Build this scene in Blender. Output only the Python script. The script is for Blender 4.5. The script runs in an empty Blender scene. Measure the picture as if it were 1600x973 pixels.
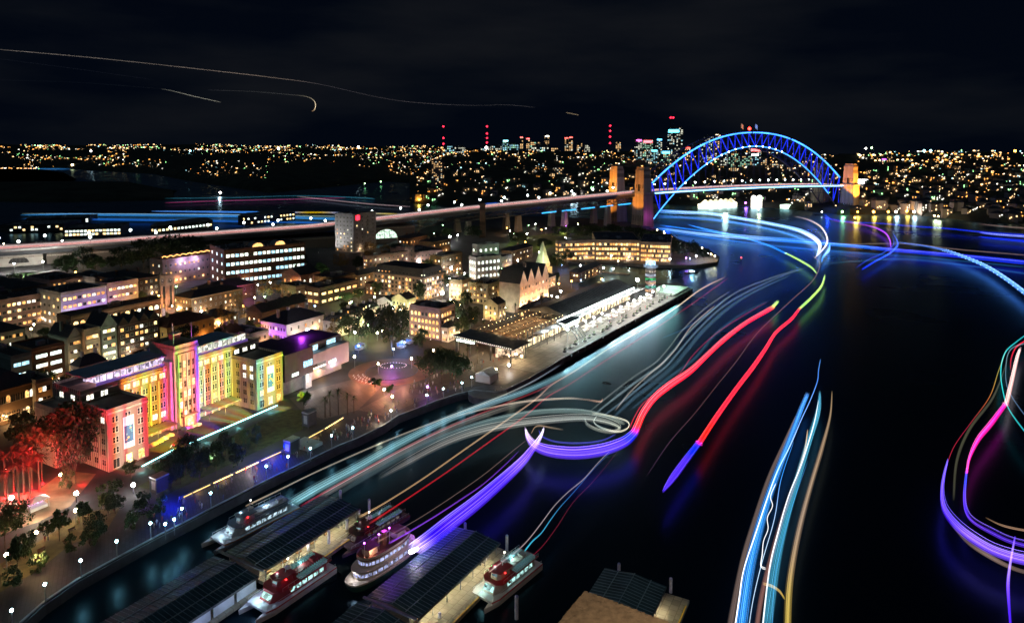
import bpy, math, random
from mathutils import Vector, Matrix, noise
R = math.radians; PI = math.pi
rnd = random.Random(7)
# ---------------------------------------------------------------- camera model (photo pixels, 1600 wide)
F = 1060; T = R(3.5); YH = 236; Y0 = YH + F*math.tan(T); H = 112.0
scene = bpy.context.scene
col = bpy.data.collections.new('place'); scene.collection.children.link(col)
cd = bpy.data.cameras.new('camera'); cam = bpy.data.objects.new('camera', cd); col.objects.link(cam)
cam.location = (0, 0, H); cam.rotation_euler = (PI/2 - T, 0, 0)
cd.sensor_width = 36; cd.lens = 36*F/1600; cd.shift_y = -(486.5-Y0)/1600
cd.clip_start = 1; cd.clip_end = 40000
cd.dof.use_dof = True; cd.dof.focus_distance = 215; cd.dof.aperture_fstop = cd.lens/1000/0.27
scene.camera = cam
scene.view_settings.view_transform = 'Standard'; scene.view_settings.look = 'None'
scene.view_settings.exposure = 0; scene.view_settings.gamma = 1; scene.view_settings.use_curve_mapping = False
scene.cycles.use_denoising = True; scene.cycles.use_light_tree = True
scene.cycles.max_bounces = 5; scene.cycles.transparent_max_bounces = 28; scene.cycles.glossy_bounces = 3; scene.cycles.diffuse_bounces = 2
scene.cycles.caustics_reflective = False; scene.cycles.caustics_refractive = False
scene.cycles.sample_clamp_indirect = 3
# world: night sky with faint cloud
w = bpy.data.worlds.new('World'); scene.world = w; w.use_nodes = True
nt = w.node_tree; bg = nt.nodes['Background']
tc = nt.nodes.new('ShaderNodeTexCoord'); mp = nt.nodes.new('ShaderNodeMapping'); mp.inputs['Scale'].default_value = (2, 2, 9)
nz = nt.nodes.new('ShaderNodeTexNoise'); nz.inputs['Scale'].default_value = 1.1; nz.inputs['Detail'].default_value = 5
cr = nt.nodes.new('ShaderNodeValToRGB'); e = cr.color_ramp.elements
e[0].position = .42; e[0].color = (.0008, .0020, .0052, 1); e[1].position = .72; e[1].color = (.0075, .0085, .0110, 1)
nt.links.new(tc.outputs['Generated'], mp.inputs['Vector']); nt.links.new(mp.outputs[0], nz.inputs['Vector'])
nt.links.new(nz.outputs[0], cr.inputs[0]); nt.links.new(cr.outputs[0], bg.inputs[0]); bg.inputs[1].default_value = 1.0
sd = bpy.data.lights.new('night_fill', 'SUN'); sd.energy = .1; sd.angle = R(10); sd.color = (.45, .75, 1)  # weak sun lamp added as an even night-sky fill
so = bpy.data.objects.new('night_fill', sd); so.rotation_euler = (R(38), 0, R(-30)); col.objects.link(so)
# ---------------------------------------------------------------- projection helpers
def ray(px, py):
    xc = (px-800)/F; yc = -(py-Y0)/F
    return (xc, math.cos(T)+yc*math.sin(T), -math.sin(T)+yc*math.cos(T))
def P(px, py, z=0.0):
    d = ray(px, py); t = (z-H)/d[2]; return Vector((d[0]*t, d[1]*t, z))
def PD(px, py, Y):
    d = ray(px, py); t = Y/d[1]; return Vector((d[0]*t, Y, H+d[2]*t))
def hz(p, py):
    yc = -(py-Y0)/F; k = p[1]/(math.cos(T)+yc*math.sin(T)); return H + k*(-math.sin(T)+yc*math.cos(T))
def hit_col(p, ang, px, z):
    # distance along direction ang from p (at height z) to the vertical plane through image column px
    k = (px-800)/F; dx, dy = math.cos(R(ang)), math.sin(R(ang))
    dep = p[1]*math.cos(T)+(H-z)*math.sin(T)
    return (k*dep-p[0])/(dx-k*dy*math.cos(T))
def u2(a): return Vector((math.cos(R(a)), math.sin(R(a)), 0))
# ---------------------------------------------------------------- materials
MC = {}
def mat(name, c=(.3,.3,.3), rough=.8, metal=0, amt=.25, sc=.6, em=None, es=0, bump=0, pat=None):
    if name in MC: return MC[name]
    m = bpy.data.materials.new(name); m.use_nodes = True; n = m.node_tree.nodes; l = m.node_tree.links
    b = n['Principled BSDF']; b.inputs['Roughness'].default_value = rough; b.inputs['Metallic'].default_value = metal
    g = n.new('ShaderNodeNewGeometry'); nz = n.new('ShaderNodeTexNoise'); nz.inputs['Scale'].default_value = sc
    nz.inputs['Detail'].default_value = 6; l.new(g.outputs['Position'], nz.inputs['Vector'])
    r = n.new('ShaderNodeValToRGB'); e = r.color_ramp.elements
    e[0].position = .3; e[1].position = .7
    e[0].color = tuple(x*(1-amt) for x in c)+(1,); e[1].color = tuple(min(1, x*(1+amt)) for x in c)+(1,)
    l.new(nz.outputs[0], r.inputs[0]); src = r.outputs[0]
    if pat:
        bt = n.new('ShaderNodeTexBrick'); bt.inputs['Scale'].default_value = pat[0]
        bt.inputs['Mortar Size'].default_value = .03; bt.inputs['Brick Width'].default_value = pat[1]; bt.inputs['Row Height'].default_value = pat[2]
        tcn = n.new('ShaderNodeTexCoord'); mm = n.new('ShaderNodeMapping')
        if pat[3]: mm.inputs['Rotation'].default_value = (0, 0, R(pat[3]))
        l.new(tcn.outputs['Object'], mm.inputs['Vector']); l.new(mm.outputs[0], bt.inputs['Vector'])
        l.new(src, bt.inputs['Color1']); bt.inputs['Color2'].default_value = tuple(x*.7 for x in c)+(1,); bt.inputs['Mortar'].default_value = tuple(x*.35 for x in c)+(1,)
        src = bt.outputs[0]
    l.new(src, b.inputs['Base Color'])
    if bump:
        bp = n.new('ShaderNodeBump'); bp.inputs['Strength'].default_value = bump; bp.inputs['Distance'].default_value = .1
        n2 = n.new('ShaderNodeTexNoise'); n2.inputs['Scale'].default_value = sc*6; n2.inputs['Detail'].default_value = 8
        l.new(g.outputs['Position'], n2.inputs['Vector']); l.new(n2.outputs[0], bp.inputs['Height']); l.new(bp.outputs[0], b.inputs['Normal'])
    if em: b.inputs['Emission Color'].default_value = em+(1,); b.inputs['Emission Strength'].default_value = es
    MC[name] = m; return m
def emi(name, c, s, vary=0, sc=1.5, sample='AUTO'):
    if name in MC: return MC[name]
    m = bpy.data.materials.new(name); m.use_nodes = True; n = m.node_tree.nodes; l = m.node_tree.links
    n.clear(); o = n.new('ShaderNodeOutputMaterial'); e = n.new('ShaderNodeEmission'); e.inputs[0].default_value = c+(1,); e.inputs[1].default_value = s
    if vary:   # what stands in the lit room varies the light of the pane
        g = n.new('ShaderNodeNewGeometry'); vo = n.new('ShaderNodeTexVoronoi'); vo.inputs['Scale'].default_value = sc
        l.new(g.outputs['Position'], vo.inputs['Vector']); mr = n.new('ShaderNodeMapRange')
        mr.inputs[3].default_value = s*(1-vary); mr.inputs[4].default_value = s*(1+vary)
        se = n.new('ShaderNodeSeparateColor'); l.new(vo.outputs['Color'], se.inputs[0]); l.new(se.outputs[0], mr.inputs[0]); l.new(mr.outputs[0], e.inputs[1])
    l.new(e.outputs[0], o.inputs[0])
    try: m.cycles.emission_sampling = sample
    except Exception: pass
    MC[name] = m; return m
LW = [emi('lit_warm', (1,.52,.16), 2.0, .6, sample='NONE'), emi('lit_yellow', (1,.70,.30), 2.6, .6, sample='NONE'), emi('lit_white', (.95,.95,.8), 2.2, .6, sample='NONE'), emi('lit_amber', (1,.45,.12), 1.3, .6, sample='NONE')]
LC = [emi('lit_pale', (.85,1,.9), 2.2, .5, sample='NONE'), emi('lit_cyan', (.45,.8,1), 1.8, .5, sample='NONE'), LW[2]]
DARKG = mat('dark_window_glass', (.02,.025,.03), .12, amt=.1)
SAND = mat('sandstone', (.36,.25,.15), .85, sc=.35, bump=.4, pat=(1,.9,.45,0))
CREAM = mat('cream_render', (.46,.38,.25), .85, sc=.3, bump=.2)
WHITEW = mat('white_render', (.52,.50,.50), .8, sc=.25, amt=.18)
PINKW = mat('pink_render', (.36,.24,.22), .8, sc=.25)
BRICK = mat('red_brick', (.27,.13,.08), .9, sc=.3, pat=(1,.5,.25,0))
BROWN = mat('brown_brick', (.17,.10,.07), .9, sc=.3, pat=(1,.5,.25,0))
GREYW = mat('grey_concrete', (.32,.32,.33), .85, sc=.2, bump=.3)
GREEN = mat('grey_green_render', (.20,.24,.20), .85, sc=.3)
DARKW = mat('dark_cladding', (.05,.05,.055), .6, sc=.3)
SLATE = mat('slate_roof', (.055,.06,.07), .7, sc=.5, pat=(1,.6,.3,0))
TIN = mat('grey_tin_roof', (.13,.14,.15), .5, sc=.4)
TAR = mat('flat_roof_bitumen', (.05,.048,.05), .85, sc=.25, amt=.5)
TILE = mat('terracotta_tile_roof', (.22,.09,.05), .8, sc=.5, pat=(1,.4,.3,0))
FRAME = mat('window_frame_paint', (.45,.43,.38), .6, amt=.1)
STEEL = mat('dark_painted_steel', (.06,.065,.07), .5, sc=.5)
GALV = mat('galvanised_steel', (.35,.36,.38), .45, .4, sc=.7)
WHITEP = mat('white_paint', (.75,.76,.78), .45, amt=.08)
PILEM = mat('pile_sleeve', (.62,.63,.75), .5, amt=.2, sc=.8)
GRAN = mat('granite', (.40,.36,.31), .85, sc=.05, amt=.25, bump=.4, pat=(.3,1.2,.6,0))
# ---------------------------------------------------------------- mesh builder
class MB:
    def __init__(s): s.v = []; s.f = []; s.m = []
    def quad(s, pts, mi=0):
        k = len(s.v); s.v += [tuple(p) for p in pts]; s.f.append(tuple(range(k, k+len(pts)))); s.m.append(mi)
    def box(s, x0, x1, y0, y1, z0, z1, mi=0):
        k = len(s.v)
        s.v += [(x0,y0,z0),(x1,y0,z0),(x1,y1,z0),(x0,y1,z0),(x0,y0,z1),(x1,y0,z1),(x1,y1,z1),(x0,y1,z1)]
        for f in ((0,3,2,1),(4,5,6,7),(0,1,5,4),(1,2,6,5),(2,3,7,6),(3,0,4,7)): s.f.append(tuple(k+i for i in f)); s.m.append(mi)
    def prism(s, poly, z0, z1, mi=0, top=None):
        k = len(s.v); n = len(poly); tp = top or poly
        a = sum(poly[i][0]*poly[(i+1)%n][1]-poly[(i+1)%n][0]*poly[i][1] for i in range(n))
        if a < 0: poly = poly[::-1]; tp = tp[::-1]
        s.v += [(p[0],p[1],z0) for p in poly]+[(p[0],p[1],z1) for p in tp]
        for i in range(n): j = (i+1) % n; s.f.append((k+i,k+j,k+n+j,k+n+i)); s.m.append(mi)
        s.f.append(tuple(k+n+i for i in range(n))); s.m.append(mi); s.f.append(tuple(k+i for i in range(n-1,-1,-1))); s.m.append(mi)
    def bar(s, a, b, r, n=4, mi=0, r2=None):
        a = Vector(a); b = Vector(b); d = b-a
        if d.length < 1e-6: return
        q = d.to_track_quat('Z', 'Y'); k = len(s.v); r2 = r if r2 is None else r2
        for p, rr in ((a, r), (b, r2)):
            for i in range(n):
                an = 2*PI*(i+.5)/n; s.v.append(tuple(p+q@Vector((rr*math.cos(an), rr*math.sin(an), 0))))
        for i in range(n): j = (i+1) % n; s.f.append((k+i,k+j,k+n+j,k+n+i)); s.m.append(mi)
        s.f.append(tuple(k+n+i for i in range(n))); s.m.append(mi); s.f.append(tuple(k+i for i in range(n-1,-1,-1))); s.m.append(mi)
    def tube(s, pts, r, n=6, mi=0):
        pts = [Vector(p) for p in pts]; k0 = len(s.v); rr = r if isinstance(r, list) else [r]*len(pts)
        for i, p in enumerate(pts):
            d = (pts[min(i+1, len(pts)-1)]-pts[max(i-1, 0)]).normalized(); sd_ = d.cross(Vector((0,0,1)))
            if sd_.length < 1e-3: sd_ = Vector((1,0,0))
            sd_.normalize(); up = sd_.cross(d)
            for j in range(n):
                an = 2*PI*j/n; s.v.append(tuple(p+sd_*(rr[i]*math.cos(an))+up*(rr[i]*math.sin(an))))
        for i in range(len(pts)-1):
            for j in range(n): a = k0+i*n+j; b = k0+i*n+(j+1) % n; s.f.append((a,b,b+n,a+n)); s.m.append(mi)
        s.f.append(tuple(k0+j for j in range(n-1,-1,-1))); s.m.append(mi); k = k0+(len(pts)-1)*n; s.f.append(tuple(k+j for j in range(n))); s.m.append(mi)
    def ball(s, c, r, nu=8, nv=5, mi=0, sz=1):
        k = len(s.v); c = Vector(c)
        s.v.append((c.x,c.y,c.z+r*sz))
        for i in range(1, nv):
            for j in range(nu):
                a = PI*i/nv; b = 2*PI*j/nu; s.v.append((c.x+r*math.sin(a)*math.cos(b), c.y+r*math.sin(a)*math.sin(b), c.z+r*sz*math.cos(a)))
        s.v.append((c.x,c.y,c.z-r*sz)); e = len(s.v)-1
        for j in range(nu):
            s.f.append((k,k+1+j,k+1+(j+1)%nu)); s.m.append(mi)
            for i in range(nv-2): a = k+1+i*nu+j; b = k+1+i*nu+(j+1)%nu; s.f.append((a,a+nu,b+nu,b)); s.m.append(mi)
            q = k+1+(nv-2)*nu; s.f.append((q+j,e,q+(j+1)%nu)); s.m.append(mi)
    def mesh(s, name, mats):
        me = bpy.data.meshes.new(name); me.from_pydata(s.v, [], s.f)
        for m in (mats if isinstance(mats, (list, tuple)) else [mats]): me.materials.append(m)
        me.polygons.foreach_set('material_index', s.m); me.update(); return me
    def build(s, name, mats, parent=None, loc=(0,0,0), rz=0):
        o = bpy.data.objects.new(name, s.mesh(name, mats)); col.objects.link(o); o.location = loc; o.rotation_euler = (0,0,rz)
        if parent: o.parent = parent
        return o
def inst(name, me, parent=None, loc=(0,0,0), rz=0, sc=None):
    o = bpy.data.objects.new(name, me); col.objects.link(o); o.location = loc; o.rotation_euler = (0,0,rz)
    if sc: o.scale = sc
    if parent: o.parent = parent
    return o
def tag(o, label=None, cat=None, group=None, kind=None):
    if label: o['label'] = label
    if cat: o['category'] = cat
    if group: o['group'] = group
    if kind: o['kind'] = kind
    return o
def empty(name, loc, rz, label, cat, group=None):
    o = bpy.data.objects.new(name, None); col.objects.link(o); o.location = loc; o.rotation_euler = (0,0,rz); o.empty_display_size = 1
    return tag(o, label, cat, group)
def copy_tree(o, parent=None):
    c = o.copy(); col.objects.link(c)
    if parent: c.parent = parent
    for ch in list(o.children): copy_tree(ch, c)
    return c
ONES = 'first second third fourth fifth sixth seventh eighth ninth tenth eleventh twelfth thirteenth fourteenth fifteenth sixteenth seventeenth eighteenth nineteenth twentieth'.split()
CARD = 'twenty thirty forty fifty sixty seventy eighty ninety'.split(); CAT = 'zero twentieth thirtieth fortieth fiftieth sixtieth seventieth eightieth ninetieth'.split()
def ordn(i):
    if i < 20: return ONES[i]
    i += 1; t, r = divmod(i, 10)
    if r == 0: return CAT[t-1]
    return CARD[t-2]+'-'+ONES[r-1]
def light(kind, loc, power, c, parent=None, size=.3, **k):
    d = bpy.data.lights.new('lamp_light', kind); d.energy = power; d.color = c
    if kind in ('POINT', 'SPOT'): d.shadow_soft_size = size
    if kind == 'AREA': d.size = size; 
    if kind == 'AREA' and 'size_y' in k: d.shape = 'RECTANGLE'; d.size_y = k['size_y']
    if kind == 'SPOT': d.spot_size = R(k.get('angle', 60)); d.spot_blend = k.get('blend', .4)
    o = bpy.data.objects.new('lamp_light', d); col.objects.link(o); o.location = loc
    if 'aim' in k:
        o.rotation_euler = (Vector(k['aim'])-Vector(loc)).to_track_quat('-Z', 'Y').to_euler()
    if parent: o.parent = parent
    return o
# ================================================================ SETTING
GZ = 3.0
def sheet(name, poly, z, m, zb=None, kind='structure', **k):
    b = MB(); pts = [(p[0], p[1]) for p in poly]
    if zb is None:
        a = sum(pts[i][0]*pts[(i+1)%len(pts)][1]-pts[(i+1)%len(pts)][0]*pts[i][1] for i in range(len(pts)))
        if a < 0: pts = pts[::-1]
        b.quad([(x,y,z) for x,y in pts])
    else: b.prism(pts, zb, z)
    return tag(b.build(name, m), kind=kind, **k)
# water
wm = bpy.data.materials.new('harbour_water'); wm.use_nodes = True; n = wm.node_tree.nodes; l = wm.node_tree.links; n.clear()
o_ = n.new('ShaderNodeOutputMaterial'); mx = n.new('ShaderNodeMixShader'); df = n.new('ShaderNodeBsdfDiffuse'); gl = n.new('ShaderNodeBsdfGlossy'); fr = n.new('ShaderNodeFresnel'); fr.inputs[0].default_value = 1.33
df.inputs[0].default_value = (.001,.006,.013,1); gl.inputs[0].default_value = (.40,.64,.80,1)
g_ = n.new('ShaderNodeNewGeometry'); n1 = n.new('ShaderNodeTexNoise'); n1.inputs['Scale'].default_value = .16; n1.inputs['Detail'].default_value = 6; n1.inputs['Roughness'].default_value = .6
bp = n.new('ShaderNodeBump'); bp.inputs['Strength'].default_value = .5; bp.inputs['Distance'].default_value = .2
l.new(g_.outputs['Position'], n1.inputs['Vector']); l.new(n1.outputs[0], bp.inputs['Height']); l.new(bp.outputs[0], gl.inputs['Normal'])
rr = n.new('ShaderNodeTexNoise'); rr.inputs['Scale'].default_value = .012; rr.inputs['Detail'].default_value = 3; l.new(g_.outputs['Position'], rr.inputs['Vector'])
mr = n.new('ShaderNodeMapRange'); mr.inputs[3].default_value = .22; mr.inputs[4].default_value = .36; l.new(rr.outputs[0], mr.inputs[0]); l.new(mr.outputs[0], gl.inputs['Roughness'])
l.new(fr.outputs[0], mx.inputs[0]); l.new(df.outputs[0], mx.inputs[1]); l.new(gl.outputs[0], mx.inputs[2]); l.new(mx.outputs[0], o_.inputs[0])
sheet('water', [(-15000,-300),(15000,-300),(15000,20000),(-15000,20000)], 0, wm)
ASPH = mat('street_asphalt', (.05,.05,.052), .8, sc=.15, amt=.35, bump=.3)
PAVE = mat('promenade_paving', (.05,.042,.055), .7, sc=.2, amt=.3, pat=(.5,1,.5,60))
STONE = mat('plaza_stone', (.10,.075,.06), .6, sc=.15, amt=.3, pat=(.4,1,1,57))
LAWN = mat('lawn_grass', (.05,.07,.025), .95, sc=.5, amt=.5, bump=.8)
SANDP = mat('park_path_gravel', (.26,.19,.12), .9, sc=.3, amt=.3, bump=.4)
WALLM = mat('seawall_stone', (.10,.10,.12), .75, sc=.3, amt=.3, bump=.4)
quay = [(34,973),(70,941),(123,905),(180,874),(252,835),(292,815),(340,790),(417,751),(448,736),(531,696),(559,685),(600,665),(622,650),(684,626),(715,616),(741,610),(774,613),(787,611),(828,591),(860,572),(883,558)]
Q = [P(x,y,GZ) for x,y in quay]
optr = [P(1082,451,GZ), P(1058,441,GZ), P(985,446,GZ), P(905,448,GZ), P(893,425,GZ), P(886,409,GZ)]
hy = [P(x,y,GZ) for x,y in ((956,409),(1022,414),(1087,414),(1121,409),(1124,401),(1108,390),(1069,377),(1022,356),(985,347),(930,342),(860,338),(780,338),(700,340))]
back = [Vector((-150,760,0)),Vector((-330,760,0)),Vector((-330,860,0)),Vector((-420,860,0)),Vector((-420,740,0)),Vector((-900,700,0)),Vector((-1500,600,0)),Vector((-1500,40,0)),Vector((-170,40,0)),Vector((-150,105,0))]
land = Q+optr+hy+back
sheet('ground', [(p.x,p.y) for p in land], GZ, ASPH, -3)
# coping along the quay: a kerb with real height
def strip(name, pts, w0, w1, z0, z1, m, kind='structure', parent=None, closed=False):
    # ribbon along 2D path between lateral offsets w0,w1 (positive = right of travel)
    L = []; Rr = []
    for i, p in enumerate(pts):
        a = pts[max(i-1,0)]; b = pts[min(i+1,len(pts)-1)]; d = Vector((b[0]-a[0], b[1]-a[1], 0)).normalized(); nn = Vector((d.y,-d.x,0))
        L.append((p[0]+nn.x*w0, p[1]+nn.y*w0)); Rr.append((p[0]+nn.x*w1, p[1]+nn.y*w1))
    b = MB()
    for i in range(len(pts)-1): 
        k = len(b.v); q = [L[i],Rr[i],Rr[i+1],L[i+1]]
        b.v += [(x,y,z0) for x,y in q]+[(x,y,z1) for x,y in q]
        for f in ((4,5,6,7),(0,1,5,4),(2,3,7,6),(1,2,6,5),(3,0,4,7)): b.f.append(tuple(k+j for j in f)); b.m.append(0)
    o = b.build(name, m, parent)
    return tag(o, kind=kind) if kind else o
strip('kerb', [(p.x,p.y) for p in Q], -.62, -.05, GZ-.02, GZ+.28, mat('kerb_stone', (.30,.33,.38), .6, sc=.4, amt=.3))
strip('seawall', [(p.x,p.y) for p in Q], .0, .35, -2, GZ-.3, WALLM)
strip('promenade', [(p.x,p.y) for p in Q[:17]], -15, -.9, GZ+.002, GZ+.006, PAVE)
def psheet(name, px, dz, m, **k): return sheet(name, [P(x,y,GZ+dz) for x,y in px], GZ+dz, m, **k)
psheet('plaza', [(640,598),(700,575),(760,545),(750,522),(800,530),(860,556),(850,572),(790,600),(735,603),(690,612),(600,650),(560,640)], .012, STONE)
psheet('lawn', [(215,760),(300,713),(440,640),(505,640),(470,672),(380,715),(262,772)], .012, LAWN)
psheet('park_lawn', [(0,925),(0,880),(70,840),(130,800),(190,790),(165,830),(110,850),(60,890)], .016, mat('dry_park_grass', (.11,.09,.035), .95, sc=.4, amt=.5, bump=.8))
psheet('park_path', [(0,835),(60,815),(110,790),(150,740),(100,735),(60,765),(0,775)], .02, SANDP)
psheet('forecourt', [(470,640),(452,622),(500,606),(560,590),(600,600),(560,640),(505,655)], .024, STONE)
psheet('grass_slope', [(780,400),(800,372),(900,360),(985,362),(960,372),(860,386),(820,400)], .03, mat('park_turf', (.09,.12,.03), .95, sc=.2, amt=.5))
# ring road round the little park
rc = P(612,580,GZ)
def ring(name, c, r0, r1, z0, z1, m, n=48, kind='structure', sy=1):
    b = MB()
    for i in range(n):
        a = 2*PI*i/n; c2 = 2*PI*(i+1)/n
        q = [(c.x+r0*math.cos(a),c.y+r0*sy*math.sin(a)),(c.x+r1*math.cos(a),c.y+r1*sy*math.sin(a)),(c.x+r1*math.cos(c2),c.y+r1*sy*math.sin(c2)),(c.x+r0*math.cos(c2),c.y+r0*sy*math.sin(c2))]
        b.v += [(x,y,z0) for x,y in q]+[(x,y,z1) for x,y in q]; k = len(b.v)-8
        for f in ((4,5,6,7),(0,1,5,4),(2,3,7,6),(1,2,6,5),(3,0,4,7)): b.f.append(tuple(k+j for j in f)); b.m.append(0)
    o = b.build(name, m); return tag(o, kind=kind) if kind else o
ring('ring_road', rc, 13, 21, GZ+.03, GZ+.034, mat('red_road_surface', (.20,.09,.06), .7, sc=.2, amt=.3))
ring('ring_kerb', rc, 12.6, 13, GZ, GZ+.14, WALLM)
b = MB()
for k in range(7):
    a = R(200+k*8)
    for q in (14.2, 16.4, 18.6): b.box(rc.x+q*math.cos(a)-.25, rc.x+q*math.cos(a)+.25, rc.y+q*math.sin(a)-1, rc.y+q*math.sin(a)+1, GZ+.038, GZ+.042)
tag(b.build('road_marking', WHITEP), kind='structure')
psheet('street', [(100,520),(180,500),(300,470),(420,468),(600,480),(700,545),(740,535),(760,500),(800,500),(770,545),(700,565),(640,590),(560,600),(560,520),(400,490),(300,500),(180,545)], .008, mat('worn_asphalt', (.055,.04,.032), .7, sc=.1, amt=.4))
# ---- far land
def mass(name, prof, back, mt, bump=14, seed=0, steps=26):
    b = MB(); N = len(prof)
    grid = []
    xs = []
    for i in range(N-1):
        n_ = max(1, int((prof[i+1][0]-prof[i][0])/8))
        for k in range(n_):
            t = k/n_; xs.append(tuple(prof[i][j]*(1-t)+prof[i+1][j]*t for j in range(len(prof[i]))))
    xs.append(prof[-1])
    for x, yf, yr in xs:
        f = P(x, yf, 0); row = []
        for s in range(steps+1):
            t = (s/steps)**1.6; Y = f.y*(1-t)+back*t; X = (x-800)/F*Y*1.0
            zr = hz((0, back), yr)
            z = (-2 if s == 0 else 4+(zr-4)*(t**.62)) + (0 if s == 0 else bump*t**.5*(noise.noise(Vector((X*.0023+seed, Y*.0023, seed)))))
            row.append((X, Y, z))
        row.append((row[-1][0]*1.2, back*1.25, -20)); grid.append(row)
    nr = len(grid[0])
    b.v = [p for r_ in grid for p in r_]
    for i in range(len(grid)-1):
        for j in range(nr-1): b.f.append((i*nr+j, (i+1)*nr+j, (i+1)*nr+j+1, i*nr+j+1)); b.m.append(0)
    o = b.build(name, mt); tag(o, kind='structure')
    for p in o.data.polygons: p.use_smooth = True
    return grid, xs
HILL = mat('wooded_hillside', (.028,.034,.022), .95, sc=.02, amt=.6, bump=1)
g1, x1_ = mass('hills', [(-260,262,226),(100,264,226),(240,272,226),(300,284,227),(420,302,228),(520,292,228),(600,284,229),(700,290,230),(760,296,232)], 6800, HILL, 20, 3)
g0, x0_ = mass('hill', [(-200,272,262),(60,272,264),(100,276,270)], 2300, HILL, 3, 9)
gi, xi_ = mass('island_terrain', [(-120,313,285),(60,316,283),(200,314,284),(270,312,298)], 1800, HILL, 4, 5)
g2, x2_ = mass('north_shore_terrain', [(640,318,262),(700,322,240),(760,318,236),(900,314,236),(1000,317,236),(1090,322,238),(1160,321,238),(1260,330,240),(1330,337,240)], 3300, HILL, 10, 1)
g3, x3_ = mass('east_shore_terrain', [(1310,336,240),(1340,336,240),(1400,334,238),(1470,340,238),(1520,346,238),(1560,349,238),(1900,352,238)], 3000, HILL, 10, 2)
def gpoint(grid, xs, x, t):
    # bilinear point of a far land grid
    i = 0
    while i < len(xs)-2 and xs[i+1][0] < x: i += 1
    a = (x-xs[i][0])/max(1e-6, xs[i+1][0]-xs[i][0]); a = max(0, min(1, a)); s = t*26; j = min(25, int(s)); c = s-j
    def V(i, j): return Vector(grid[i][j])
    return (V(i,j)*(1-a)+V(i+1,j)*a)*(1-c)+(V(i,j+1)*(1-a)+V(i+1,j+1)*a)*c
# ================================================================ BRIDGE
H1 = P(1017, 351, 0); H2 = P(1309, 331, 0); H1.z = H2.z = 0
_d = (H2-H1).normalized(); H1 = H1-Vector((_d.y,-_d.x,0))*15; H2 = H2-Vector((_d.y,-_d.x,0))*15
SP = (H2-H1).length; bd = (H2-H1).normalized(); bn = Vector((bd.y, -bd.x, 0))      # bn points at the camera side
BST = mat('bridge_steel', (.06,.07,.085), .55, .2, sc=.1)
BLED = emi('blue_led', (.045,.26,1), 4.2, .3, .05); BLED2 = emi('deep_blue_led', (.012,.035,1), 1.5, .5, .1); PALE = emi('pale_blue_led', (.25,.6,1), 5, .2, .1)
def BP(s, wd, z): p = H1+bd*s+bn*wd; return Vector((p.x,p.y,z))
# trace everything in world coordinates; root at the first hinge
def low(s): q = 2*s/SP-1; return 5+114.5*(1-q*q)
def top(s): q = 2*s/SP-1; return 142-72*abs(q)**2.2-7*q*q
NP = 28
br = empty('arch_bridge', (0,0,0), 0, 'steel arch bridge across the harbour, its near truss outlined in blue lights', 'bridge')
dz = lambda s: 50.0 + (2.5 - 2.5*((2*s/SP-1)**2) if 0 < s < SP else 0)
for side, wd in ((0, 15), (1, -15)):
    b = MB(); S_ = [SP*i/NP for i in range(NP+1)]
    for i in range(NP):
        a, c = S_[i], S_[i+1]
        b.bar(BP(a,wd,low(a)), BP(c,wd,low(c)), 1.3); b.bar(BP(a,wd,top(a)), BP(c,wd,top(c)), 1.1)
        b.bar(BP(c,wd,low(c)), BP(c,wd,top(c)), .6)
        if i < NP//2: b.bar(BP(a,wd,top(a)), BP(c,wd,low(c)), .6)
        else: b.bar(BP(a,wd,low(a)), BP(c,wd,top(c)), .6)
        if low(c) > dz(c)+3 and i < NP-1: b.bar(BP(c,wd,low(c)), BP(c,wd,dz(c)), .22)
        elif low(c) < dz(c)-3: b.bar(BP(c,wd,low(c)), BP(c,wd,dz(c)), .5)
    b.bar(BP(0,wd,low(0)), BP(0,wd,top(0)), .9)
    b.build('arch_truss', BST, br)
b = MB()
for i in range(1, NP):
    s = SP*i/NP; b.bar(BP(s,15,top(s)), BP(s,-15,top(s)), .5); b.bar(BP(s,15,low(s)), BP(s,-15,low(s)), .5)
    s2 = SP*(i+1)/NP
    if i < NP-1: b.bar(BP(s,15,top(s)), BP(s2,-15,top(s2)), .35)
b.build('cross_bracing', BST, br)
def strip_light(name, pts, r, m): b = MB(); b.tube(pts, r, 6); return b.build(name, m, br)
n_ = 56
for a, c in ((0, .475), (.485, .69), (.70, 1)):
    strip_light('light_strip', [BP(SP*(a+(c-a)*i/20), 17, top(SP*(a+(c-a)*i/20))+.6) for i in range(21)], 1.05, BLED)
strip_light('light_strip', [BP(SP*(.0+.93*i/40), 17, low(SP*.93*i/40)+.3) for i in range(41)], .6, BLED)
for i in range(NP+1):
    s = SP*i/NP; c = min(SP, s+SP/NP)
    if i < NP:
        k = (top(s), low(c)) if i < NP//2 else (low(s), top(c))
        strip_light('web_light', [BP(s,16.2,k[0]), BP(c,16.2,k[1])], .5, BLED2)
    strip_light('web_light', [BP(s,16.2,low(s)), BP(s,16.2,top(s))], .42 if i % 2 else .3, BLED2)
NODE = emi('node_light', (.8,.9,1), 14)
nl = MB(); nl.ball((0,0,0), 1.0); nlm = nl.mesh('node_light', NODE)
for i in range(7, 19): inst('node_lamp', nlm, br, BP(SP*i/NP, 18, low(SP*i/NP)+.5))
b = MB(); b.bar(BP(SP*.5,0,top(SP*.5)), BP(SP*.5,0,top(SP*.5)+7), .35); b.build('beacon_mast', BST, br)
b = MB(); b.ball(BP(SP*.5,3,top(SP*.5)+7.5), 2.6); b.build('beacon_light', emi('beacon_red', (1,.03,.02), 14), br)
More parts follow.
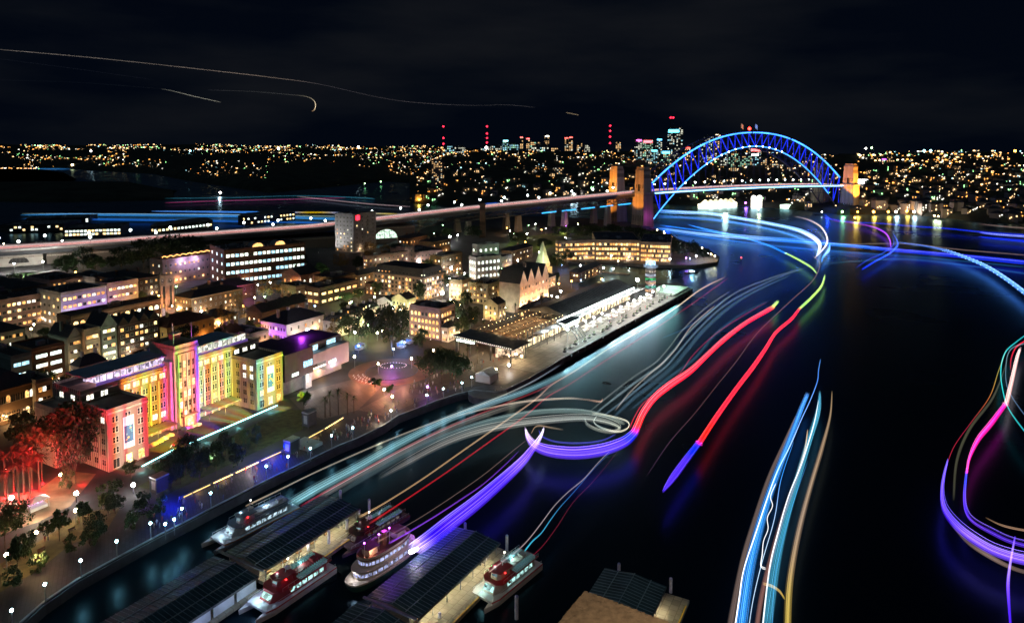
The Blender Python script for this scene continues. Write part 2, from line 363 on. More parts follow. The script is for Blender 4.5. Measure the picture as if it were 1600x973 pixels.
for q, c in ((-9, (.8,.35,.15)), (9, (.35,.5,.9))):
    s = SP*.5+q*1.9; b = MB(); b.bar(BP(s,0,top(s)-1), BP(s,0,top(s)+17), .3); fp = b.build('flag_pole', BST, br)
    b = MB(); m_ = mat('flag_cloth%d' % (q > 0), c, .8, em=c, es=.5)
    for i in range(5):
        x0, x1 = i*1.3, (i+1)*1.3
        b.quad([BP(s+x0, .6*math.sin(i), top(s)+9-i*.6), BP(s+x1, .6*math.sin(i+1), top(s)+9-(i+1)*.6), BP(s+x1, .6*math.sin(i+1), top(s)+16-(i+1)*.5), BP(s+x0, .6*math.sin(i), top(s)+16-i*.5)])
    b.build('flag', m_, fp)
# deck: main span and approach down to the left
def deckz(s): return dz(s) if s >= 0 else (50+14*s/300 if s > -300 else (36+13*(s+300)/200 if s > -500 else 23+5*max(-256,s+500)/256))
ROAD = mat('bridge_roadway', (.16,.13,.13), .7, sc=.2, amt=.2)
def deck(name, s0, s1, label, n=30):
    e_ = empty(name, tuple(BP(s0,0,0)), 0, label, 'bridge'); o = BP(s0,0,0)
    b = MB(); f = MB(); rl = MB(); g = MB()
    for i in range(n):
        a = s0+(s1-s0)*i/n; c = s0+(s1-s0)*(i+1)/n; za, zc = deckz(a), deckz(c)
        def q(mb, w0, w1, d0, d1):
            k = len(mb.v)
            mb.v += [tuple(BP(x,w_,z_)-o) for x,w_,z_ in ((a,w0,za+d0),(c,w0,zc+d0),(c,w1,zc+d0),(a,w1,za+d0),(a,w0,za+d1),(c,w0,zc+d1),(c,w1,zc+d1),(a,w1,za+d1))]
            for ff in ((0,1,2,3),(4,7,6,5),(0,4,5,1),(1,5,6,2),(2,6,7,3),(3,7,4,0)): mb.f.append(tuple(k+j for j in ff)); mb.m.append(0)
        q(b, -23, 23, -1.2, 0); q(g, 21.5, 22.5, -4.5, -1.25); q(g, -22.5, -21.5, -4.5, -1.25); q(rl, 23.05, 23.3, -.3, 1.3); q(rl, -23.3, -23.05, -.3, 1.3)
    b.build('roadway', ROAD, e_); g.build('girder', BST, e_); rl.build('railing', GALV, e_)
    return e_
deck('bridge_deck', 0.2, SP-.2, 'flat roadway deck hung under the blue arch')
ap = deck('approach_viaduct', -1000, -.2, 'long elevated approach road running from the arch to the left edge', 60)
# steel truss spans beneath the approach near the arch, on stone piers
for k in range(5):
    s0 = -8-(k+1)*75; s1 = s0+73; b = MB(); o = BP(s0,0,0)
    for wd in (17, -17):
        for j in range(8):
            a = s0+73*j/8; c = s0+73*(j+1)/8; zt = deckz(a)-4.6; zb_ = zt-9
            b.bar(BP(a,wd,zb_)-o, BP(c,wd,zb_)-o, .7); b.bar(BP(a,wd,zt)-o, BP(c,wd,zt)-o, .5)
            b.bar(BP(a,wd,zb_ if j % 2 else zt)-o, BP(c,wd,zt if j % 2 else zb_)-o, .45); b.bar(BP(a,wd,zb_)-o, BP(a,wd,zt)-o, .35)
    t_ = b.build('approach_truss', BST, None, o); tag(t_, '%s dark steel truss span under the approach road, counted from the arch' % ordn(k), 'bridge span', 'truss spans under the approach')
    if k < 4:
        pr = empty('bridge_pier', BP(s0-1,0,0), math.atan2(bd.y, bd.x), '%s stone pier pair under the approach, counted from the arch' % ordn(k), 'pier', 'stone piers under the approach')
        for y in (-17, 17):
            b = MB(); zt = deckz(s0)-14.2; b.prism([(-4,y-5),(4,y-5),(4,y+5),(-4,y+5)], GZ-1, zt, top=[(-2.6,y-3.6),(2.6,y-3.6),(2.6,y+3.6),(-2.6,y+3.6)]); b.build('shaft', GRAN, pr)
# solid masonry approach with arches further left
def slab_s(s): return BP(s, 24, 0)
for k, (s0, s1, lb) in enumerate(((-465,-385,'stone abutment with a tall glazed arch lit from inside'), (-762,-468,'dark stone retaining wall carrying the approach road'), (-900,-765,'pale floodlit wall of the approach road at the left edge'))):
    w_ = empty('retaining_wall', slab_s(s0), math.atan2(bd.y, bd.x), lb, 'wall'); L = s1-s0
    b = MB(); b.box(0, L, -.0, 46, 0, min(deckz(s0),deckz(s1))-4.7); b.build('wall', mat('pale_stucco_wall', (.5,.48,.45), .9, sc=.1) if k == 2 else GRAN, w_)
    b = MB(); b.box(0, L, -.6, -.005, deckz(s0)-7, deckz(s0)-5.8); b.build('cornice', GRAN, w_)
    if k != 1:
        for q in ((43,) if k == 0 else (20, 52, 84, 116)):
            b = MB(); rad = 14 if k == 0 else 8; zz = GZ+ (4 if k == 0 else 3)
            pts = [(q-rad, zz)]+[(q-rad*math.cos(PI*i/16), zz+rad*.75*math.sin(PI*i/16)+.0) for i in range(17)]+[(q+rad, zz)]
            b.quad([(x,-.03,z) for x,z in pts], 0)
            for x in range(int(q-rad)+3, int(q+rad), 3): b.box(x-.15, x+.15, -.2, -.04, zz, zz+math.sqrt(max(0, rad*rad-(x-q)**2))*.75, 1)
            for zq in (4, 8): b.box(q-rad*.8, q+rad*.8, -.2, -.04, zz+zq, zz+zq+.3, 1)
            b.build('arch_panel', [emi('arch_glow', (.75,1,.8), 1.3, .7, .6) if k == 0 else mat('arch_shadow', (.03,.03,.03)), STEEL], w_)  # leftmost arches are flat dark panels, recess shade put into the colour
# pylons
PYO = mat('granite_pylon', (.45,.38,.30), .85, sc=.06, amt=.25, pat=(.25,1.2,.6,0))
def pylon(s, wd, lb):
    e_ = empty('bridge_pylon', BP(s,wd,0), math.atan2(bd.y, bd.x), lb, 'pylon', 'stone pylons of the arch bridge')
    b = MB(); b.prism([(-10,-14),(10,-14),(10,14),(-10,14)], -1, 50, top=[(-8.6,-12),(8.6,-12),(8.6,12),(-8.6,12)])
    b.build('base_shaft', PYO, e_)
    b = MB(); b.prism([(-7.6,-10.6),(7.6,-10.6),(7.6,10.6),(-7.6,10.6)], 50, 82, top=[(-6.3,-9.3),(6.3,-9.3),(6.3,9.3),(-6.3,9.3)])
    b.prism([(-6.6,-9.6),(6.6,-9.6),(6.6,9.6),(-6.6,9.6)], 82, 84.5); b.prism([(-5.4,-8.2),(5.4,-8.2),(5.4,8.2),(-5.4,8.2)], 84.5, 88.5)
    b.build('upper_shaft', PYO, e_)
    b = MB(); b.box(-9.4, 9.4, -13, 13, 48, 51.5); b.build('balcony_cornice', GRAN, e_)
    for sx in (-7.8, 7.3):
        b = MB(); b.box(min(sx,sx+.5), max(sx,sx+.5), -2, 2, 53, 63); b.build('arch_recess_shade', mat('opening_shade', (.01,.01,.01)), e_)  # solid near-black block, shade of an opening put into its colour
    return e_
pylon(-30, 31, 'near south pylon, its river face dark and its left face lit orange')
pylon(-30, -31, 'rear south pylon glowing orange behind the roadway')
pylon(SP+11, 31, 'near north pylon glowing orange at the far end of the arch')
pylon(SP+11, -31, 'rear north pylon half hidden behind the arch end')
OR = (1,.33,.035)
def pl(p, aim, pw, c, ang=60): return light('SPOT', p, pw, c, size=1, aim=aim, angle=ang)
pl(BP(-95,34,6), BP(-30,31,64), 420000, OR, 45); pl(BP(-80,-28,46), BP(-30,-31,66), 300000, OR, 60)
pl(BP(-70,-70,8), BP(-30,-31,50), 300000, OR, 60)
pl(BP(SP+2,90,3), BP(SP+11,31,62), 2200000, OR, 34); pl(BP(SP-40,70,2), BP(SP+11,31,72), 1200000, OR, 32)
light('POINT', BP(-34,56,16), 4000, (.7,.08,.8), size=1)
for i in range(10): light('POINT', BP(SP*(i+.5)/10.6, 28, max(20, low(SP*(i+.5)/10)-4)), 14000, (.02,.06,1), size=1)
tag(strip_light('light_strip', [BP(SP*i/20, 23.8, dz(SP*i/20 if 0 < i < 20 else 1)-1.6) for i in range(21)], .85, PALE))
for k in range(6):
    a = -k*33-6; b = MB(); b.tube([BP(a-26,18,deckz(a-26)-14.2), BP(a-3,18,deckz(a)-14.2)], .8)
    tag(b.build('light_strip', emi('strip_blue2', (.05,.45,1), 2)), '%s blue light strip under the approach trusses, counted from the arch' % ordn(k), 'light strip', 'blue strips under the approach')
# deck lamps
lp = MB(); lp.bar((0,0,0), (0,0,8), .14, 5); lph = MB(); lph.box(-.5,.5,-.5,.5,7.9,8.15)
POST = lp.mesh('post', GALV)
def globe_mesh(nm, c, s, r): b = MB(); b.ball((0,0,0), r, 8, 6); return b.mesh(nm, emi(nm, c, s, sample='NONE'))
G_BR = globe_mesh('bridge_globe', (.85,1,.95), 20, 1.25)
def lamp(nm, p, post, globe, h, c, pw, label, group, posth=8, rad=.4, cat='street lamp'):
    pw *= 1.7 if group is None or 'old-town' in group else (1.0 if 'quay' not in group else .38)
    e_ = empty(nm, p, 0, label, cat, group)
    inst('post', post, e_, (0,0,0), sc=(1,1,h/posth)); inst('globe', globe, e_, (0,0,h+.2))
    if pw: light('POINT', (0,0,h+.9), pw, c, e_, rad)
    return e_
for i in range(43):
    s = SP*.97-i*22 if i < 20 else SP*.97-20*22-(i-19)*38
    if s < -860: break
    lamp('bridge_lamp', BP(s,-21,deckz(s)), POST, G_BR, 8, (1,.88,.8), 6000 if i % 2 == 0 else 0, '%s lamp on the bridge roadway counted from its far north end' % ordn(i), 'lamps along the bridge road')
for i in range(14):
    s = -30-i*58
    lamp('bridge_lamp', BP(s,21,deckz(s)), POST, G_BR, 8, (.9,1,.95), 0, '%s lamp on the near parapet of the approach, counted from the arch' % ordn(i), 'lamps along the near parapet')
# gantry and tall brown chimney in front of the approach
p = P(754,371,GZ); b = MB(); b.prism([(-4,-3),(4,-3),(4,3),(-4,3)], 0, hz(p,317)-GZ, top=[(-3.2,-2.4),(3.2,-2.4),(3.2,2.4),(-3.2,2.4)])
b.box(-4.2,4.2,-3.4,3.4,hz(p,321)-GZ,hz(p,319.5)-GZ)
tag(b.build('chimney', BROWN, None, p), 'tall dark brick chimney rising in front of the bridge approach', 'chimney')

# ================================================================ GENERIC BUILDINGS
WIN = {}
def win_mesh(w_, h_, m, style='sash'):
    k = (round(w_,2), round(h_,2), m.name, style)
    if k in WIN: return WIN[k]
    b = MB(); t = .09
    if style == 'arch':
        pts = [(-w_/2,0),(w_/2,0),(w_/2,h_*.7)]+[(w_/2*math.cos(PI*i/8), h_*.7+h_*.3*math.sin(PI*i/8)) for i in range(1,8)]+[(-w_/2,h_*.7)]
        b.quad([(x,-.03,z) for x,z in pts], 1); b.box(-w_/2-t,-w_/2,-.12,0,0,h_*.7,0); b.box(w_/2,w_/2+t,-.12,0,0,h_*.7,0); b.box(-w_/2-t-.1,w_/2+t+.1,-.2,0,-.15,0,0)
        b.box(-.04,.04,-.07,-.031,0,h_*.95,0)
    else:
        b.quad([(-w_/2,-.03,0),(w_/2,-.03,0),(w_/2,-.03,h_),(-w_/2,-.03,h_)], 1)
        b.box(-w_/2-t,-w_/2,-.1,0,0,h_,0); b.box(w_/2,w_/2+t,-.1,0,0,h_,0); b.box(-w_/2-t,w_/2+t,-.12,0,h_,h_+t,0); b.box(-w_/2-t-.08,w_/2+t+.08,-.2,0,-.14,0,0)
        if style == 'pair': b.box(-.16,.16,-.08,-.032,0,h_,0); b.box(-w_/2,-.17,-.06,-.032,h_*.5-.03,h_*.5+.03,0); b.box(.17,w_/2,-.06,-.032,h_*.5-.03,h_*.5+.03,0)
        elif style == 'strip':
            n = max(2, int(w_/1.3))
            for i in range(1, n): x = -w_/2+w_*i/n; b.box(x-.04,x+.04,-.06,-.032,0,h_,0)
        else: b.box(-w_/2,w_/2,-.06,-.032,h_*.5-.03,h_*.5+.03,0); b.box(-.03,.03,-.065,-.0615,0,h_,0)
    WIN[k] = b.mesh('window', [FRAME, m]); return WIN[k]
def face_windows(root, W, z0, h, rows, cols, ww, wh, lit, mats, side, off=0, style='sash', z_sill=None, skip=None, m0=.8):
    for r_ in range(rows):
        fh = h/rows; z = z0+r_*fh+(fh-wh)*.5 if z_sill is None else z0+r_*fh+z_sill
        for c in range(cols):
            if skip and skip(r_, c): continue
            x = m0+(W-2*m0)*(c+.5)/cols
            m = rnd.choice(mats) if rnd.random() < lit*1.12 else DARKG
            me = win_mesh(ww, wh, m, style)
            if side == 'R': inst('window', me, root, (x, off, z))
            else: inst('window', me, root, (off, x, z), -PI/2)
LBL = []
def bld(name, label, c, top, xr, xl, ang=60, z0=GZ, wall=SAND, roof='flat', rt=None, rows=4, R_=6, L_=4, lit=.5, mats=None, win=(1.2,1.7), style='sash', group=None, cat='building', parapet=1.0, rise=4, base=0, cornice=True, lan=2, gables=1, chim=0, nowinL=False, hh=None):
    mats = mats or LW
    C = P(c[0], c[1], z0); h = hh or (hz(C, top)-z0); W = abs(hit_col(C, ang, xr, z0)); D = abs(hit_col(C, ang+90, xl, z0))
    W = min(W, 90); D = min(D, 70)
    e_ = empty(name, C, R(ang), label, cat, group); e_['dims'] = (W, D, h)
    b = MB(); b.box(0,W,0,D,-1,h)
    b.build('wall', wall, e_)
    if cornice:
        b = MB(); b.box(-.3,W+.3,-.3,-.002,h-.9,h-.35); b.box(-.3,-.002,-.002,D+.3,h-.9,h-.35); b.box(-.15,W+.15,-.15,-.002,h*.24,h*.24+.25); b.box(-.15,-.002,0,D,h*.24,h*.24+.25)
        b.build('cornice', wall, e_)
    rt = rt or (TAR if roof == 'flat' else SLATE); b = MB()
    if roof == 'flat':
        b.box(.35,W-.35,.35,D-.35,h+.003,h+.12); b.build('roof', rt, e_)
        b = MB(); q = parapet
        b.box(0,W,0,.34,h,h+q); b.box(0,W,D-.34,D,h,h+q); b.box(0,.34,.34,D-.34,h,h+q); b.box(W-.34,W,.34,D-.34,h,h+q); b.build('parapet', wall, e_)
        for k in range(1+int(W*D > 300)+int(W*D > 900)):
            x = rnd.uniform(.15,.6)*W; y = rnd.uniform(.25,.6)*D; b = MB(); a_, c_ = min(W*.25, rnd.uniform(2.5,6)), min(D*.3, rnd.uniform(2,5)); b.box(x,x+a_,y,y+c_,h+.12,h+rnd.uniform(1.8,3.2)); b.box(x+a_*.2,x+a_*.5,y-.6,y-.01,h+.12,h+1); b.bar((x+a_+1,y,h+.12),(x+a_+1,y,h+2.4),.18,6); b.build('plant_room', rnd.choice((GREYW,TIN,GALV)), e_)
        b = MB()
        for k in range(5+int(W*D/60)):
            x = rnd.uniform(1,W-1.5); y = rnd.uniform(1,max(1.2,D-1.5)); q = rnd.uniform(.25,.9); b.box(x,x+q,y,y+q*.8,h+.125,h+.125+rnd.uniform(.3,1.1)); 
            if k % 3 == 0: b.bar((x,y+1,h+.13),(x+rnd.uniform(2,5),y+1,h+.4),.12,4)
        o_v = b.build('roof_vents', rnd.choice((GALV,TIN,WHITEP)), e_); o_v['kind'] = 'stuff'
    elif roof == 'hip':
        o = .5; i = min(W,D)*.42
        b.prism([(-o,-o),(W+o,-o),(W+o,D+o),(-o,D+o)], h+.003, h+rise, top=[(i,i),(W-i,i),(W-i,D-i),(i,D-i)]); b.build('roof', rt, e_)
    elif roof == 'mansard':
        b.prism([(-.2,-.2),(W+.2,-.2),(W+.2,D+.2),(-.2,D+.2)], h+.003, h+rise, top=[(2.2,2.2),(W-2.2,2.2),(W-2.2,D-2.2),(2.2,D-2.2)]); b.build('roof', rt, e_)
        for k in range(R_):
            x = W*(k+.5)/R_; d = MB(); d.box(x-.7,x+.7,.3,2,h+.6,h+2.3); d.box(x-.5,x+.5,.27,.29,h+.8,h+2,1); d.build('dormer', [rt, rnd.choice(mats) if rnd.random() < .5 else DARKG], e_)
        for k in range(L_):
            x = D*(k+.5)/L_; d = MB(); d.box(.3,2,x-.7,x+.7,h+.6,h+2.3); d.box(.27,.29,x-.5,x+.5,h+.8,h+2,1); d.build('dormer', [rt, rnd.choice(mats) if rnd.random() < .4 else DARKG], e_)
    elif roof in ('gableR', 'gableL'):     # gables facing along face R (ridges run back) or facing L (ridges run along W)
        n = gables; A, B = (W, D) if roof == 'gableR' else (D, W); g = A/n; k_ = MB()
        for i in range(n):
            x0, x1 = i*g, (i+1)*g; xm = (x0+x1)/2
            def tr(x, y, z): return (x, y, z) if roof == 'gableR' else (y, x, z)
            k_.quad([tr(x0,0,h), tr(x1,0,h), tr(xm,0,h+rise)]); k_.quad([tr(x0,B,h), tr(xm,B,h+rise), tr(x1,B,h)])
            k_.quad([tr(x0,.3,h+.0), tr(xm,.3,h+rise), tr(x1,.3,h)]);
            for xa, xb in ((x0, xm), (x1, xm)):
                b.quad([tr(xa,-.3,h+.1), tr(xb,-.3,h+rise+.1), tr(xb,B+.3,h+rise+.1), tr(xa,B+.3,h+.1)])
                b.quad([tr(xa,-.3,h-.15), tr(xb,-.3,h+rise-.15), tr(xb,-.3,h+rise+.1), tr(xa,-.3,h+.1)])
        b.build('roof', rt, e_); k_.build('gable_wall', wall, e_)
    if not chim and roof in ('hip','gableR','gableL') and lan: chim = rnd.choice((1,2,2,3))
    for k in range(lan):  # lanterns and lights added along each facade to brighten the walls
        x = W*(k+.5)/lan; b = MB(); b.box(x-.12,x+.12,-.75,-.5,3.2,3.6,1); b.box(x-.05,x+.05,-.5,-.01,3.55,3.65,0); b.build('fill_lantern', [STEEL, emi('fill_lantern_warm',(1,.7,.4),14,sample='NONE')], e_)
        light('POINT', (x,-2.2,3.2), 900*rnd.choice((.15,.4,1,2.2)), rnd.choice(((1,.5,.18),(1,.62,.32),(1,.38,.10),(1,.8,.6))), e_, .25)
        if L_ and k == 0: light('POINT', (-2.2,D*.5,3.2), 700*rnd.choice((.1,.4,1)), (1,.5,.2), e_, .25)
    for k in range(chim):
        x = W*(k+.5)/chim; b = MB(); b.box(x-.5,x+.5,D*.5-.9,D*.5+.9,h,h+rise+1.4); b.box(x-.6,x+.6,D*.5-1,D*.5+1,h+rise+1.41,h+rise+1.7); b.build('chimney', wall, e_)
    z_ = base; hh_ = h-1.1-base
    if R_: face_windows(e_, W, z_, hh_, rows, R_, min(win[0], W/R_*.7), min(win[1], hh_/rows*.72), lit, mats, 'R', style=style)
    if L_ and not nowinL: face_windows(e_, D, z_, hh_, rows, L_, min(win[0], D/L_*.7), min(win[1], hh_/rows*.72), lit, mats, 'L', style=style)
    return e_
def LP(e_, x, y, z):
    a = e_.rotation_euler.z; return Vector((e_.location.x+x*math.cos(a)-y*math.sin(a), e_.location.y+x*math.sin(a)+y*math.cos(a), e_.location.z+z))
# flood fixture: small box on a stub; light shines up the wall
fm = MB(); fm.box(-.3,.3,-.2,.2,.3,.7,0); fm.bar((0,0,0),(0,0,.3),.08,5,0); fm.quad([(-.25,-.15,.702),(.25,-.15,.702),(.25,.15,.702),(-.25,.15,.702)],1)
FLM = fm.mesh('floodlight', [STEEL, emi('flood_lens', (1,.9,.8), 12, sample='NONE')])
def flood(p, aim, pw, c, label, ang=90):
    o = inst('floodlight', FLM, None, p); tag(o, label, 'floodlight', 'wall floodlights')
    l_ = light('SPOT', (0,0,.9), pw, c, o, .3, angle=ang); l_.rotation_euler = (Vector(aim)-Vector(p)).to_track_quat('-Z','Y').to_euler(); return o
def wash(e_, xs, y, z, tz, pw, c, word, side='R', ang=100):
    for i, x in enumerate(xs):
        p = LP(e_, x, -y, z) if side == 'R' else LP(e_, -y, x, z); a = LP(e_, x, 0, tz) if side == 'R' else LP(e_, 0, x, tz)
        flood(p, a, pw, c, '%s small floodlight at the foot of the %s' % (ordn(i), word), ang)
# ================================================================ MUSEUM (projection-lit sandstone building)
G1 = P(170.6,737.6,GZ); MA = 61.5
mus = empty('museum_building', G1, R(MA), 'long stone museum with square central tower, lit in pink, yellow and violet stripes', 'museum')
MST = mat('museum_sandstone', (.58,.52,.43), .85, sc=.25, amt=.12, bump=.25, pat=(1,1.2,.6,0))
def mblock(nm, x0,x1,y0,y1,h, par=True):
    b = MB(); b.box(x0,x1,y0,y1,-1,h); b.build(nm, MST, mus)
    b = MB(); b.box(x0-.25,x1+.25,y0-.25,y0-.003,h-.8,h-.2); b.box(x0-.25,x0-.003,y0,y1,h-.8,h-.2); b.build('cornice', MST, mus)
    if par:
        b = MB(); b.box(x0,x1,y0,y0+.4,h,h+1); b.box(x0,x1,y1-.4,y1,h,h+1); b.box(x0,x0+.4,y0+.4,y1-.4,h,h+1); b.box(x1-.4,x1,y0+.4,y1-.4,h,h+1); b.build('parapet', MST, mus)
        b = MB(); b.box(x0+.42,x1-.42,y0+.42,y1-.42,h+.003,h+.1); b.build('roof', TAR, mus)
hm = 24.5
mblock('wall', 0,77,15,33,hm); mblock('wall', 0,14.3,0,14.99,20.6); mblock('wall', 62.5,76.6,0,14.99,20.6)
mblock('wall', -7,-.01,19,31,20)
# tower
b = MB(); b.box(33.4,43.8,12.2,27,-1,31); b.box(34.4,42.8,11.7,12.19,-1,29.5); b.box(32.2,33.39,13,26,-1,27); b.box(43.81,45,13,26,-1,27); b.build('tower', MST, mus)
b = MB(); b.box(33.1,44.1,11.4,27.3,31.003,31.8); b.box(33.4,43.8,11.7,12.2,31.8,33.2); b.box(33.4,33.9,12.2,27,31.8,33.2); b.box(43.3,43.8,12.2,27,31.8,33.2); b.box(33.9,43.3,26.5,27,31.8,33.2); b.build('parapet', MST, mus)
b = MB(); b.box(37,40,17,20,31.82,36); b.box(36.6,40.4,16.6,20.4,36.01,36.4); b.build('plant_room', MST, mus)
for x, y in ((34.5,13.5),(42.8,14),(38,19)):
    b = MB(); b.bar((x,y,31.8),(x,y,40.5),.1,5); b.build('flag_pole', WHITEP, mus)
for k in range(5):
    x = 34.9+k*1.85; b = MB(); b.box(x-.25,x+.25,11.3,11.69,0,29); b.build('pilaster', MST, mus)
LM = [LW[1], LW[2], LW[0]]
def mwin(x, y, z, w_, h_, m, st='pair', rz=0): inst('window', win_mesh(w_, h_, m, st), mus, (x,y,z), rz)
for k in range(4):
    for r_ in range(6): mwin(35.8+k*1.85, 11.69, 4+r_*4, 1.0, 2.4, LM[(k+r_)%3] if rnd.random() < .25 else DARKG, 'sash')
b = MB(); b.box(36.2,41,10.4,11.29,0,4.6); b.box(35.6,41.6,9.4,11.28,4.61,5); b.quad([(37.4,10.37,0),(39.8,10.37,0),(39.8,10.37,3.4),(37.4,10.37,3.4)],1); b.build('entrance_porch', [MST, LW[1]], mus)
# projecting fins + windows of the recessed facades
for x0, x1, n in ((14.6,32.1,5),(45.1,62.2,5)):
    for k in range(n+1):
        x = x0+(x1-x0)*k/n; b = MB(); b.box(max(x0,x-.35),min(x1,x+.35),14.55,14.99,0,20.4); b.build('pilaster', MST, mus)
    for k in range(n):
        x = x0+(x1-x0)*(k+.5)/n
        for r_ in range(5): mwin(x, 15, 2.2+r_*3.7, 1.9, 2.1, rnd.choice(LM) if rnd.random() < .13 else DARKG)
        mwin(x, 15, 21.2, 2.3, 1.9, LW[1] if rnd.random() < .9 else DARKG)
for x0 in (0, 62.5):
    for k in range(3):
        x = x0+2.6+k*4.5
        for r_ in range(5):
            if k == 1 and 0 < r_ < 4: continue
            if r_ == 0: mwin(x, 0, .6, 2.2, 3.2, rnd.choice(LM) if k else DARKG, 'strip')
            else: mwin(x, 0, 2.2+r_*3.6, 1.9, 2.0, DARKG if rnd.random() < .9 else LM[0])
    if x0 == 0:
        for k in range(3):
            for r_ in range(5): mwin(0, 2.6+k*4.4, 1.8+r_*3.7, 1.9, 2.0, LM[1] if r_ == 4 and k != 1 else DARKG, rz=-PI/2)
for k in range(3):
    for r_ in range(5): mwin(62.5, 3+k*4.2, 2.2+r_*3.6, 1.9, 2.0, DARKG if rnd.random() < .85 else LM[1], rz=-PI/2)
for k in range(2): 
    for z in (17.2, 21.4): mwin(0, 20+k*7, z, 2.4, 1.9, LM[1], rz=-PI/2)
for k in range(2): mwin(3+k*5, 15, 21.5, 2.4, 1.9, LM[1])
for k in range(3): mwin(65+k*4.3, 15, 21.4, 2.4, 1.9, LM[1])
# banners hung on the two wings
def banner(x, c1, c2, c3, lb):
    b = MB(); b.box(x,x+3.9,-.28,-.2,6,17.2,0); b.box(x+.3,x+3.6,-.3,-.283,8,14,1)
    for i in range(16):
        a = x+.6+rnd.random()*2.3; z = 8.3+rnd.random()*4.8; b.box(a,a+.4+rnd.random()*.5,-.32-.003*i,-.302-.003*i,z,z+.3+rnd.random()*.6, rnd.choice((1,2,3)))
    o = b.build('banner', [mat('banner_white', (.8,.82,.85), .7, em=(.7,.8,.9), es=.06, amt=.03)]+[mat('banner_ink_%s%d' % (lb[:3],i), c, .7, em=c, es=.05) for i, c in enumerate((c1,c2,c3))], mus)  # small self-glow added to the banner cloth and inks
    o['label'] = lb
banner(5.2, (.03,.12,.28), (.1,.35,.5), (.6,.45,.08), 'tall white banner with dark blue artwork'); banner(67.7, (.8,.75,.6), (.75,.3,.1), (.3,.5,.3), 'tall pale banner with an orange figure')
# rooftop glass pavilions
for x0, x1, ec, lb in ((6,33,(.45,.2,1),'left'),(46,72,(.55,.7,1),'right')):
    b = MB(); b.box(x0+2,x1,17.6,17.7,hm+.12,hm+4,0)
    b.box(x0+2,x0+2.1,17.71,28,hm+.12,hm+4,0); b.build('glass_wall', emi('pavilion_glow_'+lb, (.75,.6,.85) if lb == 'left' else (.8,.8,.7), 1.1, .8, .9), mus)
    for k in range(11):
        x = x0+2+(x1-x0-2)*k/10; b = MB(); b.box(x-.08,x+.08,17.4,17.59,hm+.12,hm+4); b.build('mullion', STEEL, mus)
    b = MB(); b.prism([(x0-3,16.6),(x1+.5 if x1 < 40 else x1-5,16.6),(x1+.5 if x1 < 40 else x1-5,30),(x0-3,30)], hm+4.003, hm+4.5); b.build('pavilion_roof', mat('blue_metal_roof', (.30,.38,.48), .5, 0, sc=.3, amt=.15), mus)
    b = MB(); b.box(x0,x1,16.2,16.25,hm+.2,hm+1.9,0); b.build('glass_balustrade', mat('balustrade_glass', (.2,.25,.3), .15, em=ec, es=.25), mus)
    b = MB(); b.tube([(x0,16.9,hm+.4),(x1,16.9,hm+.4)], .12, 4); b.build('light_strip', emi('pav_strip_'+lb, ec, 5), mus)
b = MB(); b.box(1,12,17,25,hm+.12,hm+.5); b.build('roof_terrace_deck', mat('timber_deck', (.22,.14,.10), .8), mus)
light('POINT', (8,21,hm+4), 2500, (1,.45,.5), mus, .5); light('POINT', (52,20,hm+3), 1500, (1,.8,.5), mus, .5)
# ground floor awnings
for x0, x1 in ((15,32),(45.3,61.5)):
    b = MB(); b.box(x0,x1,8,14.5,3.8,4.05); [b.bar((x,8.3,0),(x,8.3,3.8),.1,5) for x in (x0+.4,(x0+x1)/2,x1-.4)]
    b.build('awning', mat('awning_canvas', (.30,.27,.22), .8, amt=.2), mus)
    b = MB(); b.tube([(x0+.4,8.9,3.6),(x1-.4,8.9,3.6)], .08, 4); b.build('light_strip', emi('awn_strip', (1,.6,.3), 5), mus)
    light('AREA', ((x0+x1)/2,11,3.5), 900, (1,.6,.35), mus, x1-x0, size_y=4).rotation_euler = (0,0,0)
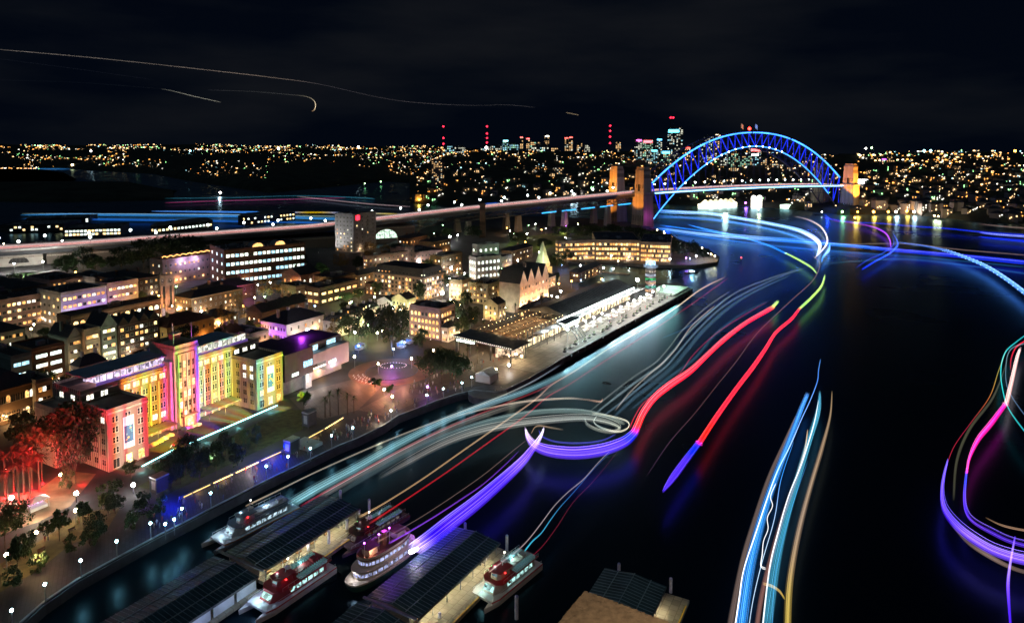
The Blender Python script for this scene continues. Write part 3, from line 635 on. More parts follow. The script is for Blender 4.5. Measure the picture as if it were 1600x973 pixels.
# projectors: coloured stripe patterns thrown on the facade by real spot lamps
def gobo(loc, aim, power, stops, ang=50, seed=0, wid=16):
    stops = [(0,(0,0,0)),(.03,stops[0][1])]+[(.05+.9*p,c) for p,c in stops[1:-1]]+[(.97,stops[-1][1]),(1,(0,0,0))]
    d = bpy.data.lights.new('projector_light', 'SPOT'); d.energy = power; d.spot_size = R(ang); d.spot_blend = .25; d.shadow_soft_size = .05; d.use_nodes = True
    n = d.node_tree.nodes; l = d.node_tree.links; em = n['Emission']
    dr = (Vector(aim)-Vector(loc)).normalized(); ax = dr.cross(Vector((0,0,1))).normalized(); ay = ax.cross(dr)
    t = n.new('ShaderNodeNewGeometry'); dv = n.new('ShaderNodeMath'); dv.operation = 'DIVIDE'
    def dot(v):
        q = n.new('ShaderNodeVectorMath'); q.operation = 'DOT_PRODUCT'; q.inputs[1].default_value = tuple(v); l.new(t.outputs['Incoming'], q.inputs[0]); return q.outputs['Value']
    d0, d1, d2 = dot(ax), dot(ay), dot(dr); l.new(d0, dv.inputs[0]); l.new(d2, dv.inputs[1])
    nz = n.new('ShaderNodeTexNoise'); nz.inputs['Scale'].default_value = 14; cm = n.new('ShaderNodeCombineXYZ'); dy = n.new('ShaderNodeMath'); dy.operation = 'DIVIDE'
    l.new(d1, dy.inputs[0]); l.new(d2, dy.inputs[1]); m1 = n.new('ShaderNodeMath'); m1.operation = 'MULTIPLY'; m1.inputs[1].default_value = .12; l.new(dy.outputs[0], m1.inputs[0])
    pass
    l.new(dv.outputs[0], cm.inputs[0]); l.new(m1.outputs[0], cm.inputs[1]); cm.inputs[2].default_value = seed; l.new(cm.outputs[0], nz.inputs['Vector'])
    mr = n.new('ShaderNodeMapRange'); hw = wid/2/(Vector(aim)-Vector(loc)).length; mr.inputs[1].default_value = -hw; mr.inputs[2].default_value = hw; l.new(dv.outputs[0], mr.inputs[0])
    ad = n.new('ShaderNodeMath'); ad.operation = 'MULTIPLY_ADD'; ad.inputs[1].default_value = .10; l.new(nz.outputs[0], ad.inputs[0]); 
    sb = n.new('ShaderNodeMath'); sb.operation = 'SUBTRACT'; l.new(mr.outputs[0], sb.inputs[0]); sb.inputs[1].default_value = .05; l.new(sb.outputs[0], ad.inputs[2])
    r = n.new('ShaderNodeValToRGB'); r.color_ramp.interpolation = 'LINEAR'; E_ = r.color_ramp.elements
    for i, (p, c) in enumerate(stops):
        q = E_[i] if i < 2 else E_.new(p); q.position = p; q.color = c+(1,)
    l.new(ad.outputs[0], r.inputs[0]); l.new(r.outputs[0], em.inputs[0]); em.inputs[1].default_value = 1
    o = bpy.data.objects.new('projector_light', d); col.objects.link(o); o.location = loc
    dr = (Vector(aim)-Vector(loc)).normalized(); o.rotation_euler = dr.to_track_quat('-Z', 'Y').to_euler(); return o
def MP(x, y, z): return LP(mus, x, y, z)
PK=(1,.05,.10); YL=(1,.62,.03); OG=(1,.20,.02); WH=(1,.66,.45); VI=(.2,.05,1); GR=(.2,1,.06); RD=(1,.01,.02); PI_=(1,.12,.25)
gobo(MP(7.5,-26,13), MP(7.2,0,10), 105000, [(0,RD),(.08,PK),(.16,OG),(.22,WH),(.34,(1,.62,.5)),(.42,PK),(.48,WH),(.6,WH),(.7,(1,.4,.3)),(.78,WH),(.86,PK),(1,RD)], 70, 1, 17)
gobo(MP(23,-22,13), MP(23.5,15,9), 200000, [(0,OG),(.15,YL),(.4,YL),(.48,(.8,1,.15)),(.55,YL),(.7,(1,.55,.05)),(.85,OG),(1,PK)], 62, 2, 20)
gobo(MP(39,-26,12), MP(38.8,12,14), 190000, [(0,VI),(.12,PI_),(.2,GR),(.27,(1,.6,.2)),(.4,(1,.42,.16)),(.5,(1,.6,.35)),(.6,(1,.3,.12)),(.72,PI_),(.82,VI),(1,(.15,.1,1))], 66, 3, 15)
gobo(MP(53,-22,13), MP(53.5,15,9), 215000, [(0,OG),(.1,(.6,1,.3)),(.2,(1,.85,.3)),(.32,OG),(.4,YL),(.55,(.95,1,.35)),(.66,OG),(.76,YL),(.88,(.6,1,.2)),(1,YL)], 62, 4, 20)
gobo(MP(69.5,-26,13), MP(69.5,0,10), 105000, [(0,(.2,.2,1)),(.1,(.3,1,.3)),(.2,(.4,.9,1)),(.32,YL),(.5,(1,.9,.4)),(.6,(.8,1,.3)),(.75,YL),(.88,(1,.6,.05)),(1,GR)], 70, 5, 17)
gobo(MP(-30,-10,16), MP(0,12,12), 70000, [(0,RD),(.5,RD),(.6,PK),(1,RD)], 60, 6, 40)
# cyan light line along the terrace edge, café umbrellas
ul = emi('cyan_line', (.35,1,.95), 7)
tl = MB(); a, c = P(222,728,GZ+.5), P(271,702,GZ+.5); tl.tube([a,c], .16, 5); tag(tl.build('light_strip', ul), 'cyan light line on the terrace edge below the pink wing', 'light strip')
tl = MB(); a, c = P(297,692,GZ+.5), P(433,633,GZ+.5); tl.tube([a,c], .2, 5); tag(tl.build('light_strip', ul), 'long cyan light line along the lawn in front of the museum tower', 'light strip')
for i in range(5): light('POINT', P(222+i*50,733-i*23,GZ+1), 250, (.3,1,.95), size=.3)
def umb_():
    r = empty('cafe_umbrella', (0,0,0), 0, 'x', 'umbrella'); b = MB(); b.bar((0,0,0),(0,0,2.6),.05,5); b.build('pole', STEEL, r)
    b = MB(); n = 6
    for i in range(n):
        a, c = 2*PI*i/n, 2*PI*(i+1)/n; b.quad([(1.7*math.cos(a),1.7*math.sin(a),2.2),(1.7*math.cos(c),1.7*math.sin(c),2.2),(0,0,3)]); b.quad([(1.7*math.cos(a),1.7*math.sin(a),2.0),(1.7*math.cos(c),1.7*math.sin(c),2.0),(1.7*math.cos(c),1.7*math.sin(c),2.2),(1.7*math.cos(a),1.7*math.sin(a),2.2)])
    b.build('canopy', mat('umbrella_canvas', (.6,.52,.5), .8), r); return r
pr = umb_()
for i, (x, y) in enumerate(((233,706),(241,702),(249,698),(257,693),(266,688),(290,677),(300,674),(309,671))):
    o = pr if i == 0 else copy_tree(pr); o.location = P(x,y,GZ); o['label'] = '%s cafe umbrella counted from the pink wing along the museum front' % ordn(i); o['group'] = 'cafe umbrellas in front of the museum'
# new wing: stacked dark, white and grey cubes
nw = empty('museum_annex', P(446,622,GZ), R(MA), 'modern annex of stacked black, white and grey boxes beside the yellow facade', 'building')
BLK = mat('black_panel', (.045,.045,.05), .5, sc=.4, amt=.3); LGT = mat('pale_grey_panel', (.50,.49,.50), .6, sc=.2, amt=.1)
for x0,x1,y0,y1,z0,z1,m,nm in ((1,13,3,26,-1,7,mat('mid_grey_panel',(.14,.14,.15),.6),'base_box'),(0,17,0,27,7.01,19,BLK,'black_box'),(14,27,1.5,24,9.5,14.4,WHITEW,'white_box'),(17.1,26,5,24,14.41,18.5,BLK,'black_box'),(27.1,43,2,26,4.5,14.5,LGT,'grey_box'),(26.1,42,6,26,14.51,18,BLK,'black_box'),(13.1,43,7,24,-1,4.49,LGT,'base_box'),(13.1,16.9,1,6.9,-1,7,LGT,'base_box')):
    b = MB(); b.box(x0,x1,y0,y1,z0,z1); b.build(nm, m, nw)
for x0,x1,y,z0,z1 in ((11,16.5,-.01,10.5,13.4),(4,8,-.01,8.2,9.8),(18,25,4.99,14.8,17.4),(29,34,1.99,7,8.6),(32,38,5.99,15,17.2)):
    b = MB(); b.quad([(x0,y-.03,z0),(x1,y-.03,z0),(x1,y-.03,z1),(x0,y-.03,z1)],1); b.box(x0,x1,y-.1,y-.04,z1,z1+.15,0)
    for k in range(1,4): xx = x0+(x1-x0)*k/4; b.box(xx-.06,xx+.06,y-.08,y-.035,z0,z1,0)
    b.build('window', [STEEL, LC[1] if z0 > 9 else LC[0]], nw)
b = MB(); b.box(14,26,.9,1.2,7.6,8.0); b.box(14,14.5,.9,1.2,3,7.59); b.build('light_strip', emi('annex_sign', (1,.85,.75), 5), nw)
for p_ in ((20,-3,3.6),(12,-3,3.4)): light('POINT', p_, 1300, (1,.93,.85), nw, .4)
light('POINT', (32,0,5), 600, (.9,.85,1), nw, .4)
pu = bld('gallery_hall', 'low hall with a violet-lit dark roof behind the museum', (470,600), 540, 505, 420, rows=2, R_=4, L_=4, lit=.3, wall=DARKW, roof='flat', hh=13)
light('POINT', LP(pu, 12, 12, 20), 5000, (.5,.05,1), size=1)
b = MB(); b.box(0,7,0,9,0,1.2); tag(b.build('stone_bench', GREYW, None, MP(44,-48,0), R(MA)), 'low grey stone plinth on the lawn', 'bench')
# projector towers (dark scaffold boxes) on the promenade
for (x, y, tp, lb) in ((245,776,747,'dark projector tower washed in blue light at the left end of the lawn'),(454,714,689,'dark projector tower in the middle of the blue-lit quay'),(482,671,645,'dark projector tower near the round tree at the lawn end')):
    c = P(x,y,GZ); h = hz(c,tp)-GZ; e_ = empty('projector_tower', c, R(MA), lb, 'projection tower')
    b = MB(); b.box(0,4,0,3,1,h-.5); b.build('cabin', DARKW, e_); b = MB(); b.box(-.3,4.3,-.3,3.3,h-.49,h); b.build('roof', GALV, e_)
    b = MB(); [b.bar((xx,yy,0),(xx,yy,h-.5),.12,4) for xx in (-.13,4.13) for yy in (-.13,3.13)]; b.build('scaffold_frame', STEEL, e_)
    b = MB(); b.box(-.05,-.001,.6,2.4,2,h-1.4); b.box(.8,3.2,3.001,3.06,2,h-1.2); b.build('door_panel', GALV, e_)
for x, y, pw in ((258,778,2600),(272,772,2800),(415,712,2400),(430,704,2800),(444,697,2000),(395,722,700)): light('POINT', P(x,y,GZ+3.4), pw, (.0,.015,1), size=.4)
# gold-lit low wall along the promenade
GW = [P(x,y,GZ) for x,y in ((283,779),(330,757),(365,741),(405,722),(440,706),(470,691),(505,672),(536,653))]
strip('garden_wall', [(p.x,p.y) for p in GW], 0, .5, GZ, GZ+.9, WALLM, kind=None); tag(bpy.data.objects['garden_wall'], 'low stone garden wall between lawn and promenade', 'wall')
for i in range(len(GW)-1):
    a, c = GW[i], GW[i+1]; d = (c-a).normalized(); nn = Vector((d.y,-d.x,0)); b = MB(); b.tube([a+nn*.62+d*.5+Vector((0,0,.55)), c+nn*.62-d*.8+Vector((0,0,.55))], .13, 4)
    tag(b.build('light_strip', emi('gold_strip%d' % (i in (1,2,6)), (1,.62,.2), 6 if i in (1,2,6) else 2.5)), '%s gold light strip on the garden wall from the bottom left' % ordn(i), 'light strip', 'gold strips on the garden wall')
    light('POINT', (a+c)/2+nn*1.2+Vector((0,0,1)), 140, (1,.6,.25), size=.3)

# ================================================================ THE OLD TOWN BUILDINGS
def B(*a, **k): return bld(*a, **k)
# left, behind the museum
B('office_building','brick and grey office block with blue lit glass strips at the left edge',(20,630),560,52,-60,wall=GREEN,rows=4,R_=2,L_=0,lit=.7,mats=LC,win=(4,1.5),style='strip')
B('office_building','orange brick office block with cyan window bands left of the gabled houses',(53,612),548,103,20,wall=mat('orange_brick',(.42,.22,.12),.85,sc=.3,pat=(1,.5,.25,0)),rows=4,R_=2,L_=2,lit=.9,mats=LC,win=(5,1.6),style='strip')
B('gabled_warehouse','grey-green gabled building with a slate roof, the leftmost of the two',(108,585),528,130,78,wall=GREEN,roof='gableR',gables=1,rise=5,rows=4,R_=3,L_=2,lit=.5,win=(1.8,1.4))
B('warehouse','pale warehouse with a curved front between two gabled buildings',(134,580),518,158,110,wall=CREAM,rows=4,R_=2,L_=2,lit=.6,win=(3.2,1.6),style='strip')
B('gabled_warehouse','tall grey-green gabled building beside the brown brick gables',(160,572),510,184,136,wall=GREEN,roof='gableR',gables=1,rise=6,rows=5,R_=3,L_=2,lit=.6,win=(1.8,1.5))
B('brick_warehouse','dark brown brick warehouse with four small gables in a row',(186,563),509,250,168,wall=BROWN,roof='gableR',gables=4,rise=4,rows=5,R_=8,L_=2,lit=.45,win=(1.6,1.7))
B('classical_hall','small cream hall with a row of arched windows beside the red-lit trees',(-8,668),612,58,-90,wall=SAND,roof='hip',rise=5,rows=2,R_=8,L_=0,lit=.35,win=(1.3,3),style='arch')
B('corner_house','small cream building with arched openings left of the museum',(58,652),598,84,30,wall=CREAM,roof='flat',rows=3,R_=3,L_=0,lit=.4,win=(1.3,2))
B('stone_house','small pale house with a slate roof tucked behind the museum roof',(126,612),573,168,112,wall=WHITEW,roof='hip',rise=4,rows=3,R_=5,L_=2,lit=.4)
# apartments and terrace row further back
B('apartment_block','long pale apartment block with balconies at the left edge',(-40,525),478,96,-120,wall=PINKW,rows=4,R_=17,L_=0,lit=.5,win=(1.8,1.6),rise=2)
e1 = B('apartment_block','apartment block washed in violet light in the middle of its row',(97,512),460,168,60,wall=WHITEW,rows=4,R_=9,L_=5,lit=.7,win=(1.9,1.7))
wash(e1,(5,15,25,35),5,.5,10,6500,(.40,.12,1),'violet apartment block')
e1 = B('apartment_block','apartment block lit peach at the right end of its row',(169,494),445,217,150,wall=CREAM,rows=4,R_=7,L_=4,lit=.7,win=(1.9,1.5))
wash(e1,(6,18,30),5,.5,10,3500,(1,.55,.3),'peach apartment block')
B('arcade_building','long low brown arcade with glowing arches and a skylight',(112,530),497,260,90,wall=BROWN,rows=2,R_=15,L_=0,lit=.85,win=(2.6,2.6),style='arch',mats=[LW[1],LW[2],LW[0]])
B('office_building','low flat-roofed building with yellow lit wall behind the museum tower',(262,548),512,335,225,wall=mat('ochre_render',(.45,.32,.12),.85,sc=.3),roof='hip',rt=TILE,rise=4,rows=2,R_=7,L_=3,lit=.3)
B('gabled_house','small house with a violet gable near the clock tower',(362,548),522,382,335,wall=mat('mauve_render',(.4,.2,.35),.8),roof='gableL',rise=4,rows=1,R_=2,L_=1,lit=.4,rt=TILE)
B('white_hall','low white hall with a dark flat roof behind the right museum wing',(392,548),524,420,350,wall=WHITEW,rows=2,R_=3,L_=6,lit=.4)
e1 = B('heritage_hotel','cream building with its long wall washed in purple light',(448,535),507,506,408,wall=WHITEW,roof='hip',rise=5,rows=2,R_=5,L_=9,lit=.15,chim=4,win=(1.1,1.8))
wash(e1,(4,12,20,28),4,.5,6,5200,(.45,.1,1),'purple building','L'); wash(e1,(6,18),4,.5,6,1500,(1,.85,.7),'cream hotel gable')
# clock tower
c = P(263,500,GZ); ht = hz(c,430)-GZ; ct = empty('clock_tower', c, R(60), 'slim stone clock tower with an open belfry above the lit street', 'clock tower'); s = 2.9
b = MB(); b.box(-s,s,-s,s,-1,ht*.28); b.build('base_shaft', PINKW, ct)
b = MB(); [b.box(x-.5,x+.5,y-.5,y+.5,ht*.28,ht*.78) for x in (-s+.5,s-.5) for y in (-s+.5,s-.5)]; b.build('open_frame', PINKW, ct)
b = MB(); b.box(-s-.2,s+.2,-s-.2,s+.2,ht*.78,ht); b.box(-s-.4,s+.4,-s-.4,s+.4,ht+.003,ht+.5); b.build('clock_chamber', PINKW, ct)
for rz, px_, py_ in ((0,0,-s-.2),(-PI/2,-s-.2,0)):
    b = MB(); b.prism([(1.7*math.cos(2*PI*i/20),1.7*math.sin(2*PI*i/20)) for i in range(20)],0,.12,0)
    for i in range(12): a = 2*PI*i/12; b.box(1.4*math.cos(a)-.1,1.4*math.cos(a)+.1,1.4*math.sin(a)-.1,1.4*math.sin(a)+.1,.121,.16,1)
    b.bar((0,0,.18),(.9,.6,.18),.08,4,1); b.bar((0,0,.18),(-.2,1.3,.18),.06,4,1)
    o = b.build('clock_face', [mat('clock_dark',(.08,.05,.05),.5), emi('clock_marks',(1,.8,.7),1)], ct, (px_,py_,ht*.89)); o.rotation_euler = (PI/2,0,rz)
b = MB(); [b.bar((x,y,ht+.5),(0,0,ht+5.5),.14,4) for x in (-s,s) for y in (-s,s)]; b.bar((0,0,ht+5.5),(0,0,ht+10),.1,4); b.build('spire_frame', GALV, ct)
b = MB(); b.box(-s-.05,-s-.001,-1.4,1.4,3,8); b.build('screen', emi('poster_glow',(.8,.55,.55),.7,.7,2), ct)
light('POINT', (-7,-6,12), 5000, (1,.4,.12), ct, .3); light('POINT', (0,0,ht*.5), 1800, (1,.45,.15), ct, .3)
# middle distance
e1 = B('pub_building','pink building with fairy lights strung along its roof deck',(255,447),408,336,235,wall=PINKW,rows=3,R_=11,L_=2,lit=.6,win=(1.4,1.7))
for i in range(16):
    pass
b = MB(); W_, D_, h_ = e1['dims']; [b.ball((W_*i/60, -.2, h_+3.2+.5*math.sin(i*.9)), .28, 5, 4) for i in range(61)]; b.tube([(W_*i/60, -.2, h_+3.2+.5*math.sin(i*.9)) for i in range(61)], .05, 4); b.build('string_lights', emi('fairy_amber',(1,.4,.12),7,sample='NONE'), e1)
for x in (.35,.6): light('POINT', (W_*x,-4,h_-2), 5000, (.6,.5,1), e1, .5)
e1 = B('office_building','long brick office block with bright white windows and two glass vaults on the roof',(352,447),392,478,329,wall=BRICK,rows=4,R_=18,L_=3,lit=.88,mats=LC,win=(2.6,2.4),ang=40)
W_, D_, h_ = e1['dims']
for k in range(2):
    b = MB(); x0 = W_*(.35+.28*k)
    for j in range(8):
        a, c_ = PI*j/8, PI*(j+1)/8; b.quad([(x0+4.5-4.5*math.cos(a),4,h_+.2+3.5*math.sin(a)),(x0+4.5-4.5*math.cos(c_),4,h_+.2+3.5*math.sin(c_)),(x0+4.5-4.5*math.cos(c_),16,h_+.2+3.5*math.sin(c_)),(x0+4.5-4.5*math.cos(a),16,h_+.2+3.5*math.sin(a))],0)
    b.quad([(x0+4.5-4.5*math.cos(PI*j/8),4,h_+.2+3.5*math.sin(PI*j/8)) for j in range(9)],1); b.build('roof_vault', [GALV, LW[0]], e1)
e1 = B('courtyard_building','dark-roofed block with a magenta-lit courtyard wall',(330,478),455,400,300,wall=SAND,roof='hip',rise=4,rows=2,R_=6,L_=4,lit=.2)
light('POINT', LP(e1, e1['dims'][0]*.5, -5, 9), 8000, (1,.12,.8), size=.5)
B('stone_terrace','old stone street facade with many small windows facing the market',(300,498),466,380,272,wall=SAND,roof='hip',rise=3,rows=3,R_=10,L_=6,lit=.35,win=(1,1.5))
B('brick_hall','brick hall with three arched windows in its gable end',(470,450),430,500,440,wall=BRICK,roof='gableL',rise=5,rows=1,R_=3,L_=3,lit=.8,style='arch',win=(1.6,3))
B('stone_villa','small square stone house with a flat roof amid amber trees',(463,478),449,488,440,wall=SAND,rows=2,R_=3,L_=3,lit=.4)
B('restaurant_pavilion','flat building with amber lit upper floor and roof heaters',(500,478),452,560,470,wall=BROWN,rows=2,R_=6,L_=3,lit=.95,win=(4,1.7),style='strip',mats=[LW[0],LW[1]])
e1 = B('terrace_row','long stone shed with a green light line under its eaves',(410,512),488,480,385,wall=BROWN,roof='gableL',rise=4,rows=1,R_=4,L_=3,lit=.5)
for i, (x, y, tp, xr, xl) in enumerate(((524,528,503,548,505),(549,517,492,572,528),(570,506,484,592,555))):
    e1 = B('terraced_house','%s green-lit terraced house from the left, with dormers' % ordn(i),(x,y),tp,xr,xl,wall=WHITEW,roof='mansard',rise=3,rows=2,R_=4,L_=2,lit=.3,chim=2,group='terraced houses above the fig trees',win=(1,1.6))
    light('POINT', LP(e1,6,-6,4), 2600, (.55,1,.25), size=.3)
# apartment tower of grey concrete
e1 = B('apartment_tower','grey concrete apartment tower with a small red sign, beside the approach road',(553,395),336,588,524,wall=GREYW,rows=9,R_=4,L_=5,lit=.12,win=(1.4,1.5),ang=62,parapet=1.4)
W_, D_, h_ = e1['dims']; b = MB(); b.box(W_*.1,W_*.1+6,-.4,-.1,h_-6,h_-1); b.build('lit_sign', emi('red_sign',(1,.02,.04),5), e1)
for k in range(9):
    b = MB(); z = h_*(k+.15)/9.3; b.box(W_*.55,W_*.95,-1.3,-.003,z,z+1); b.build('balcony', GREYW, e1)
flood(LP(e1,-22,30,0.4), LP(e1,0,20,20), 60000, (.9,.85,.8), 'strong ground floodlight left of the grey apartment tower', 70)
# big hotel
HT = mat('hotel_stone',(.36,.27,.22),.85,sc=.2,amt=.15)
e1 = B('grand_hotel','large brown stone hotel with a dark mansard roof and rows of dormers',(662,470),434,694,584,wall=HT,roof='mansard',rise=6,rows=5,R_=8,L_=14,lit=.4,win=(1.6,1.9),ang=60)
B('hotel_wing','pinkish hotel wing with a square tower top, left rear of the dark mansard roof',(575,440),403,640,568,wall=PINKW,rows=6,R_=9,L_=2,lit=.35,ang=50,win=(1.3,1.4))
B('hotel_wing','pinkish hotel rear wing with lit loggia right of the square tower top',(645,418),396,692,610,wall=PINKW,rows=3,R_=8,L_=3,lit=.5,ang=40,win=(1.6,1.4))
B('hotel_tower','square pink tower block standing on the hotel roof line',(632,425),388,648,619,wall=PINKW,rows=5,R_=2,L_=2,lit=.1,ang=50,lan=0)
light('POINT', P(575,455,14), 7000, (1,.6,.35), size=.5); light('POINT', P(655,500,10), 3000, (.9,.9,.4), size=.5)
# cream corner building
e1 = B('corner_hotel','cream corner building with an ornate parapet and lit arched windows behind the plaza',(688,532),486,711,640,wall=PINKW,rows=4,R_=5,L_=8,lit=.75,win=(1.5,2.1),style='arch',ang=60,parapet=1.5,mats=[LW[0],LW[1],LW[0]])
wash(e1,(4,12,20,28),4,.4,5,2200,(1,.75,.45),'cream corner building','L')
B('gabled_house','cream house with half-timbered gable beside the big hotel',(636,490),468,650,612,wall=CREAM,roof='gableL',rise=3.5,rows=2,R_=2,L_=4,lit=.4)
B('gabled_house','small dark-roofed house with a white gable next to the terraces',(612,487),471,625,590,wall=WHITEW,roof='gableL',rise=3,rows=1,R_=2,L_=3,lit=.3)
B('civic_building','white four-storey building with a row of arched lit windows near the tall chimney',(744,438),404,783,733,wall=WHITEW,rows=3,R_=6,L_=3,lit=.85,win=(2,2.6),style='arch',ang=35,mats=[LC[0],LW[2]])
B('roof_house','stone upper block with battlement parapet above the arched windows',(746,410),384,780,738,wall=GREYW,rows=2,R_=4,L_=2,lit=.8,ang=35,z0=14,lan=0,mats=LC,win=(2,2.4),style='arch')
e1 = B('bank_building','ornate cream building with curved gable beside the steep street',(762,476),446,784,732,wall=CREAM,rows=3,R_=4,L_=5,lit=.5,win=(1.4,2),style='arch',ang=60)
e1 = B('harbour_house','yellow-lit gabled house by the palms at the terminal corner',(778,502),476,790,755,wall=CREAM,roof='gableL',rise=3.5,rows=3,R_=2,L_=3,lit=.3,ang=60)
wash(e1,(3,9),4,.4,6,1800,(1,.85,.3),'yellow gabled house','L')
e1 = B('gabled_store','stone store with four steep gables floodlit from below',(812,490),444,857,780,wall=mat('store_stone',(.5,.36,.28),.85,sc=.3),roof='gableR',gables=4,rise=9,rows=4,R_=8,L_=0,lit=.3,win=(1.1,1.7),ang=58,rt=SLATE,cornice=False)
wash(e1,(3,9,15,21,27,33),3.5,.4,8,15000,(1,.55,.32),'four-gabled store')
c = P(848,430,GZ); h = hz(c,398)-GZ; e1 = empty('spire_tower', c, R(50), 'stone tower with a lit pyramidal spire behind the gabled store', 'tower')
b = MB(); b.box(-6,6,-6,6,-1,h*.42); b.box(-4.6,4.6,-4.6,4.6,h*.42,h*.62); b.build('tower_shaft', CREAM, e1)
b = MB(); b.prism([(-4.4,-4.4),(4.4,-4.4),(4.4,4.4),(-4.4,4.4)], h*.62+.003, hz(c,384)-GZ+4, top=[(-.2,-.2),(.2,-.2),(.2,.2),(-.2,.2)]); b.build('spire', mat('pale_spire',(.55,.6,.45),.6,sc=.3), e1)
light('POINT', (0,-14,8), 9000, (1,.62,.25), e1, .5); light('POINT', (-9,-9,16), 9000, (.9,.95,.6), e1, .5)
B('stone_cottages','row of pale cottages with arcade below the gabled store',(822,498),484,862,810,wall=SAND,roof='hip',rise=2.5,rows=1,R_=9,L_=1,lit=.9,win=(2,2.2),style='arch',ang=58,mats=[LW[1]])
# waterfront hotel on the point: stepped four-storey curved block in segments
wh = mat('hotel_dark',(.30,.22,.18),.8,sc=.2)
for i, (c_, tp, xr, xl, an) in enumerate((((872,408),378,930,868,14),((930,407),376,1000,905,-4),((1000,409),379,1048,980,-14))):
    B('waterfront_hotel',('leftmost','middle','rightmost')[i]+' wing of the low hotel with warm lit rooms along the cove',c_,tp,xr,xl,ang=an,wall=wh,rows=4,R_=16,L_=3 if i == 0 else 0,lit=.8,win=(2.6,2.2),z0=GZ,mats=[LW[0],LW[1],LW[0],LW[3]],group='wings of the waterfront hotel',cornice=False)
B('roof_pavilion','lit roof pavilion above the waterfront hotel',(948,376),369,962,940,ang=0,wall=CREAM,rows=1,R_=3,L_=1,lit=1,mats=[LW[1]],z0=14,lan=0,win=(4,2))
# left rear: wharves and sheds beyond the approach
for i, (c_, tp, xr, xl, an, lt) in enumerate((((246,378),353,333,236,62,.9),((385,352),338,470,372,58,.5),((100,370),358,190,80,20,.8),((0,362),353,100,-40,15,.3),((40,350),343,140,20,20,.4))):
    B('wharf_shed',('long finger wharf shed with green-white lit windows','dark finger wharf shed with scattered lights near the water','dark warehouse with a row of lit square windows behind the approach','low pale shed at the far left behind the approach','low shed with a long lit roof edge behind the warehouse')[i],c_,tp,xr,xl,ang=an,lan=0,wall=DARKW,roof='hip' if i < 2 else 'flat',rt=TIN,rise=4,rows=2,R_=15,L_=2,lit=lt,mats=[LC[0],LW[1]],win=(3,2.4),cornice=False)
FILL = [((20,500),452,75,-40,'low cream shops in front of the approach wall',CREAM,'hip'),((200,470),438,250,150,'brown terrace with a slate roof left of the clock tower',BROWN,'hip'),((150,462),436,185,110,'pale flats below the dark wooded clump',WHITEW,'flat'),
((80,468),440,130,40,'mauve flats below the floodlit wall',PINKW,'flat'),((520,462),436,555,490,'stone offices between the restaurant pavilion and hotel wing',SAND,'flat'),((690,432),402,722,672,'narrow stone shops left of the steep street',SAND,'flat'),((722,470),440,736,702,'narrow cream shops on the steep street',CREAM,'flat'),
((640,395),372,668,622,'low brick house by the first trusses',BRICK,'hip'),((676,400),378,704,655,'small stone house beneath the trusses',SAND,'hip'),((800,450),424,830,780,'low stone cottages behind the gabled store',SAND,'hip'),((800,412),392,832,784,'small stone house right of the white civic building',SAND,'hip'),
((845,455),438,868,822,'low cream shop at the foot of the spire tower',CREAM,'hip'),((590,462),446,620,570,'glass-roofed cafe row left of the big hotel',BROWN,'flat'),((560,450),430,600,545,'small stone row under the olive tree',SAND,'hip'),((330,520),498,372,300,'low stone shops facing the museum roof',SAND,'hip'),((230,585),560,262,205,'brick shed tucked behind the museum tower',BRICK,'flat'),
((0,560),520,40,-50,'grey-roofed shops above the left office block',GREYW,'hip'),((700,535),512,722,690,'small awning kiosk by the crossing',WHITEW,'hip'),((445,500),474,480,425,'tin-roofed stone shed behind the heritage hotel',SAND,'gableL'),((765,430),408,800,745,'grey stone flats behind the bank building',GREYW,'flat'),
((60,404),388,110,20,'low pale depot beyond the approach road',GREYW,'flat'),((905,440),426,940,890,'small boathouse at the head of the cove',BROWN,'hip')]
for c_,tp,xr,xl,lb,wl,rf in FILL:
    B('stone_building',lb,c_,tp,xr,xl,wall=wl,roof=rf,rise=3,rows=2 if c_[1]-tp < 28 else 3,R_=6,L_=3,lit=.5,win=(1.3,1.6))
b = MB()
# ================================================================ PASSENGER TERMINAL
OA = 57.3; o0 = P(883,558,GZ); tm = empty('passenger_terminal', o0, R(OA), 'long cruise terminal with dark roof, bright white upper walkway and glass front', 'terminal')
TG = emi('terminal_glow',(1,.82,.5),1.5,.9,.5); TW = emi('terminal_white',(.9,1,.95),9,.5,.15)
LT = 150
b = MB(); b.box(46,LT,26,27,0,9); b.box(-8,45.99,26,27,0,5.19); b.box(LT-.5,LT,27,52,0,9); b.box(46,LT,51,52,0,9); b.box(-8,45.99,51,52,0,6.5); b.build('wall', BROWN, tm)
b = MB(); b.quad([(-6,25.9,.4),(LT-2,25.9,.4),(LT-2,25.9,4.2),(-6,25.9,4.2)]); b.build('glass_front', TG, tm)
b = MB(); b.quad([(46,25.88,5.4),(LT-2,25.88,5.4),(LT-2,25.88,8),(46,25.88,8)]); b.build('glass_front', emi('terminal_glow2',(.9,.9,.7),1.0,.95,.4), tm)
b = MB(); [b.box(x-.15,x+.15,25.4,25.87,0,9.2) for x in range(-6,LT,5)]; b.build('mullion', STEEL, tm)
b = MB(); RX = 46; b.quad([(RX,23,9.2),(LT+2,23,9.2),(LT+2,38,13.6),(RX,38,13.6)]); b.quad([(RX,38,13.6),(LT+2,38,13.6),(LT+2,54,9.2),(RX,54,9.2)])
b.quad([(RX,23,9.2),(RX,38,13.6),(RX,54,9.2)]); b.quad([(LT+2,23,9.2),(LT+2,54,9.2),(LT+2,38,13.6)]); b.build('roof', mat('terminal_roof',(.07,.075,.08),.6,sc=.3,amt=.4), tm)
b = MB()
for x in range(48,LT,3): b.bar((x,23.2,9.35),(x,38,13.72),.09,4); 
b.build('roof_rib', GALV, tm)
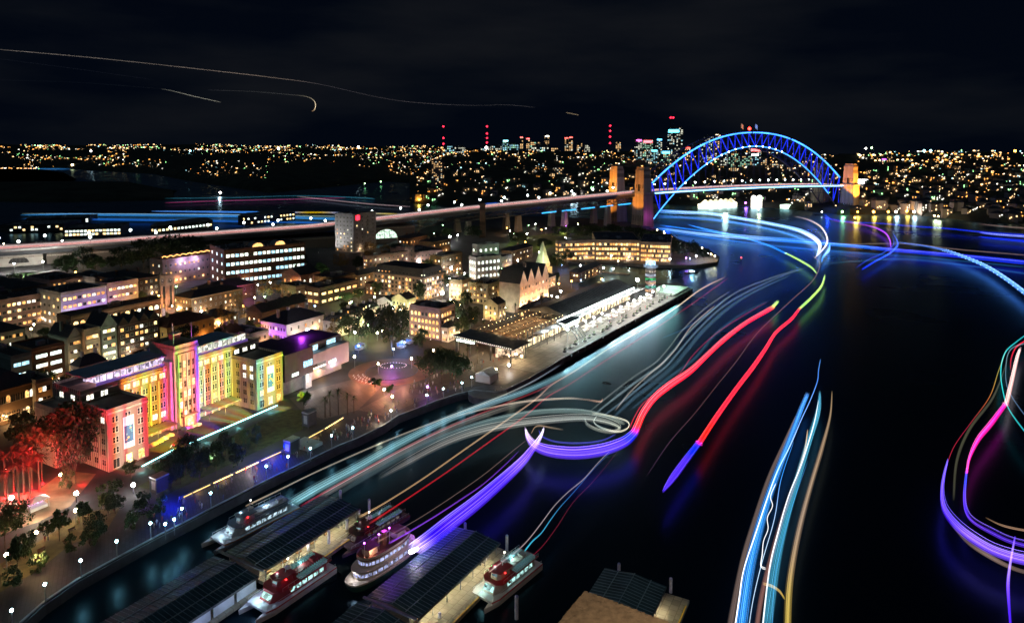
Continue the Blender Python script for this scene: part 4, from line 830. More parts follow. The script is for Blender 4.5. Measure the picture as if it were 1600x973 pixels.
b = MB(); b.box(5,LT+6,17.5,22.9,8.2,8.5); b.build('walkway', GREYW, tm)
b = MB(); b.box(30,LT-4,17.6,17.8,8.51,9.4,0); b.build('walkway_railing', GALV, tm)
b = MB(); b.box(32,LT-2,22.3,22.6,9.0,9.7); b.build('light_strip', TW, tm)
b = MB(); [b.bar((x,20,0),(x,20,8.2),.22,6) for x in range(8,LT,8)]; b.build('walkway_column', STEEL, tm)
for i, x in enumerate(range(12,LT,12)): light('POINT', (x,19,9.6), 2200, (.9,1,.95), tm, .4); light('POINT', (x+5,20,6.5), 1500, (1,.85,.65) if x < 80 else (1,.95,.85), tm, .4)
for i in range(9):   # under the glazed restaurant end
    light('POINT', (-2+i*6,25,4), 700, (1,.75,.4), tm, .3)
b = MB(); b.box(-7.9,45.9,27.01,50.9,5.2,5.6); b.build('terrace_floor', mat('terrace_boards',(.30,.18,.10),.7), tm)
b = MB()
for x in range(-8,47,3): b.bar((x,24,10.2),(x,52,10.2),.14,4); b.bar((x,24.2,0),(x,24.2,10.2),.14,4); b.bar((x,51.8,5),(x,51.8,10.2),.12,4)
for y in (24.2,33,42,51.8): b.bar((-8,y,10.35),(46,y,10.35),.16,4)
b.build('pergola_frame', STEEL, tm)
b = MB()
for i in range(16):
    x = -5+(i%8)*6.4; y = 30+(i//8)*11+rnd.uniform(-1,1); b.bar((x,y,5.6),(x,y,8.2),.06,4); b.prism([(x-1.8,y-1.8),(x+1.8,y-1.8),(x+1.8,y+1.8),(x-1.8,y+1.8)],8.0,8.8,top=[(x-.1,y-.1),(x+.1,y-.1),(x+.1,y+.1),(x-.1,y+.1)])
    for q in (-1.2,1.2): b.prism([(x+q-.4,y-.9),(x+q+.4,y-.9),(x+q+.4,y-.1),(x+q-.4,y-.1)],5.603,6.3)
    o = b.build('parasol_set', mat('terrace_canvas',(.5,.38,.25),.8), tm); b = MB()
b = MB()
for i in range(56): b.ball((-7+(i%14)*4, 26+(i//14)*8, 9.8), .2, 5, 4)
b.build('string_lights', emi('terrace_bulb',(1,.72,.35),9,sample='NONE'), tm)
for i in range(8): light('POINT', (-4+i*6.5,31+(i%2)*12,9.3), 1500, (1,.6,.26), tm, .3)
# entrance canopy facing the plaza
b = MB(); b.prism([(-30,14),(-12,14),(-8,56),(-26,56)], 8.6, 9.1); b.build('canopy_roof', mat('canopy_metal',(.25,.24,.22),.5,sc=.3), tm)
b = MB(); [b.prism([(-27+dx-.35,yy-.35),(-27+dx+.35,yy-.35),(-27+dx+.35,yy+.35),(-27+dx-.35,yy+.35)],0,8.58) for dx,yy in ((0,17),(1,30),(2,44),(3,54),(14,17),(15,54))]; b.build('canopy_column', STEEL, tm)
b = MB(); b.quad([(-26.6,40,7.2),(-26.2,52,7.2),(-26.2,52,8.3),(-26.6,40,8.3)]); b.build('light_strip', emi('canopy_strip',(.8,1,.9),6), tm)
b = MB(); b.box(-20,-12,30,31,0,6); b.box(-14,-13,18,29,0,5); b.build('wall', emi('shop_glow',(1,.7,.45),.8,.9,.5), tm)
for i in range(30): 
    pass
b = MB(); [b.ball((-29.9+i*.13, 15+i*1.35, 9.4), .14, 5, 4) for i in range(30)]; b.build('string_lights', emi('string_white',(1,.9,.75),8,sample='NONE'), tm)
for x, y in ((-22,22),(-20,34),(-21,46)): light('POINT', (x,y,7.6), 3000, (1,.78,.5), tm, .4)
# brightly lit boardwalk sits on the quay: pale concrete apron
b = MB(); b.box(-30,213,.8,22,.005,.02); tag(b.build('wharf_apron', mat('pale_concrete',(.22,.21,.19),.7,sc=.15,amt=.3,pat=(.2,1,1,0)), None, o0, R(OA)), kind='structure')
b = MB(); b.box(180,212,3,24,.03,1.1); tag(b.build('deck_platform', mat('pale_deck',(.5,.55,.5),.6,sc=.2), None, o0, R(OA)), 'low white platform brightly lit at the very tip of the terminal wharf', 'platform')
b = MB(); [b.box(-34+8*i,-33.2+8*i,-.9,-.01,-4,-.3) for i in range(31)]; tag(b.build('fender', STEEL, None, o0, R(OA)), 'row of dark timber fenders down the face of the terminal wharf', 'fender')
def TP(x,y,z): return LP(tm,x,y,z)
for x, y, pw in ((188,12,5000),(200,12,5000),(208,12,4000)): light('POINT', TP(x,y,9), pw, (.6,1,.8), size=.6)
# boarding gangway (angled blue-lit portal frame on legs)
gw = empty('boarding_gangway', TP(36,12,0), R(OA), 'angled boarding gangway with four raked legs on the terminal apron', 'gangway')
b = MB(); b.prism([(-7,3),(9,3),(9,8),(-7,8)], 7, 9.6); b.build('cabin', mat('gangway_panel',(.35,.38,.4),.5), gw)
for x in (-5,-1.6,1.8,5.2):
    b = MB(); b.bar((x+3,4.2,7),(x,-1,4.2),.3,5); b.bar((x,-1,4.2),(x+1.2,-3,0),.3,5); b.build('leg', STEEL, gw)
b = MB(); b.box(-8,10,2,9,9.61,9.9); b.build('roof', GALV, gw); light('POINT', (0,-4,5), 1500, (.4,.9,1), gw, .4)
# control tower at the wharf end
ctw = empty('control_tower', P(1016,463,GZ), R(OA), 'dark glass control tower with blue cap lights at the end of the terminal', 'tower')
h = hz(P(1016,463,GZ), 417)-GZ
b = MB(); b.prism([(4*math.cos(2*PI*i/8),4*math.sin(2*PI*i/8)) for i in range(8)], 0, h); b.build('shaft', DARKW, ctw)
for k in range(6):
    b = MB(); r0 = 4.1; pl_ = [(r0*math.cos(2*PI*i/8),r0*math.sin(2*PI*i/8)) for i in range(8)]; z = 4+k*(h-7)/5.2
    b.prism(pl_, z, z+1.5); b.build('window_band', emi('band%d' % k, ((1,.55,.3),(.2,.8,.6),(1,.6,.4),(.1,.9,.3),(.7,.8,1),(.8,.7,.6))[k], .5, .9, .6), ctw)
b = MB(); b.prism([(5.6*math.cos(2*PI*i/12),5.6*math.sin(2*PI*i/12)) for i in range(12)], h+.01, h+1.6); b.build('cap', mat('cap_blue',(.2,.3,.45),.4), ctw)
b = MB(); b.prism([(3.6*math.cos(2*PI*i/12),3.6*math.sin(2*PI*i/12)) for i in range(12)], h+1.61, h+4.4); b.build('lookout', emi('lookout_glow',(.5,.75,1),1.6,.6,1), ctw)
b = MB(); b.bar((0,0,h+4.4),(0,0,h+11),.12,5); b.build('mast', WHITEP, ctw); light('POINT', (0,0,h+7), 2500, (.7,.85,1), ctw, .5)
# ================================================================ CIRCULAR QUAY WHARVES
RIBM = mat('wharf_roof_metal', (.05,.12,.15), .42, .2, sc=.25, amt=.35)
RIBC = mat('wharf_roof_rib', (.30,.44,.52), .4, .2)
SLABM = mat('wharf_deck', (.38,.34,.27), .7, sc=.3, amt=.25, pat=(.5,1,1,0))
YEL = mat('yellow_edge', (.75,.45,.04), .6)
PANW = mat('white_partition', (.60,.62,.68), .5, sc=.5, amt=.12)
def wharf(nm, O, ang, L0, L, W, label, lit=True, right=5.6, group='ferry wharves', yellow=False, endcap=True):
    # O = near-right corner on plan; x towards the harbour; y to the left
    e_ = empty(nm, Vector((O.x,O.y,0)), R(ang), label, 'ferry wharf', group)
    b = MB(); b.box(L0,L+(2.5 if endcap else 0),-right,W+1.2,.7,1.6); b.build('deck', SLABM, e_)
    if yellow or lit:
        b = MB(); b.box(L0+2,L,-right+.02,-right+.4,1.603,1.66); b.build('edge_marking', YEL, e_)
    b = MB(); m = W*.5; z0, z1 = 5.0, 5.9
    prof = [(-.5,z0),(W*.22,z0+.35),(m,z1),(W*.78,z0+.35),(W+.5,z0)]
    for i in range(4):
        (ya,za),(yb,zb) = prof[i],prof[i+1]; b.quad([(L0,ya,za),(L,ya,za),(L,yb,zb),(L0,yb,zb)]); b.quad([(L0,ya,za-.35),(L0,yb,zb-.35),(L,yb,zb-.35),(L,ya,za-.35)])
    for x in (L0, L): b.quad([(x,y,z) for y,z in prof]+[(x,y,z-.35) for y,z in prof[::-1]])
    b.quad([(L0,-.5,z0-.35),(L,-.5,z0-.35),(L,-.5,z0),(L0,-.5,z0)]); b.quad([(L0,W+.5,z0-.35),(L,W+.5,z0-.35),(L,W+.5,z0),(L0,W+.5,z0)])
    rf = b.build('roof', RIBM, e_)
    b = MB(); x = L0+.6
    while x < L:
        for i in range(4): (ya,za),(yb,zb) = prof[i],prof[i+1]; b.bar((x,ya+.05,za+.04),(x,yb-.05,zb+.04),.07,4)
        x += 1.15
    for i in (1,3): b.bar((L0,prof[i][0],prof[i][1]+.06),(L,prof[i][0],prof[i][1]+.06),.14,4)
    b.bar((L0,m,z1+.08),(L,m,z1+.08),.1,4); b.build('roof_rib', RIBC, rf)
    n = int((L-L0)/5.2)
    for i in range(n+1):
        x = L0+.8+(L-L0-1.6)*i/n
        for y in (.25, W-.25):
            b = MB(); b.bar((x,y,1.6),(x,y,4.7),.14,6); b.bar((x,y,4),(x,y+(1.1 if y < m else -1.1),4.75),.07,4); b.build('column', GALV if lit else STEEL, e_)
    if lit:
        b = MB(); b.box(L0+1,L-1,2.8,3.1,1.6,4.4); b.build('partition', mat('timetable_wall',(.62,.58,.45),.7,sc=.6,amt=.3), e_)
        for i in range(n):
            x = L0+2.5+(L-L0-4)*i/n; b = MB(); b.box(x,x+1.6,1.9,2.6,1.61,2.05); b.box(x,x+1.6,2.55,2.65,2.06,2.6); b.build('bench', mat('bench_timber',(.3,.18,.09),.6), e_)
            if i % 2: b = MB(); b.box(x+2,x+2.9,2.3,2.75,1.61,3.6); b.build('ticket_machine', [GALV], e_)
            b = MB(); b.box(x,x+2.4,.9,1.1,4.4,4.5); b.build('ceiling_light', emi('wharf_tube',(1,.9,.62),9), e_)
            light('POINT', (x+1.2,.3,4.1), 480, (1,.84,.52), e_, .25)
        b = MB(); [b.box(L0+3+i*1.5,L0+3.9+i*1.5,2.76,2.795,2.1,3.7) for i in range(0,int((L-L0-6)/1.5),2)]; b.build('poster', mat('poster_paper',(.75,.7,.55),.6,sc=2,amt=.5), e_)
        b = MB(); b.bar((L0+2,-right+.3,2.6),(L-2,-right+.3,2.6),.05,4); [b.bar((L0+2+i*2.5,-right+.3,1.6),(L0+2+i*2.5,-right+.3,2.6),.04,4) for i in range(int((L-L0-4)/2.5)+1)]; b.build('railing', GALV, e_)
        b = MB()
        for i in range(4): x = L-7+i*1.2; b.box(x,x+.5,1.2,2.6,1.61,2.7)
        b.build('ticket_gate', GALV, e_)
    else:
        n = int((L-L0)/6)
        for i in range(n):
            x = L0+(L-L0)*i/n; b = MB(); b.box(x+.4,x+(L-L0)/n-.4,-.15,-.02,1.7,4.4)
            for k in range(1,6): b.box(x+.4,x+(L-L0)/n-.4,-.2,-.151,1.8+k*.46,1.85+k*.46)
            b.build('wall_panel', PANW, e_)
        for i in range(n): light('POINT', (L0+(L-L0)*(i+.5)/n,-3.4,4.4), 220, (.5,.65,1), e_, .3)
    b = MB(); b.box(L0,L,-.62,-.52,z0-.55,z0+.05); b.build('gutter', STEEL, e_)
    return e_
def crossbeam(a, b2, z, label):
    b = MB(); d = (b2-a); L = d.length; an = math.atan2(d.y,d.x); b.box(0,L,-.3,.3,0,.35); b.box(0,L,-.42,-.31,.0,.2,1)
    o = b.build('gantry_beam', [GALV, emi('beam_gold',(1,.55,.2),1.6)], None, (a.x,a.y,z), an); tag(o, label, 'beam'); return o
wa = P(412,889,5.0); wharf('ferry_wharf', wa, 60, 0, 35, 14.6, 'left ferry wharf, its dark ribbed roof over a warmly lit boarding deck')
wharf('ferry_wharf', wa+u2(60)*-2.6+u2(150)*-.6, 60, -52, 0, 16.2, 'shore end of the left ferry wharf, dark roof over white partition panels', lit=False, right=1.2, endcap=False)
crossbeam(P(412,891,6.2), P(341,860,6.2), 6, 'pale gold-edged beam between the two roofs of the left wharf')
wb = P(650.6,965,5.0); wharf('ferry_wharf', wb, 59, 0, 35.5, 14.6, 'middle ferry wharf with yellow-lit deck beside the red catamaran', yellow=True)
wharf('ferry_wharf', wb+u2(59)*-2.6+u2(149)*-.6, 59, -30, 0, 15.6, 'shore end of the middle ferry wharf cut by the bottom edge', lit=False, right=1.2, endcap=False)
crossbeam(P(651,967,6.2), P(568,932,6.2), 6, 'pale gold-edged beam between the two roofs of the middle wharf')
wc = P(1044.5,916.6,5.0); wharf('ferry_wharf', wc+u2(60)*-30, 62, 0, 30, 15, 'right ferry wharf, only its roof end and a gold-lit deck corner showing', yellow=True)
# piles
def pile(x, yb, yt, label, r=.42, group='white mooring piles', z=0, c=None):
    p = P(x, yb, z); h = max(1.5, hz(p, yt)-z); b = MB(); b.bar((0,0,-1.5),(0,0,h-.25),r,12); o = empty('mooring_pile', p, 0, label, 'pile', group)
    b.build('shaft', c or PILEM, o); b = MB(); b.bar((0,0,h-.25),(0,0,h),r*1.06,12,0,r*.7); b.build('cap', mat('pile_cap',(.3,.32,.6),.5), o); return o
PL = [(532,783,765),(577,801,779),(542,834,811),(561,811,795),(514,857,828),(482,868,847),(563,889,857),(727,834,816),(792,860,835),(807,966,930),(687,974,956),(967,899,879),(1048,925,902)]
PT = ['off the end of the left wharf roof','beside the dark red ferry bow','at the lit end of the left wharf deck','short pile behind the left wharf turnstiles','standing in the middle of the left wharf edge','near the gold beam of the left wharf','thick pile in front of the cream double-deck ferry','behind the far left corner of the middle wharf','at the far right corner of the middle wharf','alone in the water right of the catamaran bow','at the bottom end of the yellow deck','behind the right wharf roof','beside the gold-lit corner of the right wharf']
for (x,yb,yt),t_ in zip(PL,PT): pile(x,yb,yt,'white mooring pile '+t_, .5 if x in (563,807) else .42)
for i,(x,yb,yt) in enumerate(((292,820,807),(322,805,791),(351,791,777),(377,778,764),(401,765,751),(427,751,738),(449,739,727),(532,699,689),(553,688,679))): pile(x,yb,yt,'%s slim white pile along the promenade seawall from the bottom left' % ordn(i), .3, 'slim piles along the seawall', 0)
# ---------------------------------------------------------------- ferries
def skinpoly(L, Wd, n=10, nose=.35, tail=.92):
    pts = []
    for i in range(n+1):
        t = i/n; x = L*(t-.5); w_ = Wd/2*(min(1,(tail+(1-tail)*t*4) if t < .25 else 1))*(1 if t < 1-nose else math.sqrt(max(0,1-((t-(1-nose))/nose)**2)))
        pts.append((x, -w_))
    return pts+[(x,-y) for x,y in pts[::-1]]
def catamaran(name, label, x0, y0, x1, y1, Wd, hullc, deckc, roofc, glow, accent, moved=False, seats=True, group=None):
    a, c = P(x0,y0,1.2), P(x1,y1,1.2); L = (a-c).length; an = math.atan2(a.y-c.y, a.x-c.x); mid = (a+c)/2; mid.z = 0
    e_ = empty(name, mid, an, label, 'ferry', group); hm_ = mat(name+label[:9]+'_hull', hullc, .35, amt=.08); dm = mat(name+label[:9]+'_deck', deckc, .6, amt=.15, sc=1); rm = mat(name+label[:9]+'_roof', roofc, .4, amt=.15, sc=.8)
    b = MB()
    for s in (1,-1):
        y = s*(Wd/2-1.1); k = [(-L/2,y-1.1),(L*.3,y-1.1),(L*.5,y),(L*.3,y+1.1),(-L/2,y+1.1)]; t = [(-L/2,y-1.25),(L*.34,y-1.25),(L*.51,y),(L*.34,y+1.25),(-L/2,y+1.25)]
        b.prism(k, -.4, 1.55, top=t)
    b.prism([(-L/2,-Wd/2),(L*.3,-Wd/2),(L*.40,-Wd*.42),(L*.40,Wd*.42),(L*.3,Wd/2),(-L/2,Wd/2)], 1.553, 2.2); hull = b.build('hull', hm_, e_)
    b = MB(); b.tube([(-L/2,-Wd/2-.05,1.9),(L*.3,-Wd/2-.05,1.9),(L*.40,-Wd*.42,1.9)], .18, 5); b.tube([(-L/2,Wd/2+.05,1.9),(L*.3,Wd/2+.05,1.9),(L*.40,Wd*.42,1.9)], .18, 5); b.build('rubbing_strip', mat(name+label[:9]+'_acc', accent, .4), e_)
    # main cabin
    cw = Wd*.78; b = MB(); x_0, x_1 = -L*.40, L*.20
    b.prism([(x_0,-cw/2),(x_1,-cw/2),(x_1+2.6,-cw*.3),(x_1+2.6,cw*.3),(x_1,cw/2),(x_0,cw/2)], 2.203, 4.7, top=[(x_0+.3,-cw/2+.2),(x_1-.6,-cw/2+.2),(x_1+1,-cw*.26),(x_1+1,cw*.26),(x_1-.6,cw/2-.2),(x_0+.3,cw/2-.2)]); b.build('cabin', dm, e_)
    gm = emi(name+label[:9]+'_glow', glow, .75 if not moved else .15, .95, 1.6)
    for s in (1,-1):
        nwin = int((x_1-x_0-2)/1.9)
        for i in range(nwin):
            x = x_0+1.2+i*1.9; b = MB(); y0_ = s*(cw/2-.02); b.quad([(x,y0_,2.9),(x+1.5,y0_,2.9),(x+1.5,y0_-s*.08,4.1),(x,y0_-s*.08,4.1)]); b.build('window', gm, e_)
    b = MB(); b.quad([(x_1+2.35,-cw*.27,2.8),(x_1+2.35,cw*.27,2.8),(x_1+1.45,cw*.25,4.1),(x_1+1.45,-cw*.25,4.1)]); b.build('windscreen', gm, e_)
    # upper deck
    b = MB(); b.prism([(x_0-1.5,-cw/2-.3),(x_1,-cw/2-.3),(x_1+1.4,-cw*.3),(x_1+1.4,cw*.3),(x_1,cw/2+.3),(x_0-1.5,cw/2+.3)], 4.703, 4.95); ud = b.build('upper_deck', rm, e_)
    if seats:
        for i in range(12):
            x = x_0+i*(x_1-x_0-6)/12; b = MB()
            for y in (-cw*.47,-cw*.33,cw*.24,cw*.38): b.box(x,x+.6,y,y+.85,4.953,5.4); b.box(x-.1,x-.002,y,y+.85,4.953,5.95)
            b.build('seat_row', mat('seat_shell',(.22,.38,.42),.5,em=(.4,.85,.85),es=.06), e_)  # cyan deck light put into the seat shells as a faint glow
    # wheelhouse
    wx = L*.06; b = MB(); b.prism([(wx-1.6,-1.9),(wx+2.2,-1.9),(wx+3.2,-1),(wx+3.2,1),(wx+2.2,1.9),(wx-1.6,1.9)], 4.953, 6.9, top=[(wx-1.4,-1.7),(wx+1.7,-1.7),(wx+2.5,-.9),(wx+2.5,.9),(wx+1.7,1.7),(wx-1.4,1.7)]); b.build('wheelhouse', dm, e_)
    b = MB(); b.quad([(wx-1,-1.84,5.8),(wx+1.9,-1.84,5.8),(wx+1.7,-1.74,6.7),(wx-1,-1.74,6.7)]); b.quad([(wx+3,-.9,5.8),(wx+3,.9,5.8),(wx+2.68,.85,6.7),(wx+2.68,-.85,6.7)]); b.build('wheelhouse_window', emi('wheel_glow',(.3,.45,.5),.6,.5,1), e_)
    b = MB(); b.prism([(wx-2.2,-2.3),(wx+2.8,-2.3),(wx+3.6,0),(wx+2.8,2.3),(wx-2.2,2.3)], 7.103, 7.35); b.build('wheelhouse_roof', rm, e_)
    b = MB(); b.prism([(x_0-.5,-1.3),(wx-3,-1.3),(wx-2.4,0),(wx-3,1.3),(x_0-.5,1.3)], 4.953, 5.5); b.box(x_0+1,x_0+2.6,-.9,.9,5.5,6.3); b.build('roof_casing', dm, e_)
    b = MB(); b.bar((wx-.5,0,7.35),(wx-1.4,0,11),.14,6); b.bar((wx-1.6,-1,9.6),(wx-1.6,1,9.6),.06,4); b.box(wx-1.9,wx-.6,-.9,.9,8.3,8.5); b.build('mast', WHITEP, e_)
    b = MB(); b.ball((wx-1.4,0,11.1), .22, 6, 5); b.build('mast_light', emi('mast_white',(1,.9,.8),14,sample='NONE'), e_)
    for s,c_ in ((1,(1,.02,.02)),(-1,(.02,1,.2))):
        b = MB(); b.ball((wx+1.2,s*2.5,6.9), .2, 6, 4); b.build('side_light', emi('nav%d' % s, c_, 14,sample='NONE'), e_)
    # railings
    b = MB()
    for s in (1,-1):
        b.bar((-L/2+.3,s*(Wd/2-.15),3.2),(L*.38,s*(Wd*.42),3.2),.045,4); b.bar((x_0-1.4,s*(cw/2+.2),5.95),(x_1-.3,s*(cw/2+.2),5.95),.045,4)
        for i in range(18): x = -L/2+.3+i*(L*.88-.3)/17.; b.bar((x,s*(Wd/2-.15-.04*i*(i>14)),2.2),(x,s*(Wd/2-.15-.04*i*(i>14)),3.2),.035,4)
        for i in range(10): x = x_0-1.3+i*(x_1-x_0+1)/9.; b.bar((x,s*(cw/2+.2),4.95),(x,s*(cw/2+.2),5.95),.035,4)
    b.build('railing', WHITEP, e_)
    b = MB(); b.box(-L*.46,-L*.36,-1.6,1.6,2.203,3.2); b.box(-L*.34,-L*.32,-2.8,-2,2.203,3.4); b.build('engine_casing', dm, e_)
    b = MB()
    for s in (1,-1): b.ball((L*.1,s*(cw/2+.45),4.3), .34, 8, 5)
    b.build('life_ring', mat('ring_orange',(.8,.2,.03),.5), e_)
    e_.scale = (.96,.9,.60 if moved else .80)
    for x,zz,pw in ((L*.33,4,200),(-L*.42,4.5,260),(-L*.2,6.4,240),(L*.1,7.4,110)): light('POINT', (x,-1.5,zz), pw if not moved else 40, glow, e_, .3)
    return e_
catamaran('catamaran_ferry','white catamaran ferry with orange stripe moored behind the left wharf',322,856,458,787,9,(.7,.7,.72),(.55,.56,.58),(.18,.24,.30),(.6,.85,1),(.8,.3,.05),seats=False)
catamaran('catamaran_ferry','red and white catamaran with cyan lit deck alongside the left wharf',384,962,511,878,9.4,(.75,.72,.80),(.40,.05,.06),(.35,.03,.05),(.55,.95,.9),(.5,.02,.04))
catamaran('catamaran_ferry','red and cream catamaran with pale bow platform beside the yellow-lit deck',741,945,831,873,8.6,(.72,.68,.66),(.5,.42,.36),(.38,.03,.04),(.5,.9,.85),(.55,.02,.04))
catamaran('catamaran_ferry','dim dark red catamaran under way off the end of the left wharf',522,861,628,797,8.6,(.16,.10,.11),(.08,.02,.02),(.07,.015,.02),(.5,.4,.4),(.3,.02,.03),moved=True)
# double-ended, double-deck ferry
def stadium(L, W, n=8, p=2.2):
    pts = []
    for i in range(4*n):
        a = 2*PI*i/(4*n); c, s = math.cos(a), math.sin(a); pts.append((L/2*math.copysign(abs(c)**(2/3.2),c), W/2*math.copysign(abs(s)**(2/p),s)))
    return pts
a, c = P(543,914,2), P(652,842,2); L = (a-c).length+2; an = math.atan2(a.y-c.y,a.x-c.x); mid = (a+c)/2; mid.z = 0
ff = empty('double_deck_ferry', mid, an, 'cream double-deck ferry with rounded bow, rust-red top deck and violet light', 'ferry')
FC = mat('ferry_cream',(.62,.50,.38),.5,amt=.08); FG = mat('ferry_green',(.03,.10,.07),.5); FR = mat('ferry_rust_deck',(.22,.09,.06),.7,sc=1)
b = MB(); b.prism(stadium(L*.92,8,p=2.6), -.5, 2.2, top=stadium(L,9.2,p=2.6)); b.build('hull', FG, ff)
b = MB(); b.prism(stadium(L*.995,9.1,p=2.6), 2.203, 2.7); b.build('bulwark', FC, ff)
b = MB(); b.prism(stadium(L*.80,8.2), 2.703, 5.2); b.build('main_cabin', FC, ff)
b = MB(); b.prism(stadium(L*.84,8.9), 5.203, 5.6); b.build('upper_deck', FC, ff)
b = MB(); b.prism(stadium(L*.66,7.6), 5.603, 8.2); b.build('upper_cabin', FC, ff)
b = MB(); b.prism(stadium(L*.70,8.3), 8.203, 8.5); b.build('roof', FR, ff); 
b = MB(); q = stadium(L*.69,8.1); [b.bar((q[i][0],q[i][1],8.5),(q[i][0],q[i][1],9.4),.04,4) for i in range(0,32)]; [b.quad([(q[i][0],q[i][1],8.5),(q[(i+1)%32][0],q[(i+1)%32][1],8.5),(q[(i+1)%32][0],q[(i+1)%32][1],9.3),(q[i][0],q[i][1],9.3)]) for i in range(32)]; b.build('roof_bulwark', FC, ff)
FW = emi('ferry_window',(.55,.60,1),.7,.95,1.5)
for (Lq, Wq, za, zb_) in ((L*.80,8.2,3.5,4.6),(L*.66,7.6,6.4,7.5)):
    q = stadium(Lq+.06, Wq+.06)
    for i in range(32):
        a_, c_ = Vector(q[i]+(0,)), Vector(q[(i+1)%32]+(0,)); n_ = max(1,int((c_-a_).length/1.5))
        for k in range(n_):
            u0 = a_.lerp(c_, (k+.12)/n_); u1 = a_.lerp(c_, (k+.88)/n_); b = MB(); b.quad([(u0.x,u0.y,za),(u1.x,u1.y,za),(u1.x,u1.y,zb_),(u0.x,u0.y,zb_)]); b.build('window', FW, ff)
for x in (L*.2,-L*.2):
    b = MB(); b.prism([(x-1.6,-1.6),(x+1.6,-1.6),(x+1.9,0),(x+1.6,1.6),(x-1.6,1.6)], 8.503, 10.8); b.build('wheelhouse', FC, ff); b = MB(); b.prism([(x-2,-2),(x+2,-2),(x+2.3,0),(x+2,2),(x-2,2)], 10.803, 11); b.build('wheelhouse_roof', FR, ff)
    b = MB(); b.quad([(x-1.3,-1.63,9.4),(x+1.3,-1.63,9.4),(x+1.3,-1.63,10.4),(x-1.3,-1.63,10.4)]); b.build('wheelhouse_window', DARKG, ff)
b = MB(); b.bar((0,0,8.5),(0,0,13),.9,12,0,.8); b.build('funnel', FR, ff)
for x in (L*.3,L*.1,-L*.05): b = MB(); b.bar((x,.8,8.5),(x,.8,13.5),.08,5); b.ball((x,.8,13.6),.25,6,5,1); b.build('mast', [WHITEP, emi('violet_lamp',(.5,.1,1),20,sample='NONE')], ff)
ff.scale = (.92,.88,.80); light('POINT', (0,0,14), 1000, (.3,.05,1), ff, .4); light('POINT', (L*.42,0,5), 220, (.8,.85,1), ff, .3); light('POINT', (L*.25,3,10.5), 300, (1,.5,.35), ff, .3)
b = MB(); [b.ball((q*1.0,-q*.05,q*.12), .75-.12*abs(q), 8, 6) for q in (-1.6,-.8,0,.8)]
o = b.build('spotlight', emi('white_spot',(1,.85,1),12), ff)
light('POINT', (-L*.40,-1.2,11.5), 1500, (.4,.15,1), ff, .5)
wp = P(645,860,7.5)-Vector(ff.location); ca_, sa_ = math.cos(-an), math.sin(-an); sc_ = (.92,.88,.80)
o.location = ((wp.x*ca_-wp.y*sa_)/sc_[0], (wp.x*sa_+wp.y*ca_)/sc_[1], wp.z/sc_[2])
# little boats
def launch(x, y, Lm, an, label, c, gl, gc=(.6,.9,1)):
    p = P(x,y,0); e_ = empty('small_boat', p, R(an), label, 'boat'); b = MB(); b.prism([(-Lm/2,-Lm*.13),(Lm*.25,-Lm*.15),(Lm/2,0),(Lm*.25,Lm*.15),(-Lm/2,Lm*.13)], -.2, 1.1, top=[(-Lm/2,-Lm*.15),(Lm*.28,-Lm*.17),(Lm*.54,0),(Lm*.28,Lm*.17),(-Lm/2,Lm*.15)]); b.build('hull', c, e_)
    b = MB(); b.box(-Lm*.25,Lm*.15,-Lm*.1,Lm*.1,1.103,2.8); b.build('cabin', WHITEP, e_); b = MB(); b.quad([(-Lm*.2,-Lm*.1-.02,1.7),(Lm*.1,-Lm*.1-.02,1.7),(Lm*.1,-Lm*.1-.02,2.5),(-Lm*.2,-Lm*.1-.02,2.5)]); b.build('window', emi('boatwin'+label[:6],gc,gl), e_)
    b = MB(); b.bar((0,0,2.8),(0,0,5),.08,4); b.build('mast', WHITEP, e_); light('POINT', (0,0,5.5), 900*gl/4, gc, e_, .3); return e_
launch(1081,427,14,20,'small white patrol boat with a bright lamp in the bay mouth',DARKW,12)
launch(592,674,10,60,'small white launch lit yellow, moored at the promenade steps',WHITEP,5,(1,.8,.5))
launch(620,655,9,60,'small dark launch moored beside the lit white launch',DARKW,1)
launch(393,752,8,60,'small open boat with yellow lamp at the seawall by the blue quay',WHITEP,4,(1,.8,.4))
# channel marker
p = P(1158,413,0); bm_ = empty('channel_marker', p, 0, 'red channel marker post standing in open water', 'buoy'); b = MB(); b.bar((0,0,-1),(0,0,6),.35,8); b.build('post', STEEL, bm_); b = MB(); b.ball((0,0,6.8),.8); b.build('lamp', emi('marker_red',(1,.1,.1),4), bm_)
# cove pontoon and steps
b = MB(); pa, pb = P(890,422,0), P(983,430,0); d = (pb-pa).normalized(); nn = Vector((-d.y,d.x,0)); b.prism([tuple((pa-nn*3)[:2]),tuple((pb-nn*3)[:2]),tuple((pb+nn*3)[:2]),tuple((pa+nn*3)[:2])], -.3, 1.1); tag(b.build('pontoon', STEEL), 'long dark pontoon floating in the cove before the waterfront hotel', 'pontoon')
# octagonal stone landing and white pontoon at the promenade bend
c_ = P(762,622,0); b = MB(); b.prism([(9*math.cos(2*PI*i/16),9*math.sin(2*PI*i/16)) for i in range(16)], -2, GZ+.03); tag(b.build('round_landing', WALLM, None, c_), 'rounded stone landing at the bend of the seawall', 'landing')
b = MB(); b.box(0,7,0,3,-.3,1); b.bar((1,1,1),(1,1,3.4),.2,6); b.bar((6,1,1),(6,1,3.4),.2,6); tag(b.build('pontoon', WHITEP, None, P(775,622,0), R(60)), 'small white pontoon beside the rounded landing', 'pontoon')
